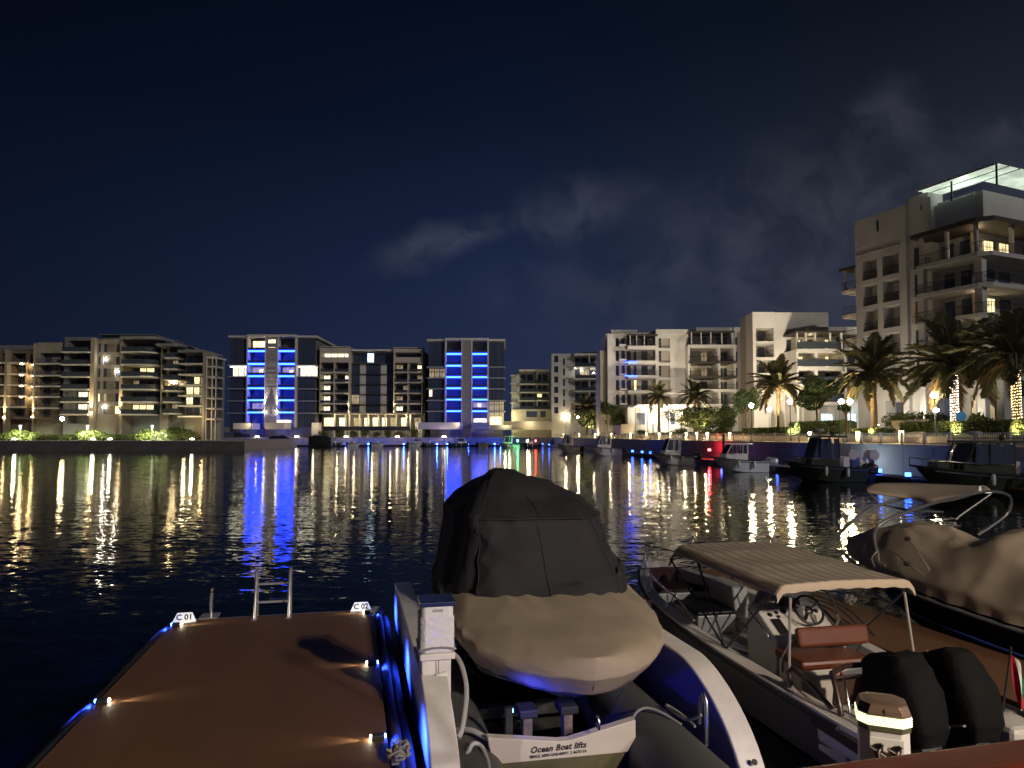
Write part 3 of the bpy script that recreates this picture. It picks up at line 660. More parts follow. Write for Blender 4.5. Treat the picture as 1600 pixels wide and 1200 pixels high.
for u in (990, 1012, 1034, 1056): MB().box(b.x(u) - .9, b.x(u) + .9, -7, -6.4, b.z(638.2), b.z(637.2), mat('canopy_lens', (.9, .9, .8), .4, emit=6, ecol=(1, .86, .55))).obj('canopy_light', b.root)
for u in (1000, 1045): point('podium_light', b.root, (b.x(u), -6.6, b.z(644)), 18, (1, .8, .45), .3)
for u in (1097, 1130): point('podium_light', b.root, (b.x(u), -6.5, b.z(634)), 150, (1, .85, .5), .3)
for u0 in (1085, 1133): 
    for v0, v1 in R3[2:4]: point('balcony_lamp', b.root, (b.x(u0), 2.0, b.z(v0 + 4)), 22, (1, .82, .45), .1)
b = Bld('apartment_building', 'white flats with a blank side wall and lit curved balconies', 106, 1255, 3.2, 'white flats along the right bank')
b.box('core_wall', 1180, 1340, 508, None, 6, 8, WALL)
b.skin('wall', 1178, 1213, 487.5, None, [(1183, 1211, 512, 533), (1183, 1211, 537, 558), (1183, 1211, 563, 583), (1183, 1211, 588, 607)], 0, 3.2, WALL)
b.box('side_wall', 1213, 1300, 487, None, .6, 6, WALL); b.box('back_wall', 1178.5, 1213, 489, None, 3.2, 6, mat('beige_panel', (.4, .35, .28)))
for v in (533, 558, 583, 607):
    b.rail(1183, 1211, v, .3, 'bar', 1.1); b.win(1187, 1192, v - 19, v - .5, 3.18, mull=0); b.win(1198, 1208, v - 19, v - .5, 3.18, GLASS, mull=1)
b.box('roof_wall', 1262, 1345, 512, 524, -.8, 5, WALL)
b.box('pergola_roof', 1228, 1302, 523.5, 526, -4.4, .6, WOODD)
for u in (1231, 1244, 1258, 1281, 1298): b.box('pergola_post', u - .8, u + .8, 525, 551, -4.1, -3.7, WALL)
for i, v1 in enumerate((550.5, 577, 603, 630)):
    curve_slab(b, 1229, 1306, v1, -4.3, .6, 1.5, SLABW, .55); curve_rail(b, 1229.5, 1305.5, v1, -4.2, 1.5, 1.1)
    for j, (a, c) in enumerate(((1233, 1240), (1250, 1258.5), (1266, 1274), (1293, 1299))):
        b.win(a, c, v1 - 21, v1 - .6, .58, LIT if (i, j) in ((1, 1), (1, 2), (1, 3), (0, 3)) else GLASS, mull=1)
for u in (1231, 1260, 1304): b.box('pier', u - 1.6, u + 1.6, 551, None, -3.9, .6, WALL)
for j, v1 in enumerate((546, 572, 598, 624)): b.slab(1300, 1345, v1, -2.5, 6, SLABW, .5); b.rail(1300.5, 1344, v1, -2.4, 'bar', 1.1); b.win(1312, 1324, v1 - 20, v1 - 1, .55, GLASS); b.win(1330, 1340, v1 - 20, v1 - 1, .55, GLASS)
b.box('side_wall', 1300.5, 1345, 518, None, .6, 6, WALL)
b.win(1285, 1318, 646, 659, .5, LITC, FRAMEW, 4); b.win(1300, 1340, 646, 660, .45, LITC, FRAMEW, 4)
point('shop_light', b.root, (b.x(1310), -2.5, b.z(650)), 350, (.85, .95, 1), .3)
point('balcony_lamp', b.root, (b.x(1262), -1.5, b.z(530)), 60, (1, .85, .5), .1); point('balcony_lamp', b.root, (b.x(1262), -1.5, b.z(558)), 60, (1, .85, .5), .1)

# ---------------------------------------------------------------- the largest block on the right, angled to the quay
A0 = Vector((41.6, 82, 3.6)); ANG = math.atan2(-.917, .4)
b4 = thing('apartment_building', 'largest white block at the right edge with a lit glass canopy on its roof', 'building', A0, ANG, 'white flats along the right bank')
def bx(name, x0, x1, y0, y1, z0, z1, m): return MB().box(x0, x1, y0, y1, z0, z1).obj(name, b4, mat=m)
def w4(x0, x1, z0, z1, y, pane=GLASS, frame=FRAME, mull=1, rot=0):
    return link('window', window_mesh(x1 - x0, z1 - z0, pane, frame, mull), b4, ((x0 + x1) / 2, y, z0), (0, 0, rot))
ZF = [0, 5.4, 8.5, 11.6, 14.6, 17.6]      # floor levels above the building's ground
FLZ = [5.4, 8.5, 11.6, 14.6, 17.7]
# local x runs along the front towards the camera, local y (depth) runs into the block
skin(b4, 'wall', 0, 6.6, 0, 25.4, [(a, c, z + .25, z + 2.75) for z in FLZ for a, c in ((.9, 2.9), (3.6, 5.7))] + [(1.0, 2.6, .3, 3.4), (3.6, 5.9, .8, 3.4)], 0, 1.7, WALLD)
bx('wall', 6.6, 9.2, .55, 2, 0, 25.6, WALLD)
bx('core_wall', .05, 13.19, 1.72, 22, 0, 25.0, WALLD)
for z in FLZ:
    for a, c in ((.9, 2.9), (3.6, 5.7)):
        w4(a + .9, c - .1, z + .25, z + 2.6, 1.7); link('railing', rail_mesh(c - a, 1.0), b4, (a, .15, z + .25))
    w4(7.2, 8.3, z + .25, z + 2.7, .54, mat('red_curtain', (.20, .06, .03), .8) if z == 11.6 else GLASS, mull=0); link('railing', rail_mesh(1.5, .9), b4, (7.0, .3, z + .25))
w4(1.1, 2.5, .3, 3.3, 1.7); w4(3.7, 5.8, .8, 3.3, 1.7, GLASS)
bx('cornice', .3, 5.9, -.12, 0, 21.0, 21.18, WALLD)
bx('drain_spout', 3.1, 3.25, -.2, 0, 23.3, 24.6, DARKM)
for k, (x0, x1) in enumerate(((.6, 2.8), (3.5, 5.8))): bx('blind_panel', x0, x1, -.06, 0, 20.2, 20.95, WALLD)
# protruding balcony stack, wrapping the corner at x = 16
BXS, BXE, BY = 9.0, 16.4, -1.8
fl_poly = [(BXS, 1.7), (BXS, BY), (BXE - .9, BY), (BXE, BY + .9), (BXE + .2, 24), (BXE - 3.2, 24), (BXE - 3.2, 1.7)]
for i, z in enumerate(FLZ):
    MB().prism([(x, y, z - .42) for x, y in fl_poly], (0, 0, .42)).obj('balcony_slab', b4, mat=WALLD)
    q = MB(); pl = [(BXS + .1, 1.6), (BXS + .1, BY + .1), (BXE - .95, BY + .1), (BXE - .1, BY + .95), (BXE + .08, 24)]
    q.tube([(x, y, z + 1.05) for x, y in pl], .035, 5, RAIL); q.tube([(x, y, z + .12) for x, y in pl], .025, 4, RAIL)
    for (p0, p1) in zip(pl[:-1], pl[1:]):
        p0, p1 = Vector(p0), Vector(p1); n = int((p1 - p0).length / .16)
        for k in range(n):
            c = p0.lerp(p1, k / n); q.box(c.x - .012, c.x + .012, c.y - .012, c.y + .012, z + .12, z + 1.05, RAIL)
    q.obj('railing', b4)
    lit = {3: 1, 4: 2}.get(i + 1 if i > 2 else 0, 0)
    for j, (a, c) in enumerate(((9.8, 10.9), (11.6, 13.0))):
        w4(a, c, z, z + 2.35, 1.68, GLASS)
    for j, y in enumerate((2.6, 5.2, 9.5, 13, 17, 20.5)):
        pane = LIT if (i, j) in ((4, 0), (4, 1), (2, 0)) else GLASS
        link('window', window_mesh(1.7, 2.3, pane, FRAMEW if pane is LIT else FRAME, 2, 1), b4, (BXE - 3.19 + .03, y + 1.0, z), (0, 0, math.pi / 2))
    # lit rooms turn the corner on the third and top floors
    if i in (2, 4): w4(13.3, 14.2 - 1.1, z, z + 2.3, 1.66, LIT, FRAMEW, 1)
bx('corner_wall', 13.05, BXE - 3.2, 1.0, 1.72, 0, 20.6, mat('brown_panel', (.20, .165, .13), .8))
for z0, z1 in zip([0] + FLZ[:-1], FLZ):
    bx('pier', BXE - 1.5, BXE - .75, BY + .35, BY + 1.1, z0, z1 - .42, WALLD)
    bx('pier', BXS + .05, BXS + .7, BY + .15, BY + .8, z0, z1 - .42, WALLD)
    bx('pier', BXE - .75, BXE, 11, 11.7, z0, z1 - .42, WALLD)
for x, y in ((BXS + .4, BY + .4), (12.2, BY + .4), (BXE - 1.3, BY + .5), (BXE - .5, 3), (BXE - .4, 9), (BXE - .4, 15)): bx('pergola_post', x - .16, x + .16, y - .16, y + .16, 17.7, 20.6, WALLD)
MB().prism([(x, y, 20.6) for x, y in [(BXS - .3, 1.7), (BXS - .3, BY - .3), (BXE - .8, BY - .3), (BXE + .3, BY + .8), (BXE + .5, 24), (BXE - 3, 24), (BXE - 3, 1.7)]], (0, 0, .5)).obj('pergola_roof', b4, mat=WOODD)
bx('roof_wall', 8.9, BXE - 3.0, 1.2, 12, 20.8, 24.6, mat('blue_grey_render', (.42, .42, .47), .8)); bx('roof_wall', BXE - 3.0, BXE - 2.2, 1.4, 22, 21.2, 24.8, WALLD)
bx('parapet', 6.55, 8.9, .5, 3, 25.0, 26.2, WALLD)
# glass roof canopy, the terrace light put into the glass as a glow
CGL = mat('glowing_canopy_glass', (.55, .70, .62), .35, emit=.50, ecol=(.86, 1, .80), sample=False, evar=.35, evs=.5)
can = [[(8.2, .2), (8.2, 5.0)], [(BXE - .6, .2), (BXE - .6, 5.0)]]
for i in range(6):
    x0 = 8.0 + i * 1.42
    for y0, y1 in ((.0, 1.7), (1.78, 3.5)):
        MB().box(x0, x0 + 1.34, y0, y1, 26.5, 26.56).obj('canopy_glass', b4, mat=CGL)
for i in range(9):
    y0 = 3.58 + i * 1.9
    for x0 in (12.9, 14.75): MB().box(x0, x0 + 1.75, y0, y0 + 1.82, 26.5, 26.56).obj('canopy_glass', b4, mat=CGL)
q = MB()
for y in (-.06, 1.7, 3.5): q.box(7.9, 16.6, y, y + .08, 26.42, 26.62)
q.obj('canopy_frame', b4, mat=WALLD)
for x, y in ((8.1, .6), (11.5, .6), (16.3, .2), (16.3, 9)): bx('canopy_post', x - .07, x + .07, y - .07, y + .07, 24.4, 26.5, DARKM)
point('roof_terrace_light', b4, (11.5, 2.6, 25.6), 45, (.95, 1, .85), .3)
# left wing balconies that stick out past the corner
for i, z in enumerate((8.5, 11.6, 14.6, 17.7)):
    bx('balcony_slab', -3.4, 0, 1.6, 7, z - .4, z, SLABW); link('railing', rail_mesh(3.4, 1.0), b4, (-3.4, 1.7, z))
    w4(-2.6, -1.2, z, z + 2.2, 6.9)
bx('side_wall', -3.0, -.02, 7, 18, 0, 18, WALLD)
bx('pergola_roof', -3.6, 0, 1.4, 7, 20.2, 20.5, WOODD)
for x in (-3.2, -1.6): bx('pergola_post', x - .1, x + .1, 1.9, 2.1, 17.7, 20.2, WALLD)
# ground floor fronts
bx('ground_wall', 6.5, 16.2, .6, 1.7, 0, 5.0, WALLD); w4(9.5, 12, .8, 3.6, .58, GLASS, FRAME, 3); w4(13, 15.4, .8, 3.6, .58, LITD, FRAME, 3)
point('balcony_lamp', b4, (14.4, .2, 20.0), 45, (1, .75, .4), .1); point('balcony_lamp', b4, (14.2, .2, 13.8), 20, (1, .7, .4), .1)
# ================================================================ PLANTS
def frond_mesh(L, droop, dry=False, seed=0):
    rr = random.Random(seed); b = MB(); N = 16; pts = []
    for i in range(N + 1):
        q = i / N; pts.append(Vector((L * (q - .12 * q * q * droop), 0, L * (.38 * q - (.25 + .55 * droop) * q * q))))
    m = PALMD if dry else PALML
    b.tube(pts, [.035 * (1 - .8 * i / N) for i in range(N + 1)], 4, PALMD)
    for i in range(3, N * 3 + 1):
        q = i / (N * 3); k = min(N - 1, int(q * N)); f = q * N - k; p = pts[k].lerp(pts[k + 1], f); t = (pts[k + 1] - pts[k]).normalized()
        ll = L * .24 * (math.sin(math.pi * min(1, q * .88 + .10)) ** .6) * rr.uniform(.85, 1.1)
        for sd in (-1, 1):
            dv = (t * .75 + Vector((0, sd * .75, 0)) + Vector((0, 0, rr.uniform(-.05, .38) - .25 * droop))).normalized()
            e = p + dv * ll + Vector((0, 0, -.12 * ll)); wd = t * .021
            mid = p + dv * ll * .55 + Vector((0, 0, .03 * ll))
            b.add([p - wd * .8, p + wd * .8, mid + wd, mid - wd, e], [(0, 1, 2, 3), (3, 2, 4)], m)
    return b.mesh('frond')
FM = [frond_mesh(1, .12, seed=1), frond_mesh(1, .42, seed=2), frond_mesh(1, .75, seed=3), frond_mesh(1, 1.15, True, 4)]
def palm(label, base, h, L, seed, lights=None, nf=44, lean=0):
    rr = random.Random(seed)
    t = thing('palm_tree', label, 'palm tree', base, rr.uniform(0, 6), 'date palms along the promenade')
    prof = []; n = int(h / .16)
    for i in range(n + 1):
        z = h * i / n; r = .26 - .05 * (z / h) + (.05 if i % 2 else 0) + (.14 * max(0, 1 - z / .5)) + (.1 if z > h - .5 else 0)
        prof.append((r, z))
    MB().lathe(prof, 10).obj('trunk', t, 60, BARK)
    for i in range(nf):
        q = (i + .5) / nf; pit = math.radians(84 - 98 * q + rr.uniform(-8, 8)); a = i * 2.39996 + rr.uniform(-.2, .2)
        me = FM[0] if q < .3 else FM[1] if q < .6 else FM[2] if q < .93 else FM[3]
        o = link('frond', me, t, (0, 0, h + .1), (0, -pit + .2, a)); s = L * rr.uniform(.85, 1.1) * (.8 if q < .15 else 1); o.scale = (s, s, s)
    if lights:
        b = MB(); turns = int(h * 4.2)
        for k in range(turns * 13):
            a = k * 2 * math.pi / 13 + rr.uniform(-.1, .1); z = .1 + (h - .55) * k / (turns * 13); r = .31 - .04 * z / h; c = Vector((r * math.cos(a), r * math.sin(a), z + rr.uniform(-.04, .04))); s_ = .022
            b.add([c + Vector((s_, 0, 0)), c - Vector((s_, 0, 0)), c + Vector((0, s_, 0)), c - Vector((0, s_, 0)), c + Vector((0, 0, s_ * 1.6)), c - Vector((0, 0, s_ * 1.6))], [(0, 2, 4), (2, 1, 4), (1, 3, 4), (3, 0, 4), (2, 0, 5), (1, 2, 5), (3, 1, 5), (0, 3, 5)], lights)
        tag(b.obj('string_light', t), kind='stuff')
    return t
def leaves(b, blobs, n, size, rr, m):
    tot = sum(r[0] * r[1] * r[2] for _, r in blobs)
    for c, r in blobs:
        for _ in range(int(n * r[0] * r[1] * r[2] / tot)):
            d = Vector((rr.gauss(0, 1), rr.gauss(0, 1), rr.gauss(0, 1))).normalized(); q = rr.uniform(.55, 1.05) ** .6
            p = Vector(c) + Vector((d.x * r[0], d.y * r[1], d.z * r[2])) * q
            a = Vector((rr.gauss(0, 1), rr.gauss(0, 1), rr.gauss(0, .6))).normalized() * size * rr.uniform(.6, 1.3); e = a.cross(Vector((rr.gauss(0, 1), rr.gauss(0, 1), rr.gauss(0, 1)))).normalized() * size * .45
            b.add([p - a, p + e, p + a, p - e], [(0, 1, 2, 3)], m[rr.randrange(len(m))])
def tree(label, base, h, rx, rz, seed, n=2600, leaf=(LEAF,), size=.16, name='shade_tree', group='leafy trees on the right bank'):
    rr = random.Random(seed); t = thing(name, label, 'tree', base, 0, group)
    tb = MB(); th = h - rz * 1.5
    tb.tube([(0, 0, -.1), (.05, 0, th * .5), (.02, .05, th), (.1, .05, h - rz)], [.17, .13, .11, .05], 8)
    for k in range(6):
        a = k * 1.05 + rr.uniform(-.3, .3); tb.tube([(0, 0, th * .8), (rx * .35 * math.cos(a), rx * .35 * math.sin(a), th + rz * .4), (rx * .7 * math.cos(a), rx * .7 * math.sin(a), h - rz + rr.uniform(-.3, .5) * rz)], [.08, .05, .02], 6)
    tb.obj('trunk', t, 60, TRUNK)
    blobs = []
    for k in range(13):
        a = rr.uniform(0, 6.28); q = rr.uniform(.15, .78); z = rr.uniform(-.55, .62)
        blobs.append(((rx * q * math.cos(a), rx * q * math.sin(a), h - rz + rz * z), (rx * rr.uniform(.28, .46), rx * rr.uniform(.28, .46), rz * rr.uniform(.26, .42))))
    b = MB(); leaves(b, blobs, n, size, rr, leaf); b.obj('crown', t); return t
def shrub(label, base, r, h, seed, leaf=(LEAF, LEAFY), n=500, size=.14, group='shrubs on the left bank', name='shrub'):
    rr = random.Random(seed); t = thing(name, label, 'shrub', base, 0, group); b = MB()
    blobs = [((rr.uniform(-.5, .5) * r, rr.uniform(-.4, .4) * r, h * rr.uniform(.3, .6)), (r * rr.uniform(.4, .65), r * rr.uniform(.4, .6), h * rr.uniform(.3, .42))) for _ in range(6)]
    leaves(b, blobs, n, size, rr, leaf); b.obj('foliage', t)
    s = MB()
    for k in range(4): a = k * 1.6; s.tube([(0, 0, -.05), (r * .3 * math.cos(a), r * .3 * math.sin(a), h * .6)], [.03, .015], 5)
    s.obj('stem', t, mat=TRUNK); return t
def off(u, o):
    "ground point o metres behind the right quay edge, seen in column u"
    k = (u - 800) / F; Y = (32.38 + o) / (k + .105); return qx(Y) + o, Y
def gz(o): return 2.43 if o < 6.8 else 3.0 + min(.75, (o - 6.8) * .1)
def bank(u, o, dz=0): x, y = off(u, o); return Vector((x, y, gz(o) + dz))

for label, u, v0, vc, o, lpx, seed, li in (
    ('date palm with a bare lit trunk beside the paved ramp', 1366, 663, 588, 10, 60, 3, None),
    ('date palm whose trunk is wrapped in white string lights', 1492, 659, 576, 11, 80, 5, mat('string_bulb_white', (.9, .85, .8), .5, emit=11, ecol=(1, .82, .72))),
    ('date palm at the right edge wrapped in warm yellow string lights', 1589, 655, 564, 10, 78, 8, mat('string_bulb_warm', (.9, .8, .6), .5, emit=9, ecol=(1, .74, .32))),
    ('date palm lit from below between the globe lamps, left of the dark round tree', 1217, 655, 606, 11, 44, 9, None),
    ('date palm standing in front of the bright podium of the long white flats', 1030, 668, 622, 8, 24, 12, None),
    ('date palm rising behind the spreading tree on the promenade', 1086, 664, 622, 12, 26, 13, None),
    ('date palm behind the bushy tree, left of the bright podium', 958, 668, 622, 9, 28, 14, None),
    ('furthest date palm on the right bank, in front of the curved balconies', 917, 668, 640, 9, 22, 15, None)):
    p = bank(u, o); k = p.y / F; h = zv(vc, p.y) - p.z
    palm(label, p, h, lpx * k * 1.18, seed, li, 48 if u > 1300 else 40)
for label, u, vc, o, rpx, rzpx, seed, n, lf in (
    ('dense round dark tree between two globe lamps', 1276, 617, 12, 36, 31, 21, 9000, (LEAF,)),
    ('dark tree in front of the end wall of the long white flats', 1166, 628, 14, 24, 26, 22, 5500, (LEAF,)),
    ('low spreading tree leaning over the promenade fence', 1092, 653, 5.5, 54, 25, 23, 11000, (LEAF, LEAF, LEAFY)),
    ('bushy tree in front of the curved grey balconies', 966, 652, 7, 28, 24, 24, 7000, (LEAF, LEAFY)),
    ('small lit tree between the two furthest globe lamps', 893, 655, 8, 21, 16, 25, 4500, (LEAFY, LEAF)),
    ('small tree left of the furthest globe lamps', 868, 656, 9, 18, 15, 26, 3800, (LEAFY, LEAF)),
    ('small tree right of the furthest globe lamps', 926, 655, 9, 22, 17, 27, 4500, (LEAFY, LEAF)),
    ('dense tree between the bushy tree and the furthest date palm', 946, 654, 8, 20, 18, 35, 4500, (LEAF, LEAFY)),
    ('dark low tree at the left end of the right bank', 850, 660, 9, 15, 12, 36, 3000, (LEAF,)),
    ('dark tree right of the spreading tree, below the right balconies', 1138, 650, 9, 22, 22, 37, 4500, (LEAF,)),
    ('thin leaning young tree beside the double globe lamp', 1322, 637, 6.5, 12, 8, 28, 500, (LEAF,))):
    p = bank(u, o); k = p.y / F
    tree(label, p, zv(vc - rzpx, p.y) - p.z, rpx * k, rzpx * k, seed, n, lf, max(.14, 1.3 * k))
def hedge(label, us, o0, o1, h, seed, leaf, n, size=.13):
    rr = random.Random(seed); P = [off(u, (o0 + o1) / 2) for u in us]; c = P[len(P) // 2]
    z = gz((o0 + o1) / 2) - .05; t = thing('hedge', label, 'hedge', (c[0], c[1], z), 0, 'clipped hedges on the lawn'); b = MB()
    core = MB(); wd = (o1 - o0) / 2; dx = Vector((1, -.06, 0)).normalized()
    ring = lambda p: [Vector((p[0] - c[0], p[1] - c[1], 0)) + dx * a + Vector((0, 0, q)) for a, q in ((-wd, 0), (-wd, h * .9), (-wd * .8, h), (wd * .8, h), (wd, h * .9), (wd, 0))]
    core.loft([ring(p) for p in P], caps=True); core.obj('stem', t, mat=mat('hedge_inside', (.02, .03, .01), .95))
    for _ in range(n):
        i = rr.randrange(len(P) - 1); q = rr.random(); p = Vector((*P[i], 0)).lerp(Vector((*P[i + 1], 0)), q) - Vector((*c, 0))
        s = rr.random(); a, zz = (-wd, rr.uniform(0, h)) if s < .55 else (rr.uniform(-wd, wd), h)
        p = p + dx * (a + rr.gauss(0, .04)) + Vector((0, 0, zz + rr.gauss(0, .05)))
        v = Vector((rr.gauss(0, 1), rr.gauss(0, 1), rr.gauss(0, .8))).normalized() * size * rr.uniform(.6, 1.2); e = v.cross(Vector((rr.gauss(0, 1), rr.gauss(0, 1), 1))).normalized() * size * .5
        b.add([p - v, p + e, p + v, p - e], [(0, 1, 2, 3)], leaf[rr.randrange(len(leaf))])
    b.obj('foliage', t); return t
hedge('long clipped hedge lit yellow green below the string lit palms', (1640, 1580, 1520, 1465, 1425), 8.6, 10.6, .9, 31, (LEAF, LEAFY), 9000)
hedge('dark clipped hedge between the globe lamps', (1325, 1300, 1270, 1245), 9.0, 10.8, 1.3, 32, (LEAF,), 4200)
hedge('short low hedge at the foot of the bare trunked palm', (1392, 1370, 1338), 8.4, 9.4, .5, 33, (LEAFY,), 2200)
hedge('clipped hedge left of the globe lamp with the lit palm', (1238, 1205, 1168), 8.0, 9.4, .8, 34, (LEAF, LEAFY), 3000)
for i, (u, o, r, h) in enumerate(((1400, 15, 1.6, 1.8), (1425, 15, 1.8, 2.0), (1455, 15.5, 1.6, 1.7), (1350, 9.5, .6, .6), (1530, 14, 1.5, 1.5), (1005, 8, 1.3, 1.2), (1060, 8, 1.6, 1.3), (985, 8, 1.2, 1.4), (1130, 9, 1.5, 1.2))):
    shrub(['broad dark shrub left of the globe lamp by the largest block', 'tall dark shrub behind the globe lamp post', 'dark shrub right of the globe lamp post', 'small pale shrub at the foot of the bare trunked palm', 'dark shrub behind the hedge between the two string lit palms', 'low shrub below the bright podium', 'low shrub between the podium palm and the spreading tree', 'lit shrub at the left end of the bright podium', 'low shrub right of the spreading tree'][i], bank(u, o), r, h, 40 + i, n=900, group='shrubs on the right bank')
# shrubs and lamps of the left bank
LB = [(5, 1.2, 1.5), (22, 1.6, 1.9), (45, 1.4, 1.3), (62, 1.2, .9), (105, 1.2, .9), (122, 1.5, 1.6), (140, 1.6, 1.7), (158, 1.4, 1.4), (172, 1.0, .8), (218, 1.3, 1.3), (232, 1.6, 1.8), (262, 1.7, 2.4), (276, 1.5, 2.2), (292, 1.3, 1.8)]
names = ['lit shrub cut by the left picture edge', 'tall lit shrub behind the first white bollard lamp', 'lit shrub right of the first white bollard lamp', 'dim low shrub right of the first lit bed', 'dim low shrub left of the middle white bollard lamp', 'lit shrub just left of the middle white bollard lamp', 'lit shrub just right of the middle white bollard lamp', 'lit shrub at the right end of the middle bed', 'dim shrub beyond the middle bed', 'lit shrub left of the third white bollard lamp', 'pale lit shrub by the third white bollard lamp', 'tall bright green shrub beside the white garden wall', 'tall bright shrub in the middle of the corner garden', 'bright shrub at the right end of the corner garden']
for i, (u, r, h) in enumerate(LB):
    shrub(names[i], (xu(u, 137), 137 + (i % 3) * .7, 2.1), r * 1.6, h * 1.35, 60 + i, (LEAFY, LEAF), 900, .22)
gb = MB(); gb.box(-95, 42, 0, 3, 0, .8, LEAF); 
rr_ = random.Random(5); g2 = MB(); leaves(g2, [((xu(u, 140), 141, 2.6), (3.2, 1.2, .7)) for u in range(0, 300, 24)], 5200, .22, rr_, (LEAF,)); tag(g2.obj('ground_cover'), 'dark low planting along the left bank', kind='stuff')
thing_w = thing('garden_wall', 'short white lit garden wall in front of the stepped beige flats', 'wall', (xu(249, 138), 138.5, 2.1)); MB().box(-1.3, 1.3, 0, .3, 0, 1.7).obj('wall_panel', thing_w, mat=WALL)
def bollard(label, p, h=3.0):
    t = thing('bollard_lamp', label, 'lamp', p, 0, 'white cone lamps on the left bank')
    MB().tube([(0, 0, 0), (0, 0, h - .75)], .05, 8).obj('post', t, 60, DARKM); MB().lathe([(.09, h - .75), (.28, h - .05), (.26, h)], 12).obj('lamp_shade', t, 50, mat('cone_shade', (.85, .87, .85), .5, emit=1.3, ecol=(.9, 1, .85)))
    spot('lamp_beam', t, (0, -1.2, h - .5), (0, .55, -1), 5200, (.96, 1, .60), 150, .8, .1); return t
for u, l in ((32, 'leftmost white cone lamp on the left bank'), (137, 'middle white cone lamp on the left bank, below the uplit pilaster'), (238, 'white cone lamp beside the short lit garden wall')):
    bollard(l, (xu(u, 135.6), 135.6, 2.1))
for u, l in ((23, 'flat round path light below the leftmost cone lamp'), (145, 'flat round path light below the middle cone lamp'), (300, 'small path light at the right end of the left bank'), (172, 'small path light between the middle and right cone lamps')):
    t = thing('path_light', l, 'path light', (xu(u, 133.6), 133.7, 2.11), 0, 'path lights along the left bank')
    MB().lathe([(.5, 0), (.5, .1), (.42, .14)], 14).obj('housing', t, 40, DARKM); MB().lathe([(.40, .14), (.36, .3), (.1, .4)], 14, mat('path_lens', (.9, .9, .7), .4, emit=14, ecol=(1, .97, .66))).obj('lens', t, 40)
    point('path_glow', t, (0, -.1, .9), 420, (1, .95, .62), .2)

# ---------------------------------------------------------------- street lamps
def globe_lamp(label, p, h, r=.24, double=False, power=0, extra=0):
    t = thing('street_lamp', label, 'street lamp', p, 0, 'globe lamps on the right bank')
    q = MB(); q.tube([(0, 0, 0), (0, 0, .5), (0, 0, .55), (0, 0, h - .1)], [.10, .09, .055, .045], 8); q.lathe([(.16, 0), (.16, .12), (.1, .2)], 10)
    q.obj('post', t, 60, DARKM)
    xs = (-.42, .42) if double else (0,)
    for x in xs:
        if double: MB().tube([(0, 0, h - .5), (x * .6, 0, h - .35), (x, 0, h - .1)], .03, 6).obj('arm', t, 60, DARKM)
        MB().lathe([(.10, h - .1), (.12, h - .02), (.10, h + .04)], 10).obj('collar', t, 50, DARKM)
        t.children[-1].location.x = x
        g = MB().lathe([(r * math.cos(a), h + .02 + r + r * math.sin(a)) for a in [-1.4 + .35 * k for k in range(9)]], 12, GLOBE).obj('globe', t, 60); g.location.x = x
    return t
for l, u, v, o, dbl in (
    ('globe lamp left of the lit palm, near the fence', 1174, 634, 2.0, False), ('smaller globe lamp behind the lit palm', 1202, 640, 13, False), ('globe lamp just left of the dark round tree', 1235, 628, 5.0, False),
    ('double globe lamp beside the leaning young tree', 1322, 628, 7.4, True), ('tall globe lamp in front of the largest block', 1461, 618, 7.6, False),
    ('second furthest globe lamp, right of the small lit tree', 903, 652, 5, False), ('furthest globe lamp on the right bank', 884, 652, 5, False), ('globe lamp among the leaves of the bushy tree', 934, 652, 5, False), ('globe lamp left of the spreading tree', 1065, 646, 9, False)):
    p = bank(u, o); globe_lamp(l, p, zv(v, p.y) - p.z - .24, .25, dbl)
t = thing('garden_lamp', 'low mushroom lamp below the tall globe lamp', 'lamp', bank(1463, 7.4)); MB().tube([(0, 0, 0), (0, 0, 1.9)], .05, 8).obj('post', t, 60, DARKM)
MB().lathe([(.1, 1.9), (.2, 2.0), (.2, 2.12), (.05, 2.2)], 12, WHITEP).obj('lamp_shade', t, 50)
p = bank(97, 0) if False else Vector((xu(97, 139), 139, 2.1)); t = thing('street_lamp', 'globe lamp in front of the left bank flats', 'street lamp', p); MB().tube([(0, 0, 0), (0, 0, 4.0)], .06, 8).obj('post', t, 60, DARKM); MB().lathe([(.38 * math.cos(a), 4.36 + .38 * math.sin(a)) for a in [-1.4 + .35 * k for k in range(9)]], 12, WARMP).obj('globe', t, 60)
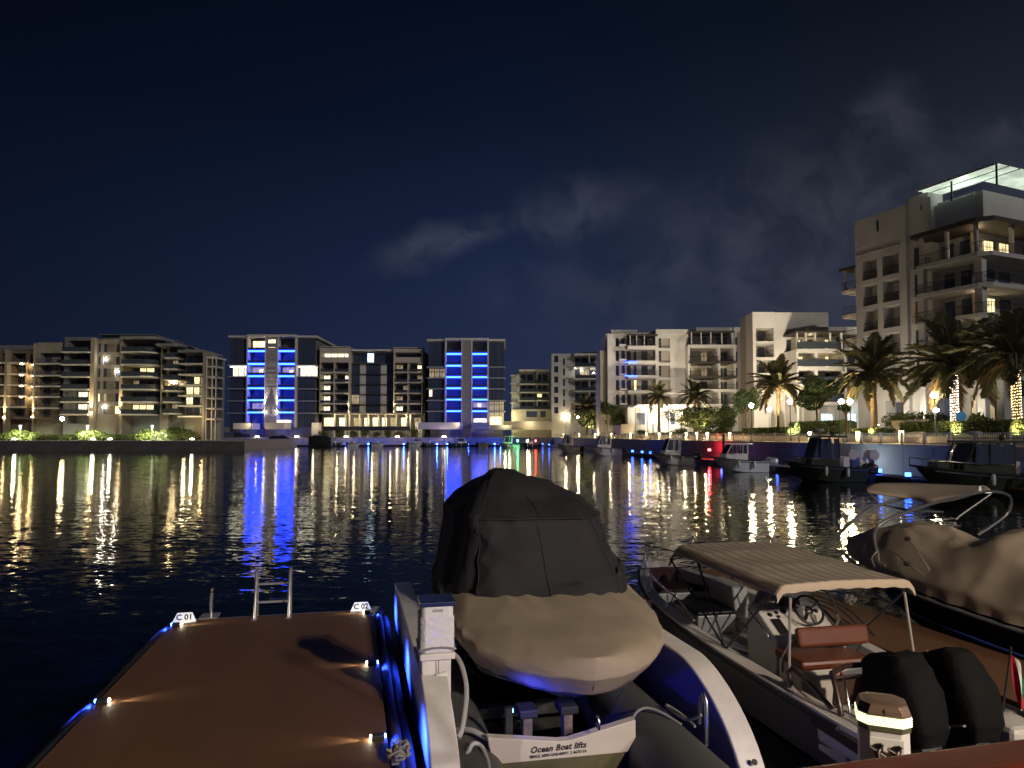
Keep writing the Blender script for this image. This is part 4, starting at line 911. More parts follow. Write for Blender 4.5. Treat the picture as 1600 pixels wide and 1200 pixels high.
# ground spots that graze the palms and lawns
def ground_spot(label, p, d, power, col=(1, .80, .42), size=70):
    t = thing('ground_spotlight', label, 'spotlight', p, 0, 'garden spotlights'); MB().lathe([(.1, 0), (.11, .12), (.09, .16)], 10).obj('housing', t, 40, DARKM)
    MB().lathe([(.085, .161), (.05, .17)], 10, WHITEP).obj('lens', t); spot('spot_beam', t, (0, 0, .2), d, power, col, size, .8, .06)
for l, u, o, d, pw in (('spotlight below the warm string lit palm at the right edge', 1576, 9.6, (.1, .1, 1), 3000), ('added garden light under the long clipped hedge', 1475, 7.5, (1, .1, .25), 2200), ('added garden light at the right end of the long clipped hedge', 1565, 7.5, (1, -.1, .25), 1800), ('added garden light on the lawn left of the dark hedge', 1225, 7.5, (1, .1, .25), 4500), ('added garden light by the short low hedge', 1350, 7.5, (1, .2, .25), 2200), ('added garden light at the left end of the bright podium', 978, 7.5, (1, .3, .5), 3000), ('added garden light between the two furthest lamps', 905, 7.5, (1, .3, .5), 6000), ('spotlight at the foot of the bare trunked palm', 1360, 8.8, (.15, .12, 1), 4500), ('spotlight at the foot of the lit palm between the globe lamps', 1212, 9.6, (.12, .2, 1), 6000), ('spotlight below the white string lit palm', 1484, 9.9, (.1, .1, 1), 3500),
                    ('spotlight below the dark round tree', 1290, 11, (-.1, 0, 1), 1200), ('spotlight under the spreading tree', 1100, 5.2, (0, 0, 1), 2600), ('spotlight under the bushy tree', 960, 6.5, (.1, 0, 1), 4500), ('spotlight under the small lit tree', 888, 7, (.1, 0, 1), 7000), ('spotlight under the small tree right of the furthest lamps', 922, 8, (0, 0, 1), 6000)):
    ground_spot(l, bank(u, o, .02), d, pw)  # the garden lights are added to brighten hedges, lawn and far trees
t = thing('white_banner', 'pair of tall white feather banners below the lit palm', 'banner', bank(1214, 9.3))
for x in (-.75, .35): MB().prism([(x, 0, 0), (x + .55, 0, 0), (x + .6, 0, 2.2), (x + .3, 0, 3.0), (x, 0, 2.4)], (0, .05, 0)).obj('banner_cloth', t, mat=mat('white_cloth', (.8, .8, .78), .8))
for l, u, o, d, pw in (('added wall washer aimed at the blue lit balconies of the long white flats', 990, 12, (0, 1, .8), 8500), ('added wall washer aimed at the blank wall of the long white flats', 1050, 14, (0, 1, .85), 8500), ('added wall washer aimed at the right balconies of the long white flats', 1112, 15, (0, 1, .7), 12000),
                    ('added wall washer below the blank side wall beside the lit palm', 1236, 13.5, (.1, 1, .85), 11500), ('added wall washer below the curved balconies behind the dark round tree', 1276, 15, (.1, 1, .9), 7500), ('added wall washer at the foot of the largest block, behind the bare trunked palm', 1372, 15, (.5, 1, .9), 1300), ('added wall washer at the foot of the largest block, behind the shrubs', 1425, 17, (.6, 1, .9), 1100), ('added wall washer at the foot of the largest block, behind the hedge', 1520, 19, (.2, 1, 1.1), 900), ('added wall washer below the curved grey balconies', 920, 14, (0, 1, .4), 8000), ('added wall washer below the small four storey flats', 832, 12, (0, 1, .4), 7000)):
    ground_spot(l, bank(u, o, .3), d, pw, (1, .86, .66), 110)  # washers added only to brighten the facades, hidden behind the planting
ground_spot('spotlight aimed at the white banners', bank(1210, 8.2, .02), (.1, .9, .9), 300, (1, .95, .8))
t = thing('round_sign', 'small round blue lit sign beside the white string lit palm', 'sign', bank(1502, 10.6, .35)); MB().lathe([(.42, -.06), (.45, 0), (.42, .06)], 18, None, Matrix.Translation((0, 0, .9)) @ Matrix.Rotation(math.pi / 2, 4, 'X')).obj('sign_panel', t, 40, mat('blue_sign', (.02, .12, .3), .4, emit=.04, ecol=(.03, .25, .8)))
q = MB(); q.lathe([(.16, -.075), (.16, -.062)], 12, None, Matrix.Translation((.02, 0, .72)) @ Matrix.Rotation(math.pi / 2, 4, 'X')); q.lathe([(.1, -.075), (.1, -.062)], 12, None, Matrix.Translation((0, 0, 1.12)) @ Matrix.Rotation(math.pi / 2, 4, 'X')); q.obj('sign_emblem', t, 40, mat('cyan_emblem', (.3, .7, .9), .4, emit=2.2, ecol=(.15, .7, 1)))
MB().box(-.05, .05, -.03, .03, -.4, .5).obj('post', t, mat=DARKM)
t = thing('entrance_sign', 'pale rectangular sign board on the fence left of the white boats', 'sign', bank(980, .6)); MB().box(-1.1, 1.1, -.05, .05, 1.0, 2.6).obj('sign_panel', t, mat=mat('sign_board', (.6, .55, .5), .7)); MB().box(-2.4, -1.2, -.05, .05, .8, 2.4).obj('sign_panel', t, mat=mat('violet_board', (.2, .15, .4), .7))
MB().box(-.06, .06, -.04, .04, 0, 1.0).obj('post', t, mat=DARKM)
# paved ramp, steps of light and low walls behind the fence
t = tag(MB().loft([[bank(1398, 6.6, .45), bank(1392, 14, .9)], [bank(1440, 6.6, .02 + .55), bank(1452, 14, .9)]]).obj('ramp', mat=PAVE), kind='structure')
def bollard_light(label, p, power=30):
    t = thing('bollard_light', label, 'bollard light', p, 0, 'square bollard lights behind the fence'); MB().box(-.13, .13, -.13, .13, 0, .75).obj('post', t, mat=SLABW); MB().box(-.12, .12, -.12, .12, .75, .98, mat('bollard_lens', (.9, .8, .6), .4, emit=11, ecol=(1, .78, .4))).obj('lens', t)
    MB().box(-.14, .14, -.14, .14, .98, 1.03).obj('cap', t, mat=SLABW); point('bollard_glow', t, (-.35, -.3, .8), power, (1, .78, .42), .1)
for i, u in enumerate((1408, 1340, 1265, 1140, 1105, 1088, 1072, 1048, 1030, 1010, 985, 955, 930, 905, 880)):
    bollard_light(['bollard light on the ramp below the bare trunked palm', 'bollard light below the double globe lamp', 'bollard light below the dark hedge', 'bollard light right of the spreading tree', 'bollard light under the right side of the spreading tree', 'bollard light under the middle of the spreading tree', 'bollard light under the left side of the spreading tree', 'bollard light left of the spreading tree', 'bollard light below the podium palm', 'bollard light below the bright podium', 'bollard light right of the pale sign board', 'bollard light below the bushy tree', 'bollard light left of the bushy tree', 'bollard light below the second furthest globe lamp', 'furthest bollard light on the promenade'][i], bank(u, 5.2 if u > 1120 else 3.5), 150 if u > 1120 else 300)

# ---------------------------------------------------------------- promenade fence: posts, two rails and thin bars
FH = .86
fence = thing('promenade_fence', 'long pale railing with posts along the right promenade', 'fence', (qx(30) + .3, 30, ZQ))
FPM = mat('fence_paint', (.60, .54, .46), .6)
pm = MB().box(-.07, .07, -.07, .07, 0, FH + .04).mesh('post', mat=FPM)
i = 0; Y = 30.0; ys = []
while Y < 190: ys.append(Y); Y += 2.3 if Y < 110 else 4.6
for Y in ys: link('post', pm, fence, (qx(Y) - qx(30), Y - 30, 0))
for z in (FH - .05, .12):
    MB().tube([(qx(y) - qx(30), y - 30, z) for y in (30, ys[-1])], .035, 6).obj('rail', fence, mat=FPM)
b = MB()
for a, c in zip(ys[:-1], ys[1:]):
    n = 14
    for k in range(1, n):
        y = a + (c - a) * k / n; x = qx(y) - qx(30); b.box(x - .012, x + .012, y - 30 - .012, y - 30 + .012, .15, FH - .08)
tag(b.obj('baluster', fence, mat=FPM), kind='stuff')
fl = thing('quay_fence', 'thin dark railing along the far quay below the blue lit towers', 'fence', (-70, 194.4, ZQ)); b = MB()
b.box(0, 100, -.02, .02, .9, .95)
for k in range(41): b.box(k * 2.5 - .03, k * 2.5 + .03, -.03, .03, 0, .9)
b.obj('railing', fl, mat=RAIL)

# ================================================================ MOORED BOATS AND PONTOONS
PDECK = mat('pontoon_deck_brown', (.21, .095, .042), .62, var=.22, vs=1.1, bump=.25, bs=60, stretch=(1, .06, 1))
def pontoon(label, a, c, wd, n=None, z=.45):
    a, c = Vector((*a, 0)), Vector((*c, 0)); L = (c - a).length; ang = math.atan2((c - a).y, (c - a).x)
    t = thing('floating_pontoon', label, 'pontoon', a, ang, 'floating pontoons along the quays')
    MB().box(0, L, -wd / 2, wd / 2, z - .08, z).obj('deck', t, mat=PDECK); MB().box(0, L, -wd / 2 - .08, wd / 2 + .08, -.3, z - .081).obj('float', t, mat=RUBBER); return t
def pontoon_light(label, p, m=None, power=0, glow=(.02, .09, 1)):
    t = thing('pontoon_light', label, 'pontoon light', p, 0, 'small lights on the far pontoons'); MB().box(-.1, .1, -.07, .07, 0, .12).obj('housing', t, mat=DARKM); MB().box(-.13, .13, -.10, .10, .121, .34, m or BLUEP).obj('lens', t)
    if power: point('light_glow', t, (0, .3, .55), power, glow, .08)
    return t
pontoon('long floating pontoon along the quay below the blue lit towers', (-92, 189.5), (8, 189.5), 2.4)
pontoon('long floating pontoon below the right promenade wall', (qx(185) - 2.6, 185), (qx(28) - 2.6, 28), 1.8)
for i, (u, m, pw) in enumerate(((361, 0, 160), (376.5, 0, 160), (393, 0, 160), (414, 0, 90), (447, 0, 240), (485, 0, 160), (541, 0, 220), (576, 0, 120), (596, 0, 160), (631, 0, 200), (683, 0, 200), (699, 0, 200), (731.5, 0, 220), (761, 0, 160), (773, 0, 160), (782, 0, 200))):
    t = pontoon_light('blue light on the far pontoon, number %s from the left along the quay' % ['one', 'two', 'three', 'four', 'five', 'six', 'seven', 'eight', 'nine', 'ten', 'eleven', 'twelve', 'thirteen', 'fourteen', 'fifteen', 'sixteen'][i], (xu(u, 190.3), 190.3, .45), BLUEP, pw * .35)
    t['label'] = ('blue pontoon light below the ' + ['left wing of the left tower, outermost', 'left wing of the left tower, second', 'left wing of the left tower, nearest the frame', 'left framed bay of the left tower', 'right framed bay of the left tower', 'right wing of the left tower', 'left cream frame of the middle block', 'left half of the dark glass centre', 'right half of the dark glass centre', 'right cream frame of the middle block', 'left wing of the right tower', 'left framed bay of the right tower', 'stone column of the right tower', 'right framed bay of the right tower', 'right wing of the right tower', 'outer corner of the right tower'][i])
t = pontoon_light('red light on the far pontoon right of the left blue tower', (xu(467, 190.3), 190.3, .45), REDP, 420, (1, .02, .03))
for i, (u, l) in enumerate(((402, 'left stone column'), (464, 'red pontoon light'), (541, 'left end of the middle block'), (621, 'right end of the middle block'), (694, 'left wing of the right tower'))):
    t = thing('quay_light', 'warm flat light on the far quay edge near the ' + l, 'quay light', (xu(u, 193.6), 193.6, ZQ + .02), 0, 'warm lights on the far quay edge'); MB().lathe([(.45, 0), (.45, .1), (.35, .16)], 12).obj('housing', t, 40, DARKM); MB().lathe([(.62, .161), (.55, .34), (.2, .42)], 14, mat('quay_lens', (.9, .8, .6), .4, emit=16, ecol=(1, .72, .42))).obj('lens', t, 40)
    point('light_glow', t, (0, -.5, .7), 80, (1, .75, .45), .15)
# blue lights by the right quay wall
for i, (u, o, pw) in enumerate(((806, -4, 160), (848, -4, 160), (858, -4, 120), (988, -3.0, 160), (1003, -3.0, 200), (1016, -3.0, 160), (1128, -3.0, 260), (1212, -2.6, 160), (1334, -2.0, 120), (1372, -2.4, 260), (1417, -3.6, 220))):
    x, y = off(u, o); pontoon_light(['blue light near the furthest boats on the right', 'blue light behind the boat with coloured lamps', 'blue light right of the boat with coloured lamps', 'blue light right of the paired cruisers, nearest them', 'middle blue light between the cruisers and the white boats', 'blue light left of the first white hardtop boat', 'blue light behind the second white boat', 'blue light behind the silver outboards', 'pale blue light at the stern of the first green patrol boat', 'blue light behind the black outboards of the green patrol boat', 'brightest blue light between the two green patrol boats'][i], (x, y, .45), BLUEN if i != 8 else mat('ice_lamp', (.6, .9, 1), .4, emit=40, ecol=(.5, .85, 1)), pw * (.9 if i == 8 else .02), glow=(.7, .85, 1) if i == 8 else (.02, .09, 1))
x, y = off(1108, -1.6); pontoon_light('red lamp glowing on the quay wall behind the white boats', (x, y, 1.2), REDP, 130, (1, .02, .05))

def hull_rings(L, B, z0, z1, draft=.35, n=15, full=2.3, rake=.9, tr=.92):
    out = []
    for i in range(n + 1):
        q = i / n; h = B / 2 * (tr + (1 - tr) * min(1, q / .35)) * (1 - max(0, (q - .42) / .58) ** full) + .02
        zs = z0 + (z1 - z0) * q ** 1.8; zk = -draft + (zs + draft - .12) * max(0, (q - .62) / .38) ** 2.4; hc = h * (.86 - .5 * max(0, q - .5)); zc = .02 + (zs - .1) * .72 * max(0, (q - .35) / .65) ** 1.8
        x = L * q; k = rake * max(0, (q - .45) / .55) ** 2
        out.append([Vector((x, h, zs)), Vector((x - .02 * k, h * .985, zs - .07)), Vector((x - k * .55, hc, max(zc, zk))), Vector((x - k, 0, zk)), Vector((x - k * .55, -hc, max(zc, zk))), Vector((x - .02 * k, -h * .985, zs - .07)), Vector((x, -h, zs))])
    return out
def outboard(parent, p, cm, s=1.0, tilt=0, sub=True, cz=1):
    m = Matrix.Translation(p) @ Matrix.Rotation(tilt, 4, 'Y') @ Matrix.Scale(s, 4)
    b = MB(); prof = []
    for z, x0, x1, w_ in ((.18, -.50, .12, .16), (.30, -.58, .17, .21), (.55, -.60, .18, .235), (.72, -.58, .17, .22), (.83, -.52 if cz > 1 else -.44, .14 if cz > 1 else .08, .18), (.87, -.42 if cz > 1 else -.32, .06 if cz > 1 else -.02, .11)):
        prof.append([m @ Vector(((x0 + x1) / 2 + (x1 - x0) / 2 * (abs(math.cos(a)) ** (.4 if cz > 1 else .6)) * (1 if math.cos(a) > 0 else -1), w_ * (abs(math.sin(a)) ** .6) * (1 if math.sin(a) > 0 else -1), .18 + (z - .18) * cz)) for a in [2 * math.pi * k / (40 if cz > 1 else 16) for k in range(40 if cz > 1 else 16)]])
    if cz > 1:
        fine = []
        for g0, g1 in zip(prof[:-1], prof[1:]): fine += [[a.lerp(c, k / 5) for a, c in zip(g0, g1)] for k in range(5)]
        fine.append(prof[-1]); ce = m @ Vector((-.2, 0, .5)); prof = [[p + (p - ce).normalized() * (.030 * noise.noise(p * 3.2) + .018 * (1 - abs(noise.noise(p * 5 + Vector((0, 0, p.x * 3))))) ** 5) for p in g] for g in fine]
    b.loft(prof, closed=True, caps=True); e = b.obj('outboard_engine', parent, 60, cm)
    if sub:
        b = MB(); b.box(-.38, .02, -.09, .09, -.75, .20, None, m); b.box(-.46, -.02, -.02, .02, -1.0, -.75, None, m); b.box(0, .22, -.14, .14, -.1, .24, None, m); b.obj('engine_leg', e, 40, BLACK)
        b = MB(); b.box(-.46, -.02, -.242, .242, .345, .365, None, m); b.obj('cowl_stripe', e, mat=mat('cowl_grey', (.2, .2, .21), .4))
    return e
def moored(name, label, stern, ang, L, B, hm, style, group, zs=(.85, 1.15), engines=2, cm=BLACK, cat='boat', top=2.3, trim=None):
    t = thing(name, label, cat, stern, ang, group)
    r = hull_rings(L, B, *zs); b = MB(); b.loft(r); b.add(r[0], [tuple(range(7))]); b.obj('hull', t, 40, hm)
    b = MB(); b.loft([[g[0] + Vector((0, -.05, -.06)), Vector((g[0].x, 0, g[0].z - .03)), g[6] + Vector((0, .05, -.06))] for g in r]); b.obj('deck', t, 40, trim or WHITE)
    b = MB(); b.tube([g[0] for g in r], .045, 5); b.tube([g[6] for g in r], .045, 5); b.obj('rub_rail', t, mat=RUBBER)
    zd = zs[0] - .05
    if style in ('hardtop', 'cabin', 'patrol'):
        x0, x1 = (.30, .66) if style == 'hardtop' else (.36, .74) if style == 'cabin' else (.34, .68)
        wb = B * .38; a, c = L * x0, L * x1; zt = top
        ck = hm if style == 'patrol' else WHITE
        b = MB(); b.loft([[Vector((a, -wb, zd)), Vector((a, wb, zd))][::1], [Vector((a, -wb, zd + .62)), Vector((a, wb, zd + .62))]])
        low = [(a, -wb), (c, -wb * .8), (c + .35, 0), (c, wb * .8), (a, wb)]
        b = MB(); b.prism([(x, y, zd) for x, y in low], (0, 0, .62)); b.obj('cabin_base', t, mat=ck)
        ws = [(c - .05, -wb * .78), (c + .28, 0), (c - .05, wb * .78)]
        for p, q in zip(ws[:-1], ws[1:]):
            g = MB(); g.loft([[Vector((*p, zd + .62)), Vector((*q, zd + .62))], [Vector((p[0] - .45, p[1] * .92, zt - .06)), Vector((q[0] - .45, q[1], zt - .06))]]); w_ = g.obj('windscreen', t, mat=GLASS)
        for sy in (-1, 1):
            for k in range(3):
                xa = a + (c - a - .5) * k / 3; xb = a + (c - a - .5) * (k + 1) / 3
                if style != 'hardtop' or k > 0:
                    MB().prism([(xa + .06, sy * wb * .985, zd + .66), (xb - .06, sy * wb * .985, zd + .66), (xb - .1, sy * wb * .94, zt - .14), (xa + .06, sy * wb * .94, zt - .14)], (0, sy * .03, 0)).obj('window', t, mat=GLASS)
            for xx, dx in ((a, 0), (a + (c - a) * .33, 0), (c - .05, -.45)): MB().tube([(xx, sy * wb * .97, zd + .6), (xx + dx, sy * wb * .93, zt - .05)], .045, 6).obj('roof_post', t, 50, ck)
        MB().box(a - L * .10, c - .25, -wb * 1.05, wb * 1.05, zt - .05, zt + .07).obj('roof', t, mat=ck if style != 'patrol' else hm, bevel=.03)
        if style == 'patrol':
            b = MB(); 
            for sy in (-1, 1): b.tube([(a - .5, sy * wb, zt + .2), (c - .5, sy * wb, zt + .2)], .025, 6)
            for xx in (a - .4, a + .5, c - .6): b.tube([(xx, -wb, zt + .07), (xx, -wb, zt + .2), (xx, wb, zt + .2), (xx, wb, zt + .07)], .02, 6)
            b.obj('roof_rack', t, 50, DARKM)
            MB().lathe([(.06, 0), (.06, .28), (.3, .3), (.32, .42), (.2, .5)], 14, None, Matrix.Translation((a + (c - a) * .55, 0, zt + .07))).obj('radar', t, 50, mat('radar_grey', (.35, .36, .4), .5))
            MB().lathe([(.05, 0), (.12, .06), (.12, .26), (.05, .3)], 10, None, Matrix.Translation((a + .2, .3, zt + .07))).obj('searchlight', t, 50, DARKM)
            for yy in (-.25, .5): MB().tube([(a - .2, yy, zt + .07), (a - .25, yy, zt + 1.9)], [.02, .008], 5).obj('antenna', t, mat=DARKM)
            for xx, m_ in ((a - .9, WHITE), (a - 1.5, mat('blue_crate', (.05, .08, .35), .5)), (a - 2.0, WHITE)): MB().box(xx - .2, xx + .2, -wb * .9, -wb * .3, zd, zd + .75).obj('deck_locker', t, mat=m_, bevel=.03)
            MB().box(L * .72, L * .84, -.5, .5, zs[1] - .25, zs[1] + .22).obj('bow_locker', t, mat=hm, bevel=.03)
        if style == 'hardtop':
            b = MB()
            for k in range(5): b.tube([(a - L * .08, -wb + wb * .5 * k, zt + .06), (a - L * .12, -wb + wb * .5 * k, zt + .5)], .02, 5)
            b.obj('rod_holder', t, mat=METAL)
    elif style == 'open':
        b = MB(); b.box(L * .36, L * .48, -.4, .4, zd, zd + .75); b.obj('console', t, mat=WHITE, bevel=.04); MB().box(L * .2, L * .28, -.5, .5, zd, zd + .5).obj('seat', t, mat=mat('seat_tan', (.3, .2, .14), .6), bevel=.04)
        for sy in (-1, 1): MB().tube([(L * .30, sy * .5, zd), (L * .32, sy * .5, top), (L * .52, sy * .5, top), (L * .5, sy * .5, zd)], .025, 6).obj('top_frame', t, 60, METAL)
        MB().box(L * .26, L * .56, -.75, .75, top, top + .06).obj('canopy', t, mat=mat('boat_canvas', (.12, .12, .16), .8), bevel=.02)
    b = MB()
    for sy in (0, 6):
        pts = [g[sy] + Vector((0, 0, .0)) for g in r if g[0].x > L * .55]
        b.tube([p + Vector((0, 0, .42)) for p in pts], .018, 5)
        for p in pts[::2]: b.tube([p, p + Vector((0, 0, .42))], .014, 5)
    b.obj('bow_rail', t, 60, METAL)
    for sy in (1, -1):
        for q in (4, 8): p_ = r[q][0 if sy > 0 else 6]; MB().lathe([(.02, -.62), (.10, -.54), (.11, -.3), (.10, -.06), (.02, 0)], 10, None, Matrix.Translation(p_ + Vector((0, sy * .12, -.02)))).obj('fender', t, 50, mat('fender_white', (.6, .6, .62), .5))
        b = MB(); b.loft([[g[1 if sy > 0 else 5] + Vector((0, sy * .012, -.04)) for g in r[:-2]], [g[1 if sy > 0 else 5] + Vector((0, sy * .012, -.12)) for g in r[:-2]]]); b.obj('hull_stripe', t, mat=mat('navy_stripe', (.03, .04, .09), .4))
    if style != 'patrol': MB().tube([(L * .3, -.3, top - .1), (L * .27, -.3, top + 1.7)], [.018, .008], 5).obj('antenna', t, mat=WHITE)
    for k in range(engines): outboard(t, Vector((-.25, (k - (engines - 1) / 2) * .62, .35)), cm, 1.0, sub=True)
    return t
GREEN = mat('patrol_green', (.018, .030, .020), .5, var=.2, vs=2); GREYB = mat('grey_hull', (.74, .75, .80), .3, coat=.3); SILVER = mat('silver_cowl', (.40, .40, .42), .3, metal=.4, coat=.4)
GB = 'boats moored along the right quay'
def berth(us, vw, ub):
    "stern and bow columns and waterline row give stern point, length and heading"
    Y = CH * F / (vw - 680); s = Vector((xu(us, Y), Y, 0)); e = Vector((xu(ub, Y + .6), Y + .6, 0)); d = e - s; return s, math.atan2(d.y, d.x), d.length
def rail_boat(us, vw, ub, *a, **k):
    s, an, L = berth(us, vw, ub); return moored(a[0], a[1], s, an, L, *a[2:], **k)
t = rail_boat(1344, 752, 1222, 'patrol_boat', 'dark green patrol boat with white canister drums and black outboards', 2.7, GREEN, 'patrol', GB, zs=(.95, 1.35), engines=3, top=3.0, trim=GREEN)
for k, (x, y, z) in enumerate(((.35, -.75, 1.75), (-.85, -.45, 1.75))):
    m_ = Matrix.Translation((x, y, z)) @ Matrix.Rotation(math.pi / 2, 4, 'X')
    MB().lathe([(.30, -.45), (.36, -.40), (.36, .40), (.30, .45)], 18, None, m_).obj('raft_canister', t, 40, mat('canister_white', (.6, .58, .6), .5))
    MB().box(x - .1, x + .1, y - .2, y + .2, .8, z - .3).obj('canister_stand', t, mat=DARKM)
t = rail_boat(1640, 772, 1420, 'patrol_boat', 'larger dark green patrol boat with a roof radar, cut by the right edge', 2.9, GREEN, 'patrol', GB, zs=(1.0, 1.5), engines=2, top=2.75, trim=GREEN)
rail_boat(1196, 737, 1108, 'motor_boat', 'grey hulled motor boat with a windscreen and silver outboards, beside the red lamp', 2.5, GREYB, 'cabin', GB, zs=(.95, 1.25), engines=3, top=2.35, cm=SILVER)
rail_boat(1082, 726, 1015, 'motor_boat', 'pale hardtop boat with black outboards left of the red lamp', 2.5, WHITE, 'hardtop', GB, zs=(.9, 1.3), engines=2, top=2.75)
rail_boat(971, 712, 915, 'motor_boat', 'pale hardtop cruiser in front of the pale sign board, right of its twin', 2.7, GREYB, 'hardtop', GB, zs=(1.1, 1.6), engines=2, top=3.1)
rail_boat(906, 707.5, 868, 'motor_boat', 'pale hardtop cruiser with a blue lit bow, left of its twin', 2.7, WHITE, 'hardtop', GB, zs=(1.1, 1.6), engines=2, top=3.2)
t = rail_boat(840, 700, 812, 'motor_boat', 'small boat with green, white and red lamps', 2.2, mat('navy_hull', (.03, .04, .09), .4), 'open', GB, engines=1, top=2.3)
for x, m_, c in ((5.0, GREENP, (.02, 1, .25)), (2.6, WHITEP, (1, 1, .9)), (.6, REDP, (1, .03, .03))):
    MB().box(x - .14, x + .14, -1.25, -1.05, 1.55, 1.95, m_).obj('boat_lamp', t); point('lamp_glow', t, (x, -1.6, 1.7), 90, c, .1)
t = rail_boat(812, 699.5, 778, 'motor_boat', 'cabin boat at the corner where the two quays meet', 2.5, GREYB, 'cabin', GB, engines=2, top=2.8)
GF = 'boats moored at the far pontoon'
FB = [(545, 560, 'open', WHITE, 'low open boat below the left cream frame of the middle block'), (582, 598, 'open', GREYB, 'open boat below the dark glass centre of the middle block'), (640, 656, 'cabin', GREYB, 'small cabin boat below the right cream frame of the middle block'),
      (664, 676, 'open', mat('navy_hull', (.03, .04, .09), .4), 'dark open boat left of the right blue tower'), (705, 727, 'cabin', mat('navy_hull', (.03, .04, .09), .4), 'cabin boat below the left bay of the right blue tower'), (748, 762, 'open', GREYB, 'open boat below the right bay of the right blue tower'),
      (515, 530, 'open', mat('navy_hull', (.03, .04, .09), .4), 'dark open boat below the right wing of the left blue tower')]
for i, (a, c, st, hm, l) in enumerate(FB):
    moored('motor_boat', l, (xu(a, 187.2), 187.2, 0), 0.02 * (i - 3), (c - a) * 187 / F * 1.4, 2.1, hm, st, GF, zs=(.8, 1.1), engines=1, top=2.3)
def covered_far(label, u, r):
    t = thing('covered_boat', label, 'boat', (xu(u, 187), 187, 0), 0, GF); ms = []
    for i in range(9):
        a = math.pi * i / 8; w_ = r * (.35 + .65 * math.sin(a) ** .6); ms.append([Vector((-3 + .75 * i, w_ * math.cos(b_), .25 + (1.5 + .75 * math.sin(a * .8 + .5) + .25 * noise.noise(Vector((i * .9, b_, u)))) * math.sin(b_) ** .7)) for b_ in [math.pi * k / 10 for k in range(11)]])
    MB().loft(ms, caps=True).obj('boat_cover', t, 60, mat('black_cover', (.012, .012, .016), .9)); MB().box(-3, 3, -r * .8, r * .8, -.2, .3).obj('hull', t, mat=BLACK, bevel=.1); t.scale = (1, 1, 1.25); return t
covered_far('tall boat under a black cover in front of the stone column', 438, 1.3); covered_far('lower boat under a black cover right of the red pontoon light', 500, 1.2)
for u, l, h in ((404, 'dark mooring pile at the left end of the far pontoon', 1.6), (584, 'slim mast rising in front of the middle block', 5.2), (1130, 'slim mooring pile behind the grey hulled boat', 3.0)):
    t = thing('mooring_pile', l, 'pile', (xu(u, 188) if u < 1000 else off(u, -4)[0], 188 if u < 1000 else off(u, -4)[1], -.5)); MB().tube([(0, 0, 0), (0, 0, h + .5)], .12 if h < 4 else .05, 8).obj('post', t, 60, DARKM)
    MB().lathe([(.17, h + .5), (.14, h + .62), (.02, h + .72)], 10).obj('cap', t, 50, DARKM)
# planting in front of the lit lobby of the middle block
for i, u in enumerate((506, 531, 552, 570, 588, 606, 622, 648)):
    k = 197.5 / F
    shrub(['left end of the lobby', 'left lobby window', 'left of the entrance doors', 'middle of the entrance', 'right of the entrance doors', 'right lobby window', 'right columns of the lobby', 'right end of the lobby'][i], (xu(u, 199.5), 199.5, ZQ), 1.5, 3.0 if i % 2 else 2.2, 90 + i, (LEAF, LEAFY), 420, .26, 'shrubs before the lobby')
    COL.objects[-1]
for o in list(COL.objects):
    if o.get('group') == 'shrubs before the lobby' and not o['label'].startswith('dark'): o['label'] = 'dark shrub on the far quay before the ' + o['label']
# ================================================================ FOREGROUND
def fbm(p, o=3):
    return noise.fractal(Vector(p), 1.0, 2.0, o)
# ---------------------------------------------------------------- near lamp post behind the viewer: its light falls on the piers and boats
lp = D(6.2, -4.2, 1.5)
LPOS = Vector((7.2, -2.9, 0))
t = thing('street_lamp', 'tall globe lamp standing behind the viewer on the quay terrace', 'street lamp', (LPOS.x, LPOS.y, 1.5))
MB().tube([(0, 0, 0), (0, 0, .6), (0, 0, 4.45)], [.1, .07, .05], 10).obj('post', t, 60, DARKM)
MB().lathe([(.16 * math.cos(a), 4.6 + .16 * math.sin(a)) for a in [-1.4 + .35 * k for k in range(9)]], 14, mat('near_globe', (.9, .85, .7), .4, emit=3250, ecol=(1, .81, .62))).obj('globe', t, 60)
# terrace the viewer stands on, with its varnished hand rail
ter = tag(MB().box(-12, 16, -12, .6, 1.2, 1.5).obj('terrace_floor', mat=PAVE), kind='structure')
WOODV = mat('varnished_wood', (.105, .019, .006), .36, var=.35, vs=2.0, stretch=(.6, 9, 9), coat=.25, bump=.1, bs=30)
ra, rb = G(1165, 1207, 2.56), G(1610, 1149, 2.56); dv = (rb - ra).normalized(); ang = math.atan2(dv.y, dv.x)
hr = thing('hand_rail', 'varnished red brown wooden hand rail in the lower right corner', 'railing', (ra.x, ra.y, 1.505), ang)
MB().box(-1.6, 3.2, -.105, 0, .98, 1.06).obj('rail', hr, mat=WOODV, bevel=.018)
for x in (-1.5, .9, 3.0): MB().box(x - .04, x + .04, -.11, -.03, 0, .979).obj('post', hr, mat=WOODV, bevel=.01)
for z in (.3, .62): MB().tube([(-1.5, -.07, z), (3.0, -.07, z)], .008, 6).obj('wire', hr, mat=METAL)

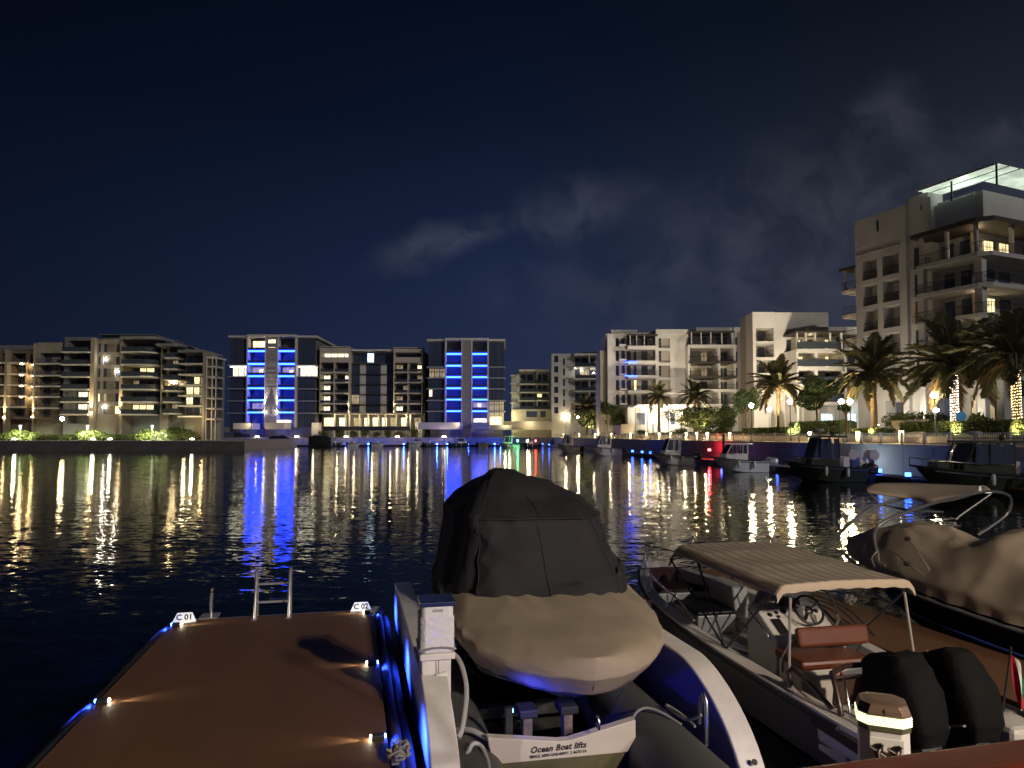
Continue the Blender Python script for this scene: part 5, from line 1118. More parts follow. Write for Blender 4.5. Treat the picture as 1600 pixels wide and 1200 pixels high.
# ---------------------------------------------------------------- brown pier with lamps, signs, ladder
DECKM = mat('pier_deck_brown', (.140, .066, .030), .68, var=.26, vs=.7, bump=.09, bs=90, stretch=(1, .05, 1))
def pier(label, t0, t1, s0, s1):
    p = thing('floating_pier', label, 'pier', D(0, 0), DA, 'brown piers in the foreground')
    n = 1; wd = (s1 - s0) / n
    for i in range(n): MB().box(t0, t1, s0 + i * wd + .003, s0 + (i + 1) * wd - .003, .44, .5).obj('deck_panel', p, mat=DECKM, bevel=.004)
    MB().box(t0 + .02, t1 - .02, s0, s1 - .02, .30, .438).obj('frame', p, mat=DARKM)
    for i in range(n): MB().box(t0 + .1, t1 - .1, s0 + i * wd + .08, s0 + (i + 1) * wd - .08, -.35, .299).obj('float', p, mat=RUBBER, bevel=.04)
    for k, (o, z, r) in enumerate(((.07, .42, .055), (.15, .33, .075), (.10, .17, .09))):
        for sd, x in ((-1, t0), (1, t1)):
            pts = [(x + sd * (o + .012 * fbm((s * .9, k * 3.1, sd))), s, z + .02 * fbm((s * 1.3, 7 + k, sd))) for s in [s0 + (s1 - s0) * i / 40 for i in range(41)]]
            MB().tube(pts, r, 8).obj('fender_strip', p, 60, RUBBER)
    MB().box(t0, t1, s1 - .02, s1 + .035, .33, .497).obj('end_trim', p, mat=ALU)
    return p
P1 = pier('wide brown pier on the left with lamps and two berth signs', -2.42, .30, -.5, 10.5)
P2 = pier('narrow brown pier between the open boat and the tan covered boat on the right', 6.32, 7.55, -.5, 12.2)
LWH = mat('deck_led_white', (.9, .9, .8), .4, emit=60, ecol=(1, .88, .62)); LBL = mat('deck_led_blue', (.1, .2, .9), .4, emit=70, ecol=(.03, .10, 1))
def deck_lamp(label, t, s, side, z=.5):
    o = thing('deck_lamp', label, 'deck lamp', D(t, s, z), DA, 'twin white and blue lamps on the pier edge')
    MB().box(-.055, .055, -.035, .035, 0, .045).obj('housing', o, mat=DARKM, bevel=.008)
    i = -side
    m = Matrix.Translation((i * .056, 0, .026)) @ Matrix.Rotation(i * math.pi / 2, 4, 'Y'); MB().lathe([(.019, 0), (.018, .008), (.008, .014)], 10, LWH, m).obj('white_lens', o, 50)
    m = Matrix.Translation((-i * .056, 0, .026)) @ Matrix.Rotation(-i * math.pi / 2, 4, 'Y'); MB().lathe([(.019, 0), (.018, .008), (.008, .014)], 10, LBL, m).obj('blue_lens', o, 50)
    spot('white_beam', o, (i * .085, 0, .034), (i, .18, -.035), 9, (1, .84, .52), 44, .8, .012)
    spot('blue_beam', o, (-i * .085, 0, .045), (-i, .05, -.50), 80, (.02, .06, 1), 120, .8, .02)
    return o
deck_lamp('twin deck lamp at the lower left corner of the wide pier', -2.36, 5.42, -1)
deck_lamp('twin deck lamp halfway along the left edge of the wide pier', -2.36, 7.45, -1)
deck_lamp('twin deck lamp at the far left corner of the wide pier', -2.34, 10.2, -1)
deck_lamp('twin deck lamp at the far right corner of the wide pier', .22, 10.3, 1)
deck_lamp('twin deck lamp on the right edge of the wide pier inside the shadow', .22, 8.0, 1)
deck_lamp('nearer twin deck lamp on the right edge of the wide pier', .22, 6.05, 1)
SIGNM = mat('sign_white', (.78, .78, .80), .4, emit=.28, ecol=(.8, .85, 1), sample=False); INK = mat('sign_ink', (.012, .013, .02), .6)
def berth_sign(txt, label, t, s):
    o = thing('berth_sign', label, 'sign', D(t, s, .5), DA, 'white berth number signs')
    m = Matrix.Rotation(math.radians(-14), 4, 'X')
    MB().prism([m @ Vector(p) for p in ((-.155, 0, .01), (.155, 0, .01), (.095, 0, .135), (-.095, 0, .135))], m @ Vector((0, .03, 0))).obj('sign_panel', o, mat=SIGNM, bevel=.004)
    lettering(txt, .105, INK, o, m @ Matrix.Translation((0, -.004, .070)) @ Matrix.Rotation(math.pi / 2, 4, 'X'), bold=.003, spacing=1.02)
    MB().box(-.16, .16, -.03, .06, 0, .012).obj('base', o, mat=ALU)
berth_sign('C 01', 'white berth sign reading C 01 at the far left corner of the wide pier', -2.28, 10.36)
berth_sign('C 02', 'white berth sign reading C 02 at the far right corner of the wide pier', .12, 10.42)
o = thing('boarding_ladder', 'aluminium swim ladder rising from the far end of the wide pier', 'ladder', D(-1.12, 10.47, .5), DA)
for x in (-.23, .23): MB().tube([(x, -.16, 0), (x, -.02, .62), (x, .05, .66), (x, .10, .62), (x, .12, -1.0)], .021, 8).obj('side_rail', o, 60, ALU)
for x in (-.23, .23): MB().box(x - .035, x + .035, -.22, -.10, .001, .014).obj('foot_plate', o, mat=ALU)
for z in (.18, .44): MB().box(-.23, .23, .08, .125, z - .013, z + .013).obj('rung', o, mat=ALU)
for z in (-.1, -.4): MB().box(-.23, .23, .10, .145, z - .013, z + .013).obj('rung', o, mat=ALU)
o = thing('pile_post', 'short round steel post right of the C 01 sign', 'post', D(-2.0, 10.72, -.8), DA)
MB().tube([(0, 0, 0), (0, 0, 1.62)], .035, 12).obj('post', o, 60, METAL); MB().lathe([(.04, 1.62), (.04, 1.68), (.02, 1.70)], 12).obj('cap', o, 50, BLACK)
MB().box(-.12, .12, -.24, .06, 1.29, 1.315).obj('bracket', o, mat=ALU)
ROPE = mat('mooring_rope', (.30, .29, .27), .9, bump=.8, bs=120); ROPED = mat('dark_rope', (.05, .05, .06), .9, bump=.8, bs=120)
def coil(b, c, r, turns, seed, rad=.012, h=.04):
    rr = random.Random(seed); pts = []
    for i in range(int(turns * 14)):
        a = i * 2 * math.pi / 14; q = r * (1 - .35 * rr.random()); pts.append(c + Vector((q * math.cos(a), q * .8 * math.sin(a), rad + h * rr.random())))
    b.tube(pts, rad, 6)
def cleat(label, t, s, seed, rope=True, z=.5, m=None):
    o = thing('mooring_cleat', label, 'cleat', D(t, s, z), DA, 'mooring cleats on the piers')
    b = MB(); b.box(-.03, .03, -.07, .07, 0, .02); b.tube([(0, -.04, 0), (0, -.03, .06)], .014, 6); b.tube([(0, .04, 0), (0, .03, .06)], .014, 6); b.tube([(0, -.15, .075), (0, -.05, .065), (0, .05, .065), (0, .15, .075)], [.009, .016, .016, .009], 8); b.obj('cleat_horn', o, 60, ALU)
    if rope:
        r_ = MB(); coil(r_, Vector((.03, 0, .02)), .10, 4, seed, .011, .07); coil(r_, Vector((.05, .04, .03)), .07, 3, seed + 1, .011, .09); tag(r_.obj('rope_coil', o, 60, m or ROPE), kind='stuff')
cleat('cleat with a tangled rope beside the C 02 sign', .30, 10.12, 3)
cleat('cleat with a rope at the near right edge of the wide pier', .34, 5.62, 4)
cleat('cleat with a rope on the narrow pier beside the covered boat hull', 7.45, 9.2, 5)
cleat('cleat with a rope on the narrow pier near the flag', 6.42, 6.6, 6, True)
cleat('bare cleat at the far tip of the narrow pier', 7.3, 11.6, 7, False)
o = thing('mooring_rope', 'slack dark mooring ropes on the narrow pier beside the helm console', 'rope', D(6.35, 8.6, .5), DA); b = MB()
for k in range(6):
    b.tube([(.05 * k - .1 + .05 * math.sin(i * 1.3 + k), -1.1 + .25 * i, .06 + .05 * k * math.sin(math.pi * i / 9)) for i in range(10)], .012, 5)
tag(b.obj('rope_strand', o, 60, ROPED), kind='stuff')

# ---------------------------------------------------------------- near pontoon walkway with its service pedestal
walk = thing('floating_pier', 'main walkway pontoon at the foot of the terrace', 'pier', D(0, 0), DA)
MB().box(.45, 6.2, .8, 3.6, .42, .5).obj('deck_panel', walk, mat=DECKM); MB().box(.45, 6.2, .8, 3.6, -.3, .41).obj('float', walk, mat=RUBBER)
for l, tt, pw in (('blue lamp on the walkway edge below the boat lift', 1.9, 5), ('blue lamp on the walkway edge below the right lift arm', 3.2, 7), ('blue lamp on the walkway edge below the left lift arm', .85, 4)):
    o = thing('walkway_lamp', l, 'deck lamp', D(tt, 3.58, .5), DA, 'blue lamps along the walkway edge'); MB().box(-.04, .04, -.05, .03, 0, .05).obj('housing', o, mat=DARKM); MB().box(-.02, .02, .031, .04, .012, .04, LBL).obj('blue_lens', o); spot('blue_beam', o, (0, .07, .03), (0, 1, .10), pw, (.03, .04, 1), 120, .8, .02)
ped = thing('power_pedestal', 'white service pedestal with glowing bands under a brown cap', 'pedestal', tuple(G(1370, 1150, 1.5)[:2]) + (.535,), math.radians(-22))
def octa(w, d, c): return [(-w + c, -d), (w - c, -d), (w, -d + c), (w, d - c), (w - c, d), (-w + c, d), (-w, d - c), (-w, -d + c)]
def orings(seq, m, name, bev=0, sm=None):
    b = MB(); b.loft([[Vector((x, y, z)) for x, y in octa(w, d, c)] for w, d, c, z in seq], closed=True, caps=True); return b.obj(name, ped, sm, m, bevel=bev)
orings([(.118, .104, .045, 0), (.118, .104, .045, 1.024)], mat('pedestal_white', (.66, .66, .66), .4), 'body', .004)
orings([(.122, .108, .045, 1.025), (.125, .110, .045, 1.055)], mat('pedestal_olive', (.10, .10, .06), .5), 'collar')
PG = mat('pedestal_light', (.6, .6, .45), .3, emit=.95, ecol=(1, .94, .52)); PGd = mat('pedestal_rib', (.30, .28, .16), .4, emit=.12, ecol=(1, .92, .45))
for k in range(4): 
    z = 1.0555 + k * .0125; orings([(.127, .112, .046, z), (.130, .115, .046, z + .005), (.127, .112, .046, z + .0095)], PG, 'light_band'); orings([(.121, .106, .044, z + .0097), (.121, .106, .044, z + .0123)], PGd, 'band_gap')
CAPM = mat('pedestal_cap', (.16, .105, .075), .45, metal=.2)
orings([(.125, .110, .045, 1.104), (.125, .110, .045, 1.116), (.110, .095, .045, 1.158), (.06, .052, .025, 1.166)], CAPM, 'cap', .003)
MB().box(-.006, .08, -.112, -.085, 1.105, 1.142).obj('cap_plate', ped, mat=mat('bronze_plate', (.30, .22, .16), .35, metal=.5), bevel=.006)
MB().box(-.075, .085, -.110, -.1045, .3, .995).obj('door', ped, mat=mat('door_cream', (.74, .73, .66), .4), bevel=.003)
b = MB()
for x in (-.03, .055):
    b.tube([(x, -.111, .945), (x - .012, -.134, .925), (x - .004, -.149, .885)], [.020, .016, .011], 8); b.tube([(x - .05, -.134, .955), (x - .02, -.134, .94), (x + .03, -.134, .91)], .008, 6); b.tube([(x, -.124, .95), (x + .01, -.124, .97)], .012, 6)
b.obj('water_tap', ped, 60, mat('tap_brass', (.06, .05, .045), .35, metal=.7))

# ---------------------------------------------------------------- floating boat lift
LIFTW = mat('lift_white', (.68, .655, .63), .45, var=.16, vs=3.5, bump=.05, bs=20); TUBEM = mat('lift_rubber_grey', (.075, .078, .074), .62, var=.18, vs=3, bump=.12, bs=50)
lift = thing('boat_lift', 'floating boat lift with white side panels holding the covered boat', 'boat lift', D(0, 0), DA)
def panel(t0, t1, s_end):
    prof = [(s_end, -.4), (s_end, .78), (s_end - .06, .84), (s_end - .2, .86), (6.55, .86)] + [(6.55 - 1.30 * math.sin(a) ** 1.25, -.34 + 1.20 * math.cos(a) ** .9) for a in [math.pi / 2 * k / 14 for k in range(1, 14)]] + [(5.22, -.4)]
    b = MB(); b.prism([(t0, s, z) for s, z in prof], (t1 - t0, 0, 0)); return b.obj('side_panel', lift, 35, LIFTW, bevel=.012)
panel(.62, .86, 10.75); panel(3.27, 3.51, 10.4)
for tx, s_, z_ in ((.74, 5.36, .24), (3.39, 5.38, .28)):
    MB().lathe([(.026, -.004), (.026, .006)], 12, None, Matrix.Translation(D(0, 0)) @ Matrix.Translation((tx, s_, z_)) @ Matrix.Rotation(math.radians(72), 4, 'X')).obj('bolt_hole', lift, 50, INK)
def ftube(tc, zc, r, s0, s1):
    pts, rs = [], []
    for q in (0, .05, .18, .42, .75, 1.0): pts.append((tc, s0 + r * q, zc)); rs.append(r * math.sqrt(max(.02, 1 - (1 - q) ** 2)))
    for k in range(12): pts.append((tc, s0 + r + (s1 - s0 - r) * (k + 1) / 12, zc)); rs.append(r)
    MB().tube(pts, rs, 26).obj('flotation_tube', lift, 50, TUBEM)
MB().prism([(3.264, s, z) for s, z in [(10.36, -.36), (10.36, .80), (6.55, .835)] + [(6.55 - 1.272 * math.sin(a) ** 1.25, -.34 + 1.175 * math.cos(a) ** .9) for a in [math.pi / 2 * k / 14 for k in range(1, 14)]] + [(5.26, -.36)]], (.005, 0, 0)).obj('panel_face', lift, 35, mat('lift_blue_face', (.085, .09, .42), .5))
ftube(1.02, .14, .28, 5.15, 10.2); ftube(2.76, .16, .34, 4.55, 10.2)
bd = [(1.18, .445), (1.82, .345), (1.92, .345), (2.56, .47)]
MB().prism([(1.18, 5.86, .27), (2.50, 5.86, .25), (2.50, 5.86, .53), (1.88, 5.86, .41), (1.78, 5.86, .41), (1.14, 5.86, .505)], (0, .09, 0)).obj('cross_board', lift, mat=mat('board_cream', (.62, .57, .49), .5, var=.08, vs=3), bevel=.006)
MB().prism([(1.22, 5.88, -.35), (2.48, 5.88, -.35), (2.48, 5.88, .249), (1.20, 5.88, .269)], (0, .06, 0)).obj('board_base', lift, mat=mat('algae_board', (.10, .095, .045), .7, var=.35, vs=4))
TX = Matrix.Translation((1.77, 5.856, .358)) @ Matrix.Rotation(math.pi / 2, 4, 'X')
lettering('Ocean Boat lifts', .072, mat('board_ink', (.03, .025, .025), .6), lift, TX, shear=.28, bold=.0022, spacing=1.08)
lettering('SINCE 2005-UAE-00971 2 4675114', .034, mat('board_ink', (.03, .025, .025), .6), lift, Matrix.Translation((1.77, 5.856, .302)) @ Matrix.Rotation(math.pi / 2, 4, 'X'), bold=.0008, spacing=1.05)
for x in (1.62, 2.02):
    MB().box(x - .045, x + .045, 6.35, 6.45, -.3, .44).obj('cradle_post', lift, mat=mat('rusty_galvanised', (.16, .13, .10), .8, var=.6, vs=9), bevel=.006); MB().box(x - .09, x + .09, 6.30, 6.52, .441, .52).obj('cradle_pad', lift, mat=RUBBER, bevel=.015)
for s_ in (7.4, 9.6): MB().box(.9, 3.3, s_, s_ + .12, .02, .14).obj('cross_beam', lift, mat=DARKM)
HOSE = mat('hose_grey', (.38, .38, .37), .45)
for pts, r in (([(.92, 6.9, .95), (1.02, 6.7, .90), (1.05, 6.45, .72), (.98, 6.2, .5), (.92, 6.1, .42)], .024), ([(.93, 6.3, .40), (1.03, 6.12, .47), (1.14, 6.0, .45), (1.24, 5.95, .40)], .026),
               ([(.90, 5.75, .30), (1.0, 5.86, .455), (1.08, 5.85, .44), (1.10, 5.7, .40), (1.08, 5.45, .38), (1.06, 5.2, .2)], .020), ([(2.50, 5.97, .44), (2.56, 6.0, .53), (2.68, 6.03, .555), (2.80, 5.95, .53), (2.92, 5.8, .47)], .013),
               ([(3.02, 5.62, .62), (2.96, 5.78, .52), (2.93, 6.05, .50), (2.99, 6.25, .47), (3.06, 6.1, .44), (3.08, 5.85, .42)], .014)):
    P_ = [Vector(p) for p in pts]; fine = []
    for i in range(len(P_) - 1):
        a, b_, c, d = P_[max(0, i - 1)], P_[i], P_[i + 1], P_[min(len(P_) - 1, i + 2)]
        for k in range(8):
            q = k / 8; fine.append(.5 * ((2 * b_) + (c - a) * q + (2 * a - 5 * b_ + 4 * c - d) * q * q + (3 * b_ - a - 3 * c + d) * q ** 3))
    fine.append(P_[-1]); MB().tube(fine, r, 8).obj('hose', lift, 60, HOSE if r > .015 else mat('strap_grey', (.22, .22, .2), .7))
MB().tube([(3.06, 5.6, .36), (3.06, 5.6, .74), (3.06, 5.64, .79), (3.06, 5.70, .74), (3.06, 5.72, .5)], .019, 10).obj('grab_post', lift, 60, METAL)
o = thing('added_lift_lamp', 'added blue fill lamp hidden behind the cream cross board of the boat lift', 'deck lamp', D(1.36, 6.02, .66), DA)
MB().box(-.03, .03, -.03, .03, -.30, .02).obj('housing', o, mat=DARKM); MB().box(.031, .036, -.02, .02, -.02, .01).obj('blue_lens', o, mat=LBL)
spot('blue_beam', o, (.06, 0, .0), (1, .75, .02), 9, (.05, .065, 1), 125, .9, .02)  # unseen fill, added to tint the panel and hull underside blue
# control box on the left arm
MB().box(.635, .91, 6.50, 6.78, .60, .995).obj('box_stand', lift, mat=LIFTW, bevel=.012)
MB().box(.615, .945, 6.46, 6.80, .996, 1.055).obj('box_shelf', lift, mat=LIFTW, bevel=.008)
g = MB(); g.loft([[Vector((.78 + x * q, 6.63 + y * q, z)) for x, y in octa(.150, .155, .03)] for z, q in ((1.056, 1), (1.49, 1.0))], closed=True, caps=True); cb = g.obj('control_box', lift, 40, mat('box_white', (.70, .70, .71), .4), bevel=.012)
MB().box(.612, .948, 6.455, 6.805, 1.491, 1.535).obj('box_lid', cb, mat=mat('box_lid_blue', (.012, .022, .09), .3, coat=.4), bevel=.01)
MB().box(.73, .83, 6.468, 6.474, 1.44, 1.465).obj('box_latch', cb, mat=mat('latch_grey', (.35, .35, .36), .5), bevel=.003)
# crumpled clear wrap round the box
b = MB(); rows = []
for i in range(27):
    z = 1.085 + .31 * i / 26; ring = []
    for k in range(72):
        a = 2 * math.pi * k / 72; cx, cy = math.cos(a), math.sin(a); q = 1 / max(abs(cx) / .154, abs(cy) / .159); q = min(q, .195)
        w_ = .006 + .010 * abs(fbm((cx * q * 22, cy * q * 22, z * 26))) + .004 * abs(fbm((cx * 40, cy * 40, z * 60)))
        ring.append(Vector((.78 + cx * (q + w_), 6.63 + cy * (q + w_), z)))
    rows.append(ring)
b.loft(rows, closed=True); b.obj('plastic_wrap', cb, 25, mat('clear_wrap', (.75, .75, .77), .12, spec=.8, coat=.6))
MB().tube([(.78 + cx * .185, 6.63 + cy * .188, 1.10 + .012 * math.sin(3 * a)) for a, cx, cy in [(2 * math.pi * k / 40, max(-.9, min(.9, 1.3 * math.cos(2 * math.pi * k / 40))), max(-.9, min(.9, 1.3 * math.sin(2 * math.pi * k / 40)))) for k in range(40)]], .012, 6, closed=True).obj('wrap_band', cb, 60, mat('band_violet', (.22, .20, .26), .4))
pl = MB(); m = Matrix.Translation((.80, 6.485, .84)) @ Matrix.Rotation(math.radians(80), 4, 'Y'); pl.lathe([(.032, -.03), (.034, .055), (.028, .07)], 14, mat('plug_white', (.7, .68, .62), .5), m); pl.lathe([(.026, -.085), (.026, -.031)], 12, mat('plug_blue', (.03, .07, .3), .4), m); pl.obj('shore_plug', lift, 50)
MB().tube([(.79, 6.468, 1.05), (.785, 6.462, .95), (.79, 6.47, .87)], .004, 5).obj('plug_cord', lift, mat=DARKM)

# ---------------------------------------------------------------- covered motor boat on the lift (bow towards the viewer)
TAN = mat('tan_canvas', (.36, .295, .225), .85, var=.16, vs=1.6, bump=.35, bs=150); DKC = mat('black_canvas', (.017, .017, .022), .8, var=.22, vs=1.6, bump=.35, bs=120)
BA = Vector((-.15, .989, 0)).normalized(); cbt = thing('covered_motorboat', 'motor boat on the lift under a tan bow cover and tall black cover', 'boat', (.74, 6.12, 0), math.atan2(-BA.y, -BA.x))
# local x points at the viewer (bow), local y to the right, so cover points are (-q, lat, z)
def bw(q): return 1.20 * (1 - max(0, 1 - q / 2.35) ** 2.5) ** .60 if q < 2.35 else 1.20 + .04 * min(1, (q - 2.35))
NQ, NP = 84, 121; rows = []
for i in range(NQ):
    q = 3.6 * (i / (NQ - 1)) ** 1.7; w_ = bw(q); ring = []
    for j in range(NP):
        p = -1 + 2 * j / (NP - 1); s = 1 if p >= 0 else -1; ap = abs(p)
        zt = 1.13 + .05 * min(1, q / 1.5) + .10 * max(0, min(1, (q - 1.2) / 1.4)) + .02 * p * min(1, q) + 0
        if ap < .68: f = ap / .68; x = w_ * f * .965; z = zt - .035 * f ** 2 - .10 * f ** 6
        elif ap < .80: f = (ap - .68) / .12; x = w_ * (.965 + .035 * math.sin(f * math.pi / 2)); z = zt - .135 - (.06 + .04 * min(1, q / 1.5)) * (1 - math.cos(f * math.pi / 2))
        else: f = (ap - .80) / .20; x = w_ * (1 - (.16 + .10 * max(0, 1 - q)) * f ** 1.3); z = zt - .195 - .04 * min(1, q / 1.5) - (.17 + .04 * min(1, q / 1.5)) * f
        qq = q + (.30 * max(0, ap - .80) / .20) * max(0, 1 - q / 1.2) * .5
        n1 = fbm((q * 1.2, s * x * 1.5, 2)); n2 = noise.noise(Vector((q * .9 + s * x * 2.3, s * x * 6.0 - q * 2.0, 5)))
        rg1 = (1 - abs(noise.noise(Vector((q * .8 - s * x * 1.9, s * x * .5 + q * 2.2, 3.3))))) ** 7; z += .012 * n1 + .005 * n2 * (ap < .7) + .004 * rg1 ** 1.5 * (ap < .7)
        if ap > .68: x += .020 * math.sin(q * 17 + 3 * n1) * (ap - .68) / .32 * min(1, q) + .02 * fbm((q * 4, ap * 5, 9)); z += .02 * fbm((q * 5, s, 3))
        if .55 < ap < .9 and 1.6 < q: x += .010 * math.sin(q * 38 + ap * 9)
        if q > .9 and ap < .68: z += .022 * min(1, (q - .9) / .6) * (abs(math.sin(x * 9.5 * s + q * .5 + 2.5 * noise.noise(Vector((x * s * 2, q * .4, 1))))) ** 3 - .4) * math.exp(-max(0, 1.9 - q) * 3.2)
        ring.append(Vector((-qq, s * x, z)))
    rows.append(ring)
MB().loft(rows).obj('bow_cover', cbt, 70, TAN)
# draw cord hem with hooks, and the white hull below
hem = [r[0] + Vector((0, .0, .0)) for r in rows[::3]][::-1] + [r[-1] for r in rows[::3]]
MB().tube(hem, .014, 6).obj('hem_cord', cbt, 60, mat('hem_dark', (.10, .08, .08), .8))
HULLW = mat('hull_white', (.55, .55, .57), .3, coat=.4)
rg = []
for i in range(22):
    q = 5.6 * (i / 21) ** 1.6; w_ = bw(q) * .90; q += .20 * max(0, 1 - q / 2); zk = .16 + .65 * max(0, 1 - q / 2.2) ** 1.7; cz = .40 + .44 * max(0, 1 - q / 2.4) ** 1.5
    rg.append([Vector((-q - .02, -w_, .98)), Vector((-q - .05, -w_ * .95, .80)), Vector((-q - .12 * max(0, 1 - q), -w_ * (.80 - .35 * max(0, 1 - q / 1.8)), cz)), Vector((-q - .16 * max(0, 1 - q), 0, zk)), Vector((-q - .12 * max(0, 1 - q), w_ * (.80 - .35 * max(0, 1 - q / 1.8)), cz)), Vector((-q - .05, w_ * .97, .80)), Vector((-q - .02, w_, .98))])
b = MB(); b.loft(rg); b.add(rg[-1], [tuple(range(7))]); b.obj('hull', cbt, 40, HULLW)
MB().tube([(-.02, .02, .62), (.03, .02, .58), (.02, .02, .52), (-.06, .02, .53)], .014, 8).obj('bow_eye', cbt, 60, METAL)
for j_, (q, lat) in enumerate(((.35, .35), (1.3, -1.05))):
    MB().tube([(-q + .03, lat, .80), (-q + .05, lat * 1.02, .72), (-q - .08, lat * .9, .58)], .008, 6).obj('cover_tie', cbt, 60, ROPED)
# tall black cover over the console and hard top
def sup(a, e): c, s = math.cos(a), math.sin(a); return math.copysign(abs(c) ** e, c), math.copysign(abs(s) ** e, s)
lev = [(1.02, 1.27, 1.90, 5.5, 0, 0), (1.16, 1.27, 1.92, 5.5, 0, 0), (1.26, 1.22, 2.00, 5.45, 0, 0), (1.55, 1.12, 2.16, 5.4, -.03, 0), (1.85, 1.04, 2.30, 5.3, -.05, 0), (2.05, 1.00, 2.38, 5.2, -.09, 0), (2.10, 1.02, 2.34, 5.2, -.06, 0), (2.14, .98, 2.40, 5.1, -.07, 0),
       (2.26, .86, 2.62, 4.9, -.10, 0), (2.38, .66, 2.85, 4.5, -.18, 0), (2.50, .42, 3.05, 4.1, -.28, 0), (2.60, .20, 3.25, 3.7, -.36, 0), (2.645, .04, 3.4, 3.5, -.40, 0)]
fine = []
for (l0, l1) in zip(lev[:-1], lev[1:]):
    n = max(2, int(abs(l1[0] - l0[0]) / .035))
    for k in range(n): fine.append([l0[i] + (l1[i] - l0[i]) * k / n for i in range(6)])
fine.append(list(lev[-1])); rows = []
for (z, hx, f, bk, ox, _) in fine:
    ring = []
    for k in range(180):
        a = 2 * math.pi * k / 180; c, s = sup(a, .42)
        q = (f + bk) / 2 - (bk - f) / 2 * c; lat = ox + hx * s * (.84 + .16 * max(0, min(1, (q - f) / 1.6)))
        hgt = max(0, min(1, (z - 1.05) / .9)); roof = max(0, min(1, (z - 2.1) / .2)); top = max(0, min(1, (2.62 - z) / .2))
        rg2 = (1 - abs(noise.noise(Vector((lat * 1.3 + z * 1.5, z * .8 - lat * .6, q * 1.1 + 7))))) ** 8; rg3 = (1 - abs(noise.noise(Vector((lat * 2.6 - z * 2.2, z * .9, q + 2))))) ** 9; d = .026 * fbm((lat * 1.4, q * 1.2, z * 1.6)) + (.024 * rg2 + .016 * rg3 ** 1.6 + .012 * rg2 ** 2) * (s > -.8) + .016 * noise.noise(Vector((lat * 3.5 + z * 2.4, q * 2.5, z * 1.1)))
        if c > .8: d += .020 * (abs(math.sin(lat * 2.2 + (z - 1.1) * 2.6 + .9)) ** 6) * (1 - roof) + .012 * math.sin(lat * 26) * max(0, 1 - (z - 1.05) / .22) + .03 * max(0, noise.noise(Vector((lat * 1.6 - z * 2.2, z * 1.2, 4.2))))
        if s < -.8: d += .040 * math.sin(q * 8 + 1.5 * noise.noise(Vector((q, z * .7, 3)))) * (1 - roof * .8)
        if s > .8: d += .030 * math.sin(q * 6 + z * 2) * (1 - roof)
        zz = z + .10 * lat * max(0, 1 - (z - 1.02) / .8) + .05 * roof * top * noise.noise(Vector((lat * 2.4, q * 2.0, 8))) + (.06 * s + .02) * (1 - roof) * (z < 1.3)
        ring.append(Vector((-(q - d * c), lat + d * s, zz + .04 * roof * noise.noise(Vector((lat * 5 + q * 2, q * 4, 1))))))
    rows.append(ring)
cc0 = MB().loft(rows, closed=True).obj('console_cover', cbt, 65, DKC)
sm_ = mat('cover_thread', (.026, .025, .029), .8)
for zc_ in (1.03, 2.07):
    k_ = min(range(len(fine)), key=lambda i: abs(fine[i][0] - zc_)); MB().tube([p + Vector((.010, 0, 0)) for p in rows[k_]], .009, 5, closed=True).obj('cover_seam', cc0, 60, sm_)
for j_ in (0, 162, 18): MB().tube([rows[i][j_] + Vector((.008, 0, .002)) for i in range(2, len(rows) - 8)], .006, 5).obj('cover_seam', cc0, 60, sm_)
for y0, q0 in ((-1.16, 1.96), (1.17, 1.95)):
    b = MB()
    for k in range(5): b.tube([(-q0 + .012 * k, y0 + .01 * k, 1.14), (-q0 + .05 - .02 * k, y0 * 1.04, .98), (-q0 + .02 * k, y0 * 1.02, .84 - .01 * k)], .007, 5)
    tag(b.obj('cover_tie', cbt, 60, ROPED), kind='stuff')
MB().tube([(-5.6, -1.05, .9), (-5.62, -1.06, 3.0)], [.018, .006], 6).obj('whip_antenna', cbt, 60, mat('green_antenna', (.05, .16, .10), .5))

# ---------------------------------------------------------------- open boat with bimini
OA = math.radians(101.4); ob = thing('open_boat', 'white open motor boat with a striped tan bimini and brown helm seat', 'boat', D(5.03, 5.25), OA)
OM = Matrix.Translation(ob.location) @ Matrix.Rotation(OA, 4, 'Z'); OI = OM.inverted()
def OL(u, v, z): return OI @ G(u, v, z)
L_, B_ = 6.35, 1.86; ZG0, ZG1, ZFL = .56, .84, .16
rings = hull_rings(L_, B_, ZG0, ZG1, draft=.25, n=30, full=2.6, rake=.8, tr=.90)
OWHITE = mat('boat_white', (.60, .57, .54), .35, coat=.3, var=.06, vs=2); OGREY = mat('boat_hull_grey', (.085, .085, .092), .45, var=.15, vs=2); OFLOOR = mat('cockpit_floor', (.50, .49, .50), .6, var=.12, vs=4, bump=.3, bs=120)
b = MB(); b.loft(rings); b.add(rings[0], [tuple(range(7))]); b.obj('hull', ob, 40, OGREY)
gin = []
for g in rings:
    h = g[0].y; gin.append((g[0].x, g[0].z, h, max(.0, h - .15)))
b = MB()
for sd in (1, -1):
    b.loft([[Vector((x, sd * (h + .02), z - .03)), Vector((x, sd * (h + .02), z + .02)), Vector((x, sd * hi, z + .025)), Vector((x, sd * hi, z - .05))] for x, z, h, hi in gin])
b.obj('gunwale', ob, 35, OWHITE)
b = MB(); b.tube([g[0] + Vector((0, .03, -.03)) for g in rings], .028, 6); b.tube([g[6] + Vector((0, -.03, -.03)) for g in rings], .028, 6); b.obj('rub_rail', ob, 60, RUBBER)
b = MB(); b.loft([[Vector((x, hi, z + .01)), Vector((x, hi * .97, ZFL)), Vector((x, 0, ZFL)), Vector((x, -hi * .97, ZFL)), Vector((x, -hi, z + .01))] for x, z, h, hi in gin]); b.obj('cockpit_liner', ob, 40, OFLOOR)
bi = [k for k in gin if k[0] > L_ * .90]
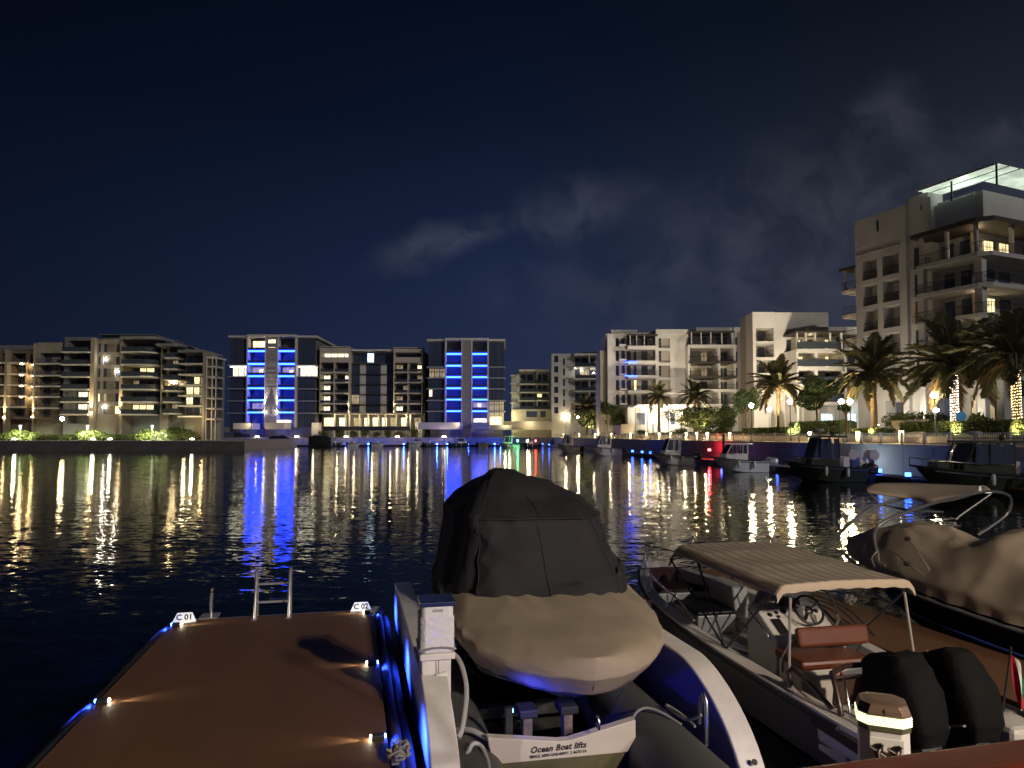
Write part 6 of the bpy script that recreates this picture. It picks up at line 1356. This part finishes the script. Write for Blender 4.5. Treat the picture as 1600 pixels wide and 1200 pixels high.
b = MB(); b.loft([[Vector((x, h, z + .028)), Vector((x, 0, z + .045)), Vector((x, -h, z + .028))] for x, z, h, hi in bi]); b.obj('bow_deck', ob, 40, OWHITE)
MB().tube([(L_ * .955, 0, ZG1 + .04), (L_ * .955, 0, ZG1 + .09)], .03, 8).obj('bow_bollard', ob, 60, METAL)
x0 = L_ * .90; MB().box(x0 - .05, x0, -.46, .46, ZG1 - .30, ZG1 - .01).obj('bow_bulkhead', ob, mat=mat('dark_red_cushion', (.045, .010, .012), .7), bevel=.01)
MB().prism([(x0 - .75, -.68, ZFL), (x0 - .75, .68, ZFL), (x0 - .05, .42, ZFL), (x0 - .05, -.42, ZFL)], (0, 0, .40)).obj('bow_locker', ob, mat=OWHITE, bevel=.02)
MB().prism([(x0 - .70, -.62, .561), (x0 - .70, .62, .561), (x0 - .10, .38, .561), (x0 - .10, -.38, .561)], (0, 0, .05)).obj('bow_cushion', ob, mat=mat('dark_red_cushion', (.045, .010, .012), .7), bevel=.015)
# seat box ahead of the console with a dark cushion and a white back
MB().box(4.02, 4.80, -.42, .20, ZFL, .44).obj('seat_box', ob, mat=OWHITE, bevel=.02); MB().box(4.0, 4.82, -.43, .22, .441, .50).obj('dark_cushion', ob, mat=mat('black_vinyl', (.02, .018, .02), .5), bevel=.025)
MB().prism([(4.12, -.72, .34), (4.95, -.72, .34), (4.95, -.72, .80), (4.20, -.72, .80), (4.12, -.72, .46)], (0, .27, 0)).obj('side_cooler', ob, mat=OWHITE, bevel=.03)
# helm console
cx = OL(1238, 985, .85); CX = 1.90; CYO = -.12
b = MB(); b.prism([(CX - .02, CYO - .42, ZFL), (CX + .58, CYO - .42, ZFL), (CX + .58, CYO - .42, 1.0), (CX + .36, CYO - .42, .98), (CX - .06, CYO - .42, .74), (CX - .06, CYO - .42, .64)], (0, .84, 0)); b.obj('console', ob, mat=OWHITE, bevel=.02)
sl_ = (Vector((CX + .36, 0, .98)) - Vector((CX - .06, 0, .74))); sd_ = sl_.normalized(); nrm = Vector((-sd_.z, 0, sd_.x))
DM = Matrix((( 0, sd_.x, nrm.x, CX - .06), (-1, 0, 0, CYO), (0, sd_.z, nrm.z, .74), (0, 0, 0, 1)))   # dash frame: x right, y up the dash, z out
wheel = MB(); c = Vector((.10, .26, .17)); tl = Matrix.Translation(c) @ Matrix.Rotation(math.radians(24), 4, 'X')
wheel.tube([DM @ tl @ Vector((.175 * math.cos(a), .175 * math.sin(a), 0)) for a in [2 * math.pi * k / 32 for k in range(32)]], .016, 8, BLACK, closed=True)
for a in (.5, 2.64, 4.71): wheel.tube([DM @ tl @ Vector((.03 * math.cos(a), .03 * math.sin(a), -.01)), DM @ tl @ Vector((.165 * math.cos(a), .165 * math.sin(a), 0))], .013, 6, METAL)
wheel.lathe([(.05, -.02), (.055, .0), (.03, .02)], 14, BLACK, DM @ tl); wheel.tube([DM @ tl @ Vector((0, 0, -.02)), DM @ Vector((.10, .26, 0))], .022, 8, BLACK)
wheel.obj('steering_wheel', ob, 60)
MB().box(-.34, -.22, .06, .30, .001, .02, None, DM).obj('switch_panel', ob, mat=BLACK, bevel=.004)
for x, y, r in ((-.30, .38, .030), (-.20, .41, .026), (-.21, .34, .022), (-.10, .42, .040), (.33, .40, .03)): MB().lathe([(r, 0), (r, .014), (r * .7, .018)], 14, None, DM @ Matrix.Translation((x, y, 0))).obj('gauge', ob, 50, BLACK)
MB().lathe([(.19, .001), (.175, .02)], 28, None, DM @ Matrix.Translation((.10, .26, 0))).obj('wheel_recess', ob, 50, OWHITE)
for x in (.28, .34): MB().box(x - .018, x + .018, .03, .07, 0, .03, None, DM).obj('switch', ob, mat=BLACK, bevel=.006)
MB().tube([DM @ Vector(p) for p in ((.40, .10, 0), (.43, .12, .14), (.42, .16, .18))], .014, 8).obj('throttle_lever', ob, 60, METAL)
MB().box(CX + .25, CX + .45, -.22, .0, 1.0, 1.10).obj('chart_plotter', ob, mat=BLACK, bevel=.012)
b = MB(); b.loft([[Vector((CX + .50, -.52, 1.0)), Vector((CX + .60, -.32, 1.0)), Vector((CX + .60, .08, 1.0)), Vector((CX + .50, .28, 1.0))], [Vector((CX + .34, -.50, 1.28)), Vector((CX + .42, -.32, 1.30)), Vector((CX + .42, .08, 1.30)), Vector((CX + .34, .26, 1.28))]]); b.obj('windscreen', ob, 40, mat('smoked_acrylic', (.10, .10, .12), .12, trans=.6))
for sd in (1, -1):
    MB().tube([(CX + .05, CYO + sd * .43, .70), (CX + .05, CYO + sd * .48, .78), (CX + .45, CYO + sd * .48, .96), (CX + .5, CYO + sd * .43, .96)], .013, 8).obj('grab_rail', ob, 60, METAL)
    for k in range(4):
        xx = CX - .55 + .19 * k; MB().tube([(xx, sd * .70, ZFL + .02), (xx, sd * .74, .50)], .017, 8).obj('rod_holder', ob, 60, mat('pale_tube', (.62, .6, .52), .4))
# reversible brown helm seat
BR = mat('brown_vinyl', (.130, .034, .014), .38, var=.15, vs=5, coat=.15, bump=.12, bs=60); SX = 1.20
MB().box(SX + .02, SX + .46, -.40, .40, ZFL, .60).obj('seat_base', ob, mat=OWHITE, bevel=.02)
MB().box(SX - .03, SX + .50, -.43, .43, .601, .70).obj('seat', ob, mat=BR, bevel=.035)
b = MB(); mm = Matrix.Translation((SX + .20, -.10, .88)) @ Matrix.Rotation(math.radians(12), 4, 'Y'); b.box(-.045, .045, -.44, .44, -.10, .11, None, mm); b.obj('backrest', ob, mat=BR, bevel=.035)
for sd in (1, -1): MB().tube([(SX + .34, sd * .425, .48), (SX + .28, sd * .46, .66), (SX + .21, sd * .46 - .06, .86)], .014, 8).obj('back_bracket', ob, 60, METAL)
lt = MB(); lt.box(SX + .005, SX + .018, -.08, -.05, .50, .56); lt.box(SX - .02, SX + .004, -.105, -.055, .49, .525); lt.obj('red_latch', ob, mat=mat('latch_red', (.35, .03, .015), .4), bevel=.006)
# bimini: striped canvas sagging between three hoops
def stripes():
    m = mat('striped_canvas', (.30, .235, .17), .85, bump=.3, bs=150); nt = m.node_tree; tc = nt.nodes.new('ShaderNodeTexCoord'); sp = nt.nodes.new('ShaderNodeSeparateXYZ'); nt.links.new(tc.outputs['Object'], sp.inputs[0])
    mu = nt.nodes.new('ShaderNodeMath'); mu.operation = 'MULTIPLY'; nt.links.new(sp.outputs['Y'], mu.inputs[0]); mu.inputs[1].default_value = 7.2
    fr = nt.nodes.new('ShaderNodeMath'); fr.operation = 'FRACT'; nt.links.new(mu.outputs[0], fr.inputs[0])
    cr = nt.nodes.new('ShaderNodeValToRGB'); cr.color_ramp.interpolation = 'CONSTANT'; nt.links.new(fr.outputs[0], cr.inputs[0]); e = cr.color_ramp.elements
    e[0].position = 0; e[0].color = (.38, .32, .255, 1); e[1].position = .30; e[1].color = (.245, .195, .15, 1)
    for p, c in ((.36, (.36, .30, .24, 1)), (.52, (.23, .18, .14, 1)), (.72, (.34, .28, .22, 1)), (.78, (.26, .21, .165, 1)), (.84, (.39, .33, .265, 1))): x = e.new(p); x.color = c
    ns = nt.nodes.new('ShaderNodeTexNoise'); ns.inputs['Scale'].default_value = 2.5; ns.inputs['Detail'].default_value = 5; nt.links.new(tc.outputs['Object'], ns.inputs['Vector'])
    mr = nt.nodes.new('ShaderNodeMapRange'); nt.links.new(ns.outputs[0], mr.inputs[0]); mr.inputs[1].default_value = .3; mr.inputs[2].default_value = .7; mr.inputs[3].default_value = .8; mr.inputs[4].default_value = 1.12
    mx = nt.nodes.new('ShaderNodeMix'); mx.data_type = 'RGBA'; mx.blend_type = 'MULTIPLY'; mx.inputs[0].default_value = 1; nt.links.new(cr.outputs[0], mx.inputs[6]); nt.links.new(mr.outputs[0], mx.inputs[7]); nt.links.new(mx.outputs[2], nt.nodes['Principled BSDF'].inputs['Base Color']); return m
CANV = stripes(); HB = .82; ZB = 1.56
bx0, bx1 = 1.02, 3.62; hoops = (bx0, 1.9, 2.75, bx1)
cn = []; 
for i in range(61):
    x = bx0 + (bx1 - bx0) * i / 60; ph = (x - bx0) / (bx1 - bx0) * 3; sag = .030 * math.sin(math.pi * (ph % 1)) ; row = []
    for j in range(49):
        p = -1 + j / 24; y = HB * p * (1 + .012 * math.sin(ph * math.pi * 2)); z = ZB + .028 * (1 - p * p) - sag * .6 * (1 - .4 * p * p) - .03 * max(0, abs(p) - .86) / .14 + .006 * fbm((x * 3, y * 2, 1)) + .05 * (ph / 3 - .4)
        z -= .20 * max(0, (ph - 2.75) / .25) ** 2
        if abs(p) > .93: z -= .06 * (abs(p) - .93) / .07
        row.append(Vector((x, y, z)))
    cn.append(row)
b = MB(); b.loft(cn); co = b.obj('bimini_canopy', ob, 60, CANV); sm = co.modifiers.new('cloth_thickness', 'SOLIDIFY'); sm.thickness = .008
e = MB(); e.loft([[p + Vector((-.004, 0, .004)) for p in cn[0]], [p + Vector((-.022, 0, -.035)) for p in cn[0]], [p + Vector((-.018, 0, -.075 + .006 * math.sin(k))) for k, p in enumerate(cn[0])], [p + Vector((.03, 0, -.06)) for p in cn[0]]]); e.obj('canopy_hem', co, 50, mat('hem_beige', (.50, .40, .30), .8, bump=.3, bs=150))
for k, x in enumerate(hoops): 
    i = min(60, int(round((x - bx0) / (bx1 - bx0) * 60))); MB().tube([p + Vector((.02, 0, -.03)) for p in cn[i]], .014, 6).obj('bimini_hoop', ob, 60, METAL)
for sd in (1, -1):
    ft = Vector((2.05, sd * (B_ / 2 - .10), .60))
    for x in (bx0 + .03, hoops[2], bx1 - .05):
        i = min(60, int(round((x - bx0) / (bx1 - bx0) * 60))); MB().tube([ft, cn[i][48 if sd > 0 else 0] + Vector((.02, 0, .01))], .0135, 8).obj('bimini_strut', ob, 60, mat('dark_strut', (.055, .05, .05), .4, metal=.4))
    MB().box(ft.x - .05, ft.x + .05, ft.y - .03, ft.y + .03, .575, .62).obj('strut_foot', ob, mat=METAL, bevel=.008)
    tp = cn[0][48 if sd > 0 else 0]
    MB().tube([tp + Vector((.0, -sd * .16, -.03)), Vector((bx0 + .10, tp.y - sd * .19, .35)), Vector((bx0 + .1, tp.y - sd * .19, ZFL + .2))] if sd > 0 else [tp + Vector((0, .12, -.03)), Vector((bx0 - .02, tp.y + .02, .62))], .015, 8).obj('rear_strut', ob, 60, mat('pale_strut', (.45, .42, .38), .35, metal=.3))
# bow rails
for sd, k in ((1, 0), (-1, 6)):
    pts = [g[k] for g in rings if g[0].x > L_ * .40]; top = [p * 1.0 + Vector((0, -sd * .07, .07 + .20 * min(1, (p.x - L_ * .40) / .7))) for p in pts]
    MB().tube(top, .014, 8).obj('bow_rail', ob, 60, METAL)
    for q in range(0, len(pts), 4):
        if q == 0: continue
        MB().tube([pts[q] + Vector((0, -sd * .05, .02)), top[q]], .011, 8).obj('rail_stanchion', ob, 60, METAL); MB().lathe([(.03, 0), (.03, .012)], 10, None, Matrix.Translation(pts[q] + Vector((0, -sd * .05, .022)))).obj('rail_foot', ob, mat=METAL)
# stern: transom bench, corner decks, rail seat, cleats
MB().box(.02, .42, -.80, .80, ZFL, .50).obj('stern_bench', ob, mat=OWHITE, bevel=.03)
for sd in (1, -1):
    MB().prism([(-.42, sd * .50, .30), (-.40, sd * .84, .30), (.30, sd * .90, .30), (.36, sd * .50, .30)], (0, 0, .285)).obj('stern_corner', ob, mat=OWHITE, bevel=.05)
    b = MB(); b.box(-.14, .02, sd * .74 - .012, sd * .74 + .012, .60, .63); b.tube([(-.22, sd * .74, .635), (.10, sd * .74, .635)], .012, 8); b.obj('stern_cleat', ob, 60, METAL)
    MB().box(-.44, .34, sd * .86 - .02 * sd, sd * .92, .44, .53).obj('corner_trim', ob, mat=RUBBER, bevel=.01)
STR = mat('stern_rail_dark', (.045, .022, .018), .4, coat=.3)
b = MB(); b.tube([(.12, .76, .585), (.20, .76, .84), (.30, .72, .90), (.42, .50, .91), (.44, -.10, .91), (.40, -.42, .89)], .026, 10); b.obj('stern_rail', ob, 60, STR)
MB().tube([(.08, .70, .585), (.13, .70, .82), (.24, .64, .865), (.34, .1, .865)], .012, 8).obj('chrome_rail', ob, 60, METAL)
MB().tube([(.80, .80, .60), (.86, .80, .74), (.78, .80, .80), (.45, .80, .72), (.22, .79, .62)], .024, 8).obj('side_rail', ob, 60, STR)
g = MB(); mm = Matrix.Translation((.36, .30, .72)) @ Matrix.Rotation(math.radians(-8), 4, 'Y'); g.box(-.02, .02, -.32, .36, -.15, .14, None, mm); g.obj('stern_backrest', ob, mat=mat('brown_weave', (.07, .035, .018), .7, var=.6, vs=40), bevel=.02)
for yy in (.27, -.27): 
    outboard(ob, Vector((-.02, yy - .07, .16)), mat('black_cowl', (.004, .004, .0045), .85, spec=.25, var=.2, vs=5, bump=.4, bs=25), .84, math.radians(22), cz=1.35)
fm = [mat('flag_white', (.7, .7, .7), .8), mat('flag_red', (.50, .02, .04), .8), mat('flag_green', (.02, .20, .08), .8)]
fx = Vector((-.10, -.72, .585)); MB().tube([fx, fx + Vector((-.10, -.01, .62))], .009, 8).obj('flag_staff', ob, 60, DARKM)
b = MB()
for band in range(3):
    rws = []
    for i in range(13):
        q = i / 12; rws.append([fx + Vector((-.10 + .03 * math.sin(j * 1.1 + q * 3) - .03 * j / 8 * q, -.015 - .012 * j - (.05 * q) * (1 + .5 * math.sin(j * 1.7)), .58 - .46 * q - .02 * j)) for j in [band * 8 / 3 + k * 8 / 9 for k in range(4)]])
    b.loft(rws, fm[(1, 0, 2)[band]])
b.obj('flag', ob, 60)

# ---------------------------------------------------------------- tan covered boat beyond the narrow pier
rbA = math.radians(103); rb_ = thing('covered_motorboat', 'dark hulled boat under a loose tan cover with folded bimini, cut by right edge', 'boat', D(9.0, 3.2), rbA)
RH = hull_rings(7.9, 2.15, .88, 1.08, draft=.3, n=24, full=2.6, rake=.9)
b = MB(); b.loft(RH); b.obj('hull', rb_, 40, mat('dark_hull', (.012, .013, .018), .25, coat=.5))
b = MB(); b.tube([g[0] + Vector((0, .035, -.20)) for g in RH], .032, 8); b.tube([g[6] + Vector((0, -.035, -.20)) for g in RH], .032, 8); b.obj('rub_rail', rb_, 60, mat('grey_strake', (.16, .16, .17), .5))
b = MB(); b.tube([g[0] * 1.0 + Vector((0, .01, -.50)) for g in RH[:-3]], .018, 8); b.obj('hull_stripe', rb_, 60, mat('blue_stripe', (.03, .06, .3), .4))
rows = []
for i in range(97):
    q = i / 96; x = 7.86 * q; gi = min(23, int(q * 24)); f = q * 24 - gi; g0, g1 = RH[gi], RH[min(24, gi + 1)]; h = (g0[0].y * (1 - f) + g1[0].y * f) + .035; zs = g0[0].z * (1 - f) + g1[0].z * f; row = []
    hump = .30 * math.exp(-((x - 6.0) / .75) ** 2) + .46 * math.exp(-((x - 4.4) / .55) ** 2) + .50 * math.exp(-((x - 3.2) / .7) ** 2) + .35 * math.exp(-((x - 1.4) / 1.0) ** 2)
    base = .10 + .26 * min(1, (7.86 - x) / .9)
    for j in range(65):
        p = -1 + j / 32; ap = abs(p)
        if ap > .80: k = (ap - .80) / .20; y = h * (1 + .02 * math.sin(x * 14) * k); z = zs - .16 * k + .02
        else:
            k = ap / .80; y = h * k; z = zs + .02 + (base + hump * (1 - k * .55)) * (1 - k ** 2.6)
        n1 = fbm((x * 1.3, p * 1.6, 4)); n2 = noise.noise(Vector((x * 2.3 + p * 2.2, p * 5.5 - x * .8, 7))); rg4 = (1 - abs(noise.noise(Vector((x * 1.4 + p * 1.2, p * 2.4 - x * .5, 2.2))))) ** 6; z += (.040 * n1 + .030 * n2 + .040 * rg4 + .022 * (abs(math.sin(x * 3.1 + p * 4 + n1 * 2)) ** 5)) * (1 - max(0, ap - .7) / .3) * min(1, (7.86 - x) / .5)
        y += .018 * fbm((x * 2, p * 3, 2)) * (1 if ap > .3 else 0)
        row.append(Vector((x, math.copysign(y, p), z)))
    rows.append(row)
MB().loft(rows).obj('boat_cover', rb_, 70, TAN)
RI = (Matrix.Translation(rb_.location) @ Matrix.Rotation(rbA, 4, 'Z')).inverted()
def RL(u, v, Y): return RI @ W(u, v, Y)
def smooth(P_, n=8):
    P_ = [Vector(p) for p in P_]; o = []
    for i in range(len(P_) - 1):
        a, b_, c, d = P_[max(0, i - 1)], P_[i], P_[i + 1], P_[min(len(P_) - 1, i + 2)]
        for k in range(n):
            q = k / n; o.append(.5 * ((2 * b_) + (c - a) * q + (2 * a - 5 * b_ + 4 * c - d) * q * q + (3 * b_ - a - 3 * c + d) * q ** 3))
    return o + [P_[-1]]
GT = mat('hoop_metal', (.22, .22, .23), .35, metal=.7)
hoopA = smooth([RL(1366, 862, 10.2), RL(1363, 834, 10.2), RL(1380, 814, 10.2), RL(1440, 791, 10.5), RL(1500, 775, 10.9), RL(1545, 768, 11.2), RL(1574, 776, 11.5), RL(1572, 800, 11.6), RL(1545, 822, 11.6), RL(1523, 836, 11.6)])
MB().tube(hoopA, .026, 10).obj('bimini_hoop', rb_, 60, GT)
hoopB = smooth([RL(1287, 856, 11.0), RL(1325, 818, 11.4), RL(1358, 795, 11.6), RL(1400, 781, 11.8), RL(1424, 776, 12.0)])
MB().tube(hoopB, .026, 10).obj('bimini_hoop', rb_, 60, GT)
MB().tube([RL(1545, 772, 11.2), RL(1496, 806, 11.3), RL(1490, 812, 11.3)], .018, 8).obj('bimini_strut', rb_, 60, GT)
MB().tube([RL(1354, 768, 12.0), RL(1372, 788, 12.0), RL(1420, 798, 12.2), RL(1470, 800, 12.4)], .02, 8).obj('bimini_strut', rb_, 60, GT)
far = smooth([RL(1350, 766, 12.4), RL(1362, 758, 12.6), RL(1400, 756, 12.9), RL(1470, 758, 13.1), RL(1530, 762, 13.0)], 6); nea = smooth([RL(1352, 770, 12.0), RL(1395, 777, 11.8), RL(1425, 780, 11.6), RL(1462, 786, 11.0), RL(1545, 767, 11.2)], 6)
cw = []
for k in range(7):
    q = k / 6; cw.append([a.lerp(b_, q) + Vector((0, 0, .03 * math.sin(math.pi * q) + .012 * noise.noise(a * 3 + Vector((0, 0, k))))) for a, b_ in zip(far, nea)])
cc_ = MB().loft(cw).obj('folded_canopy', rb_, 60, TAN); cc_.modifiers.new('cloth_thickness', 'SOLIDIFY').thickness = .03
MB().tube([RL(1528, 770, 11.1), RL(1528, 760, 11.1)], [.03, .022], 8).obj('stern_light', rb_, 60, WHITE)
MB().tube([RL(1536, 770.5, 11.05), RL(1546, 770, 11.05)], .02, 8).obj('hoop_clamp', rb_, 60, METAL)
for k, (u, v) in enumerate(((1414, 842), (1412, 881))): 
    MB().lathe([(.0, -.03), (.03, -.025), (.045, 0), (.03, .025), (0, .03)], 12, None, Matrix.Translation(RL(u, v, 9.85 - .5 * k))).obj('cover_buckle', rb_, 60, RUBBER)
for pts in ([(1366, 862, 10.1), (1358, 872, 9.9), (1362, 885, 9.7)], [(1368, 862, 10.1), (1370, 878, 9.85), (1379, 884, 9.7)], [(1384, 858, 10.1), (1400, 868, 9.8), (1412, 879, 9.4), (1440, 900, 9.0)], [(1420, 848, 9.9), (1436, 872, 9.4), (1447, 892, 9.1)]):
    MB().tube(smooth([RL(*p) for p in pts]), .010, 6).obj('cover_rope', rb_, 60, ROPE)
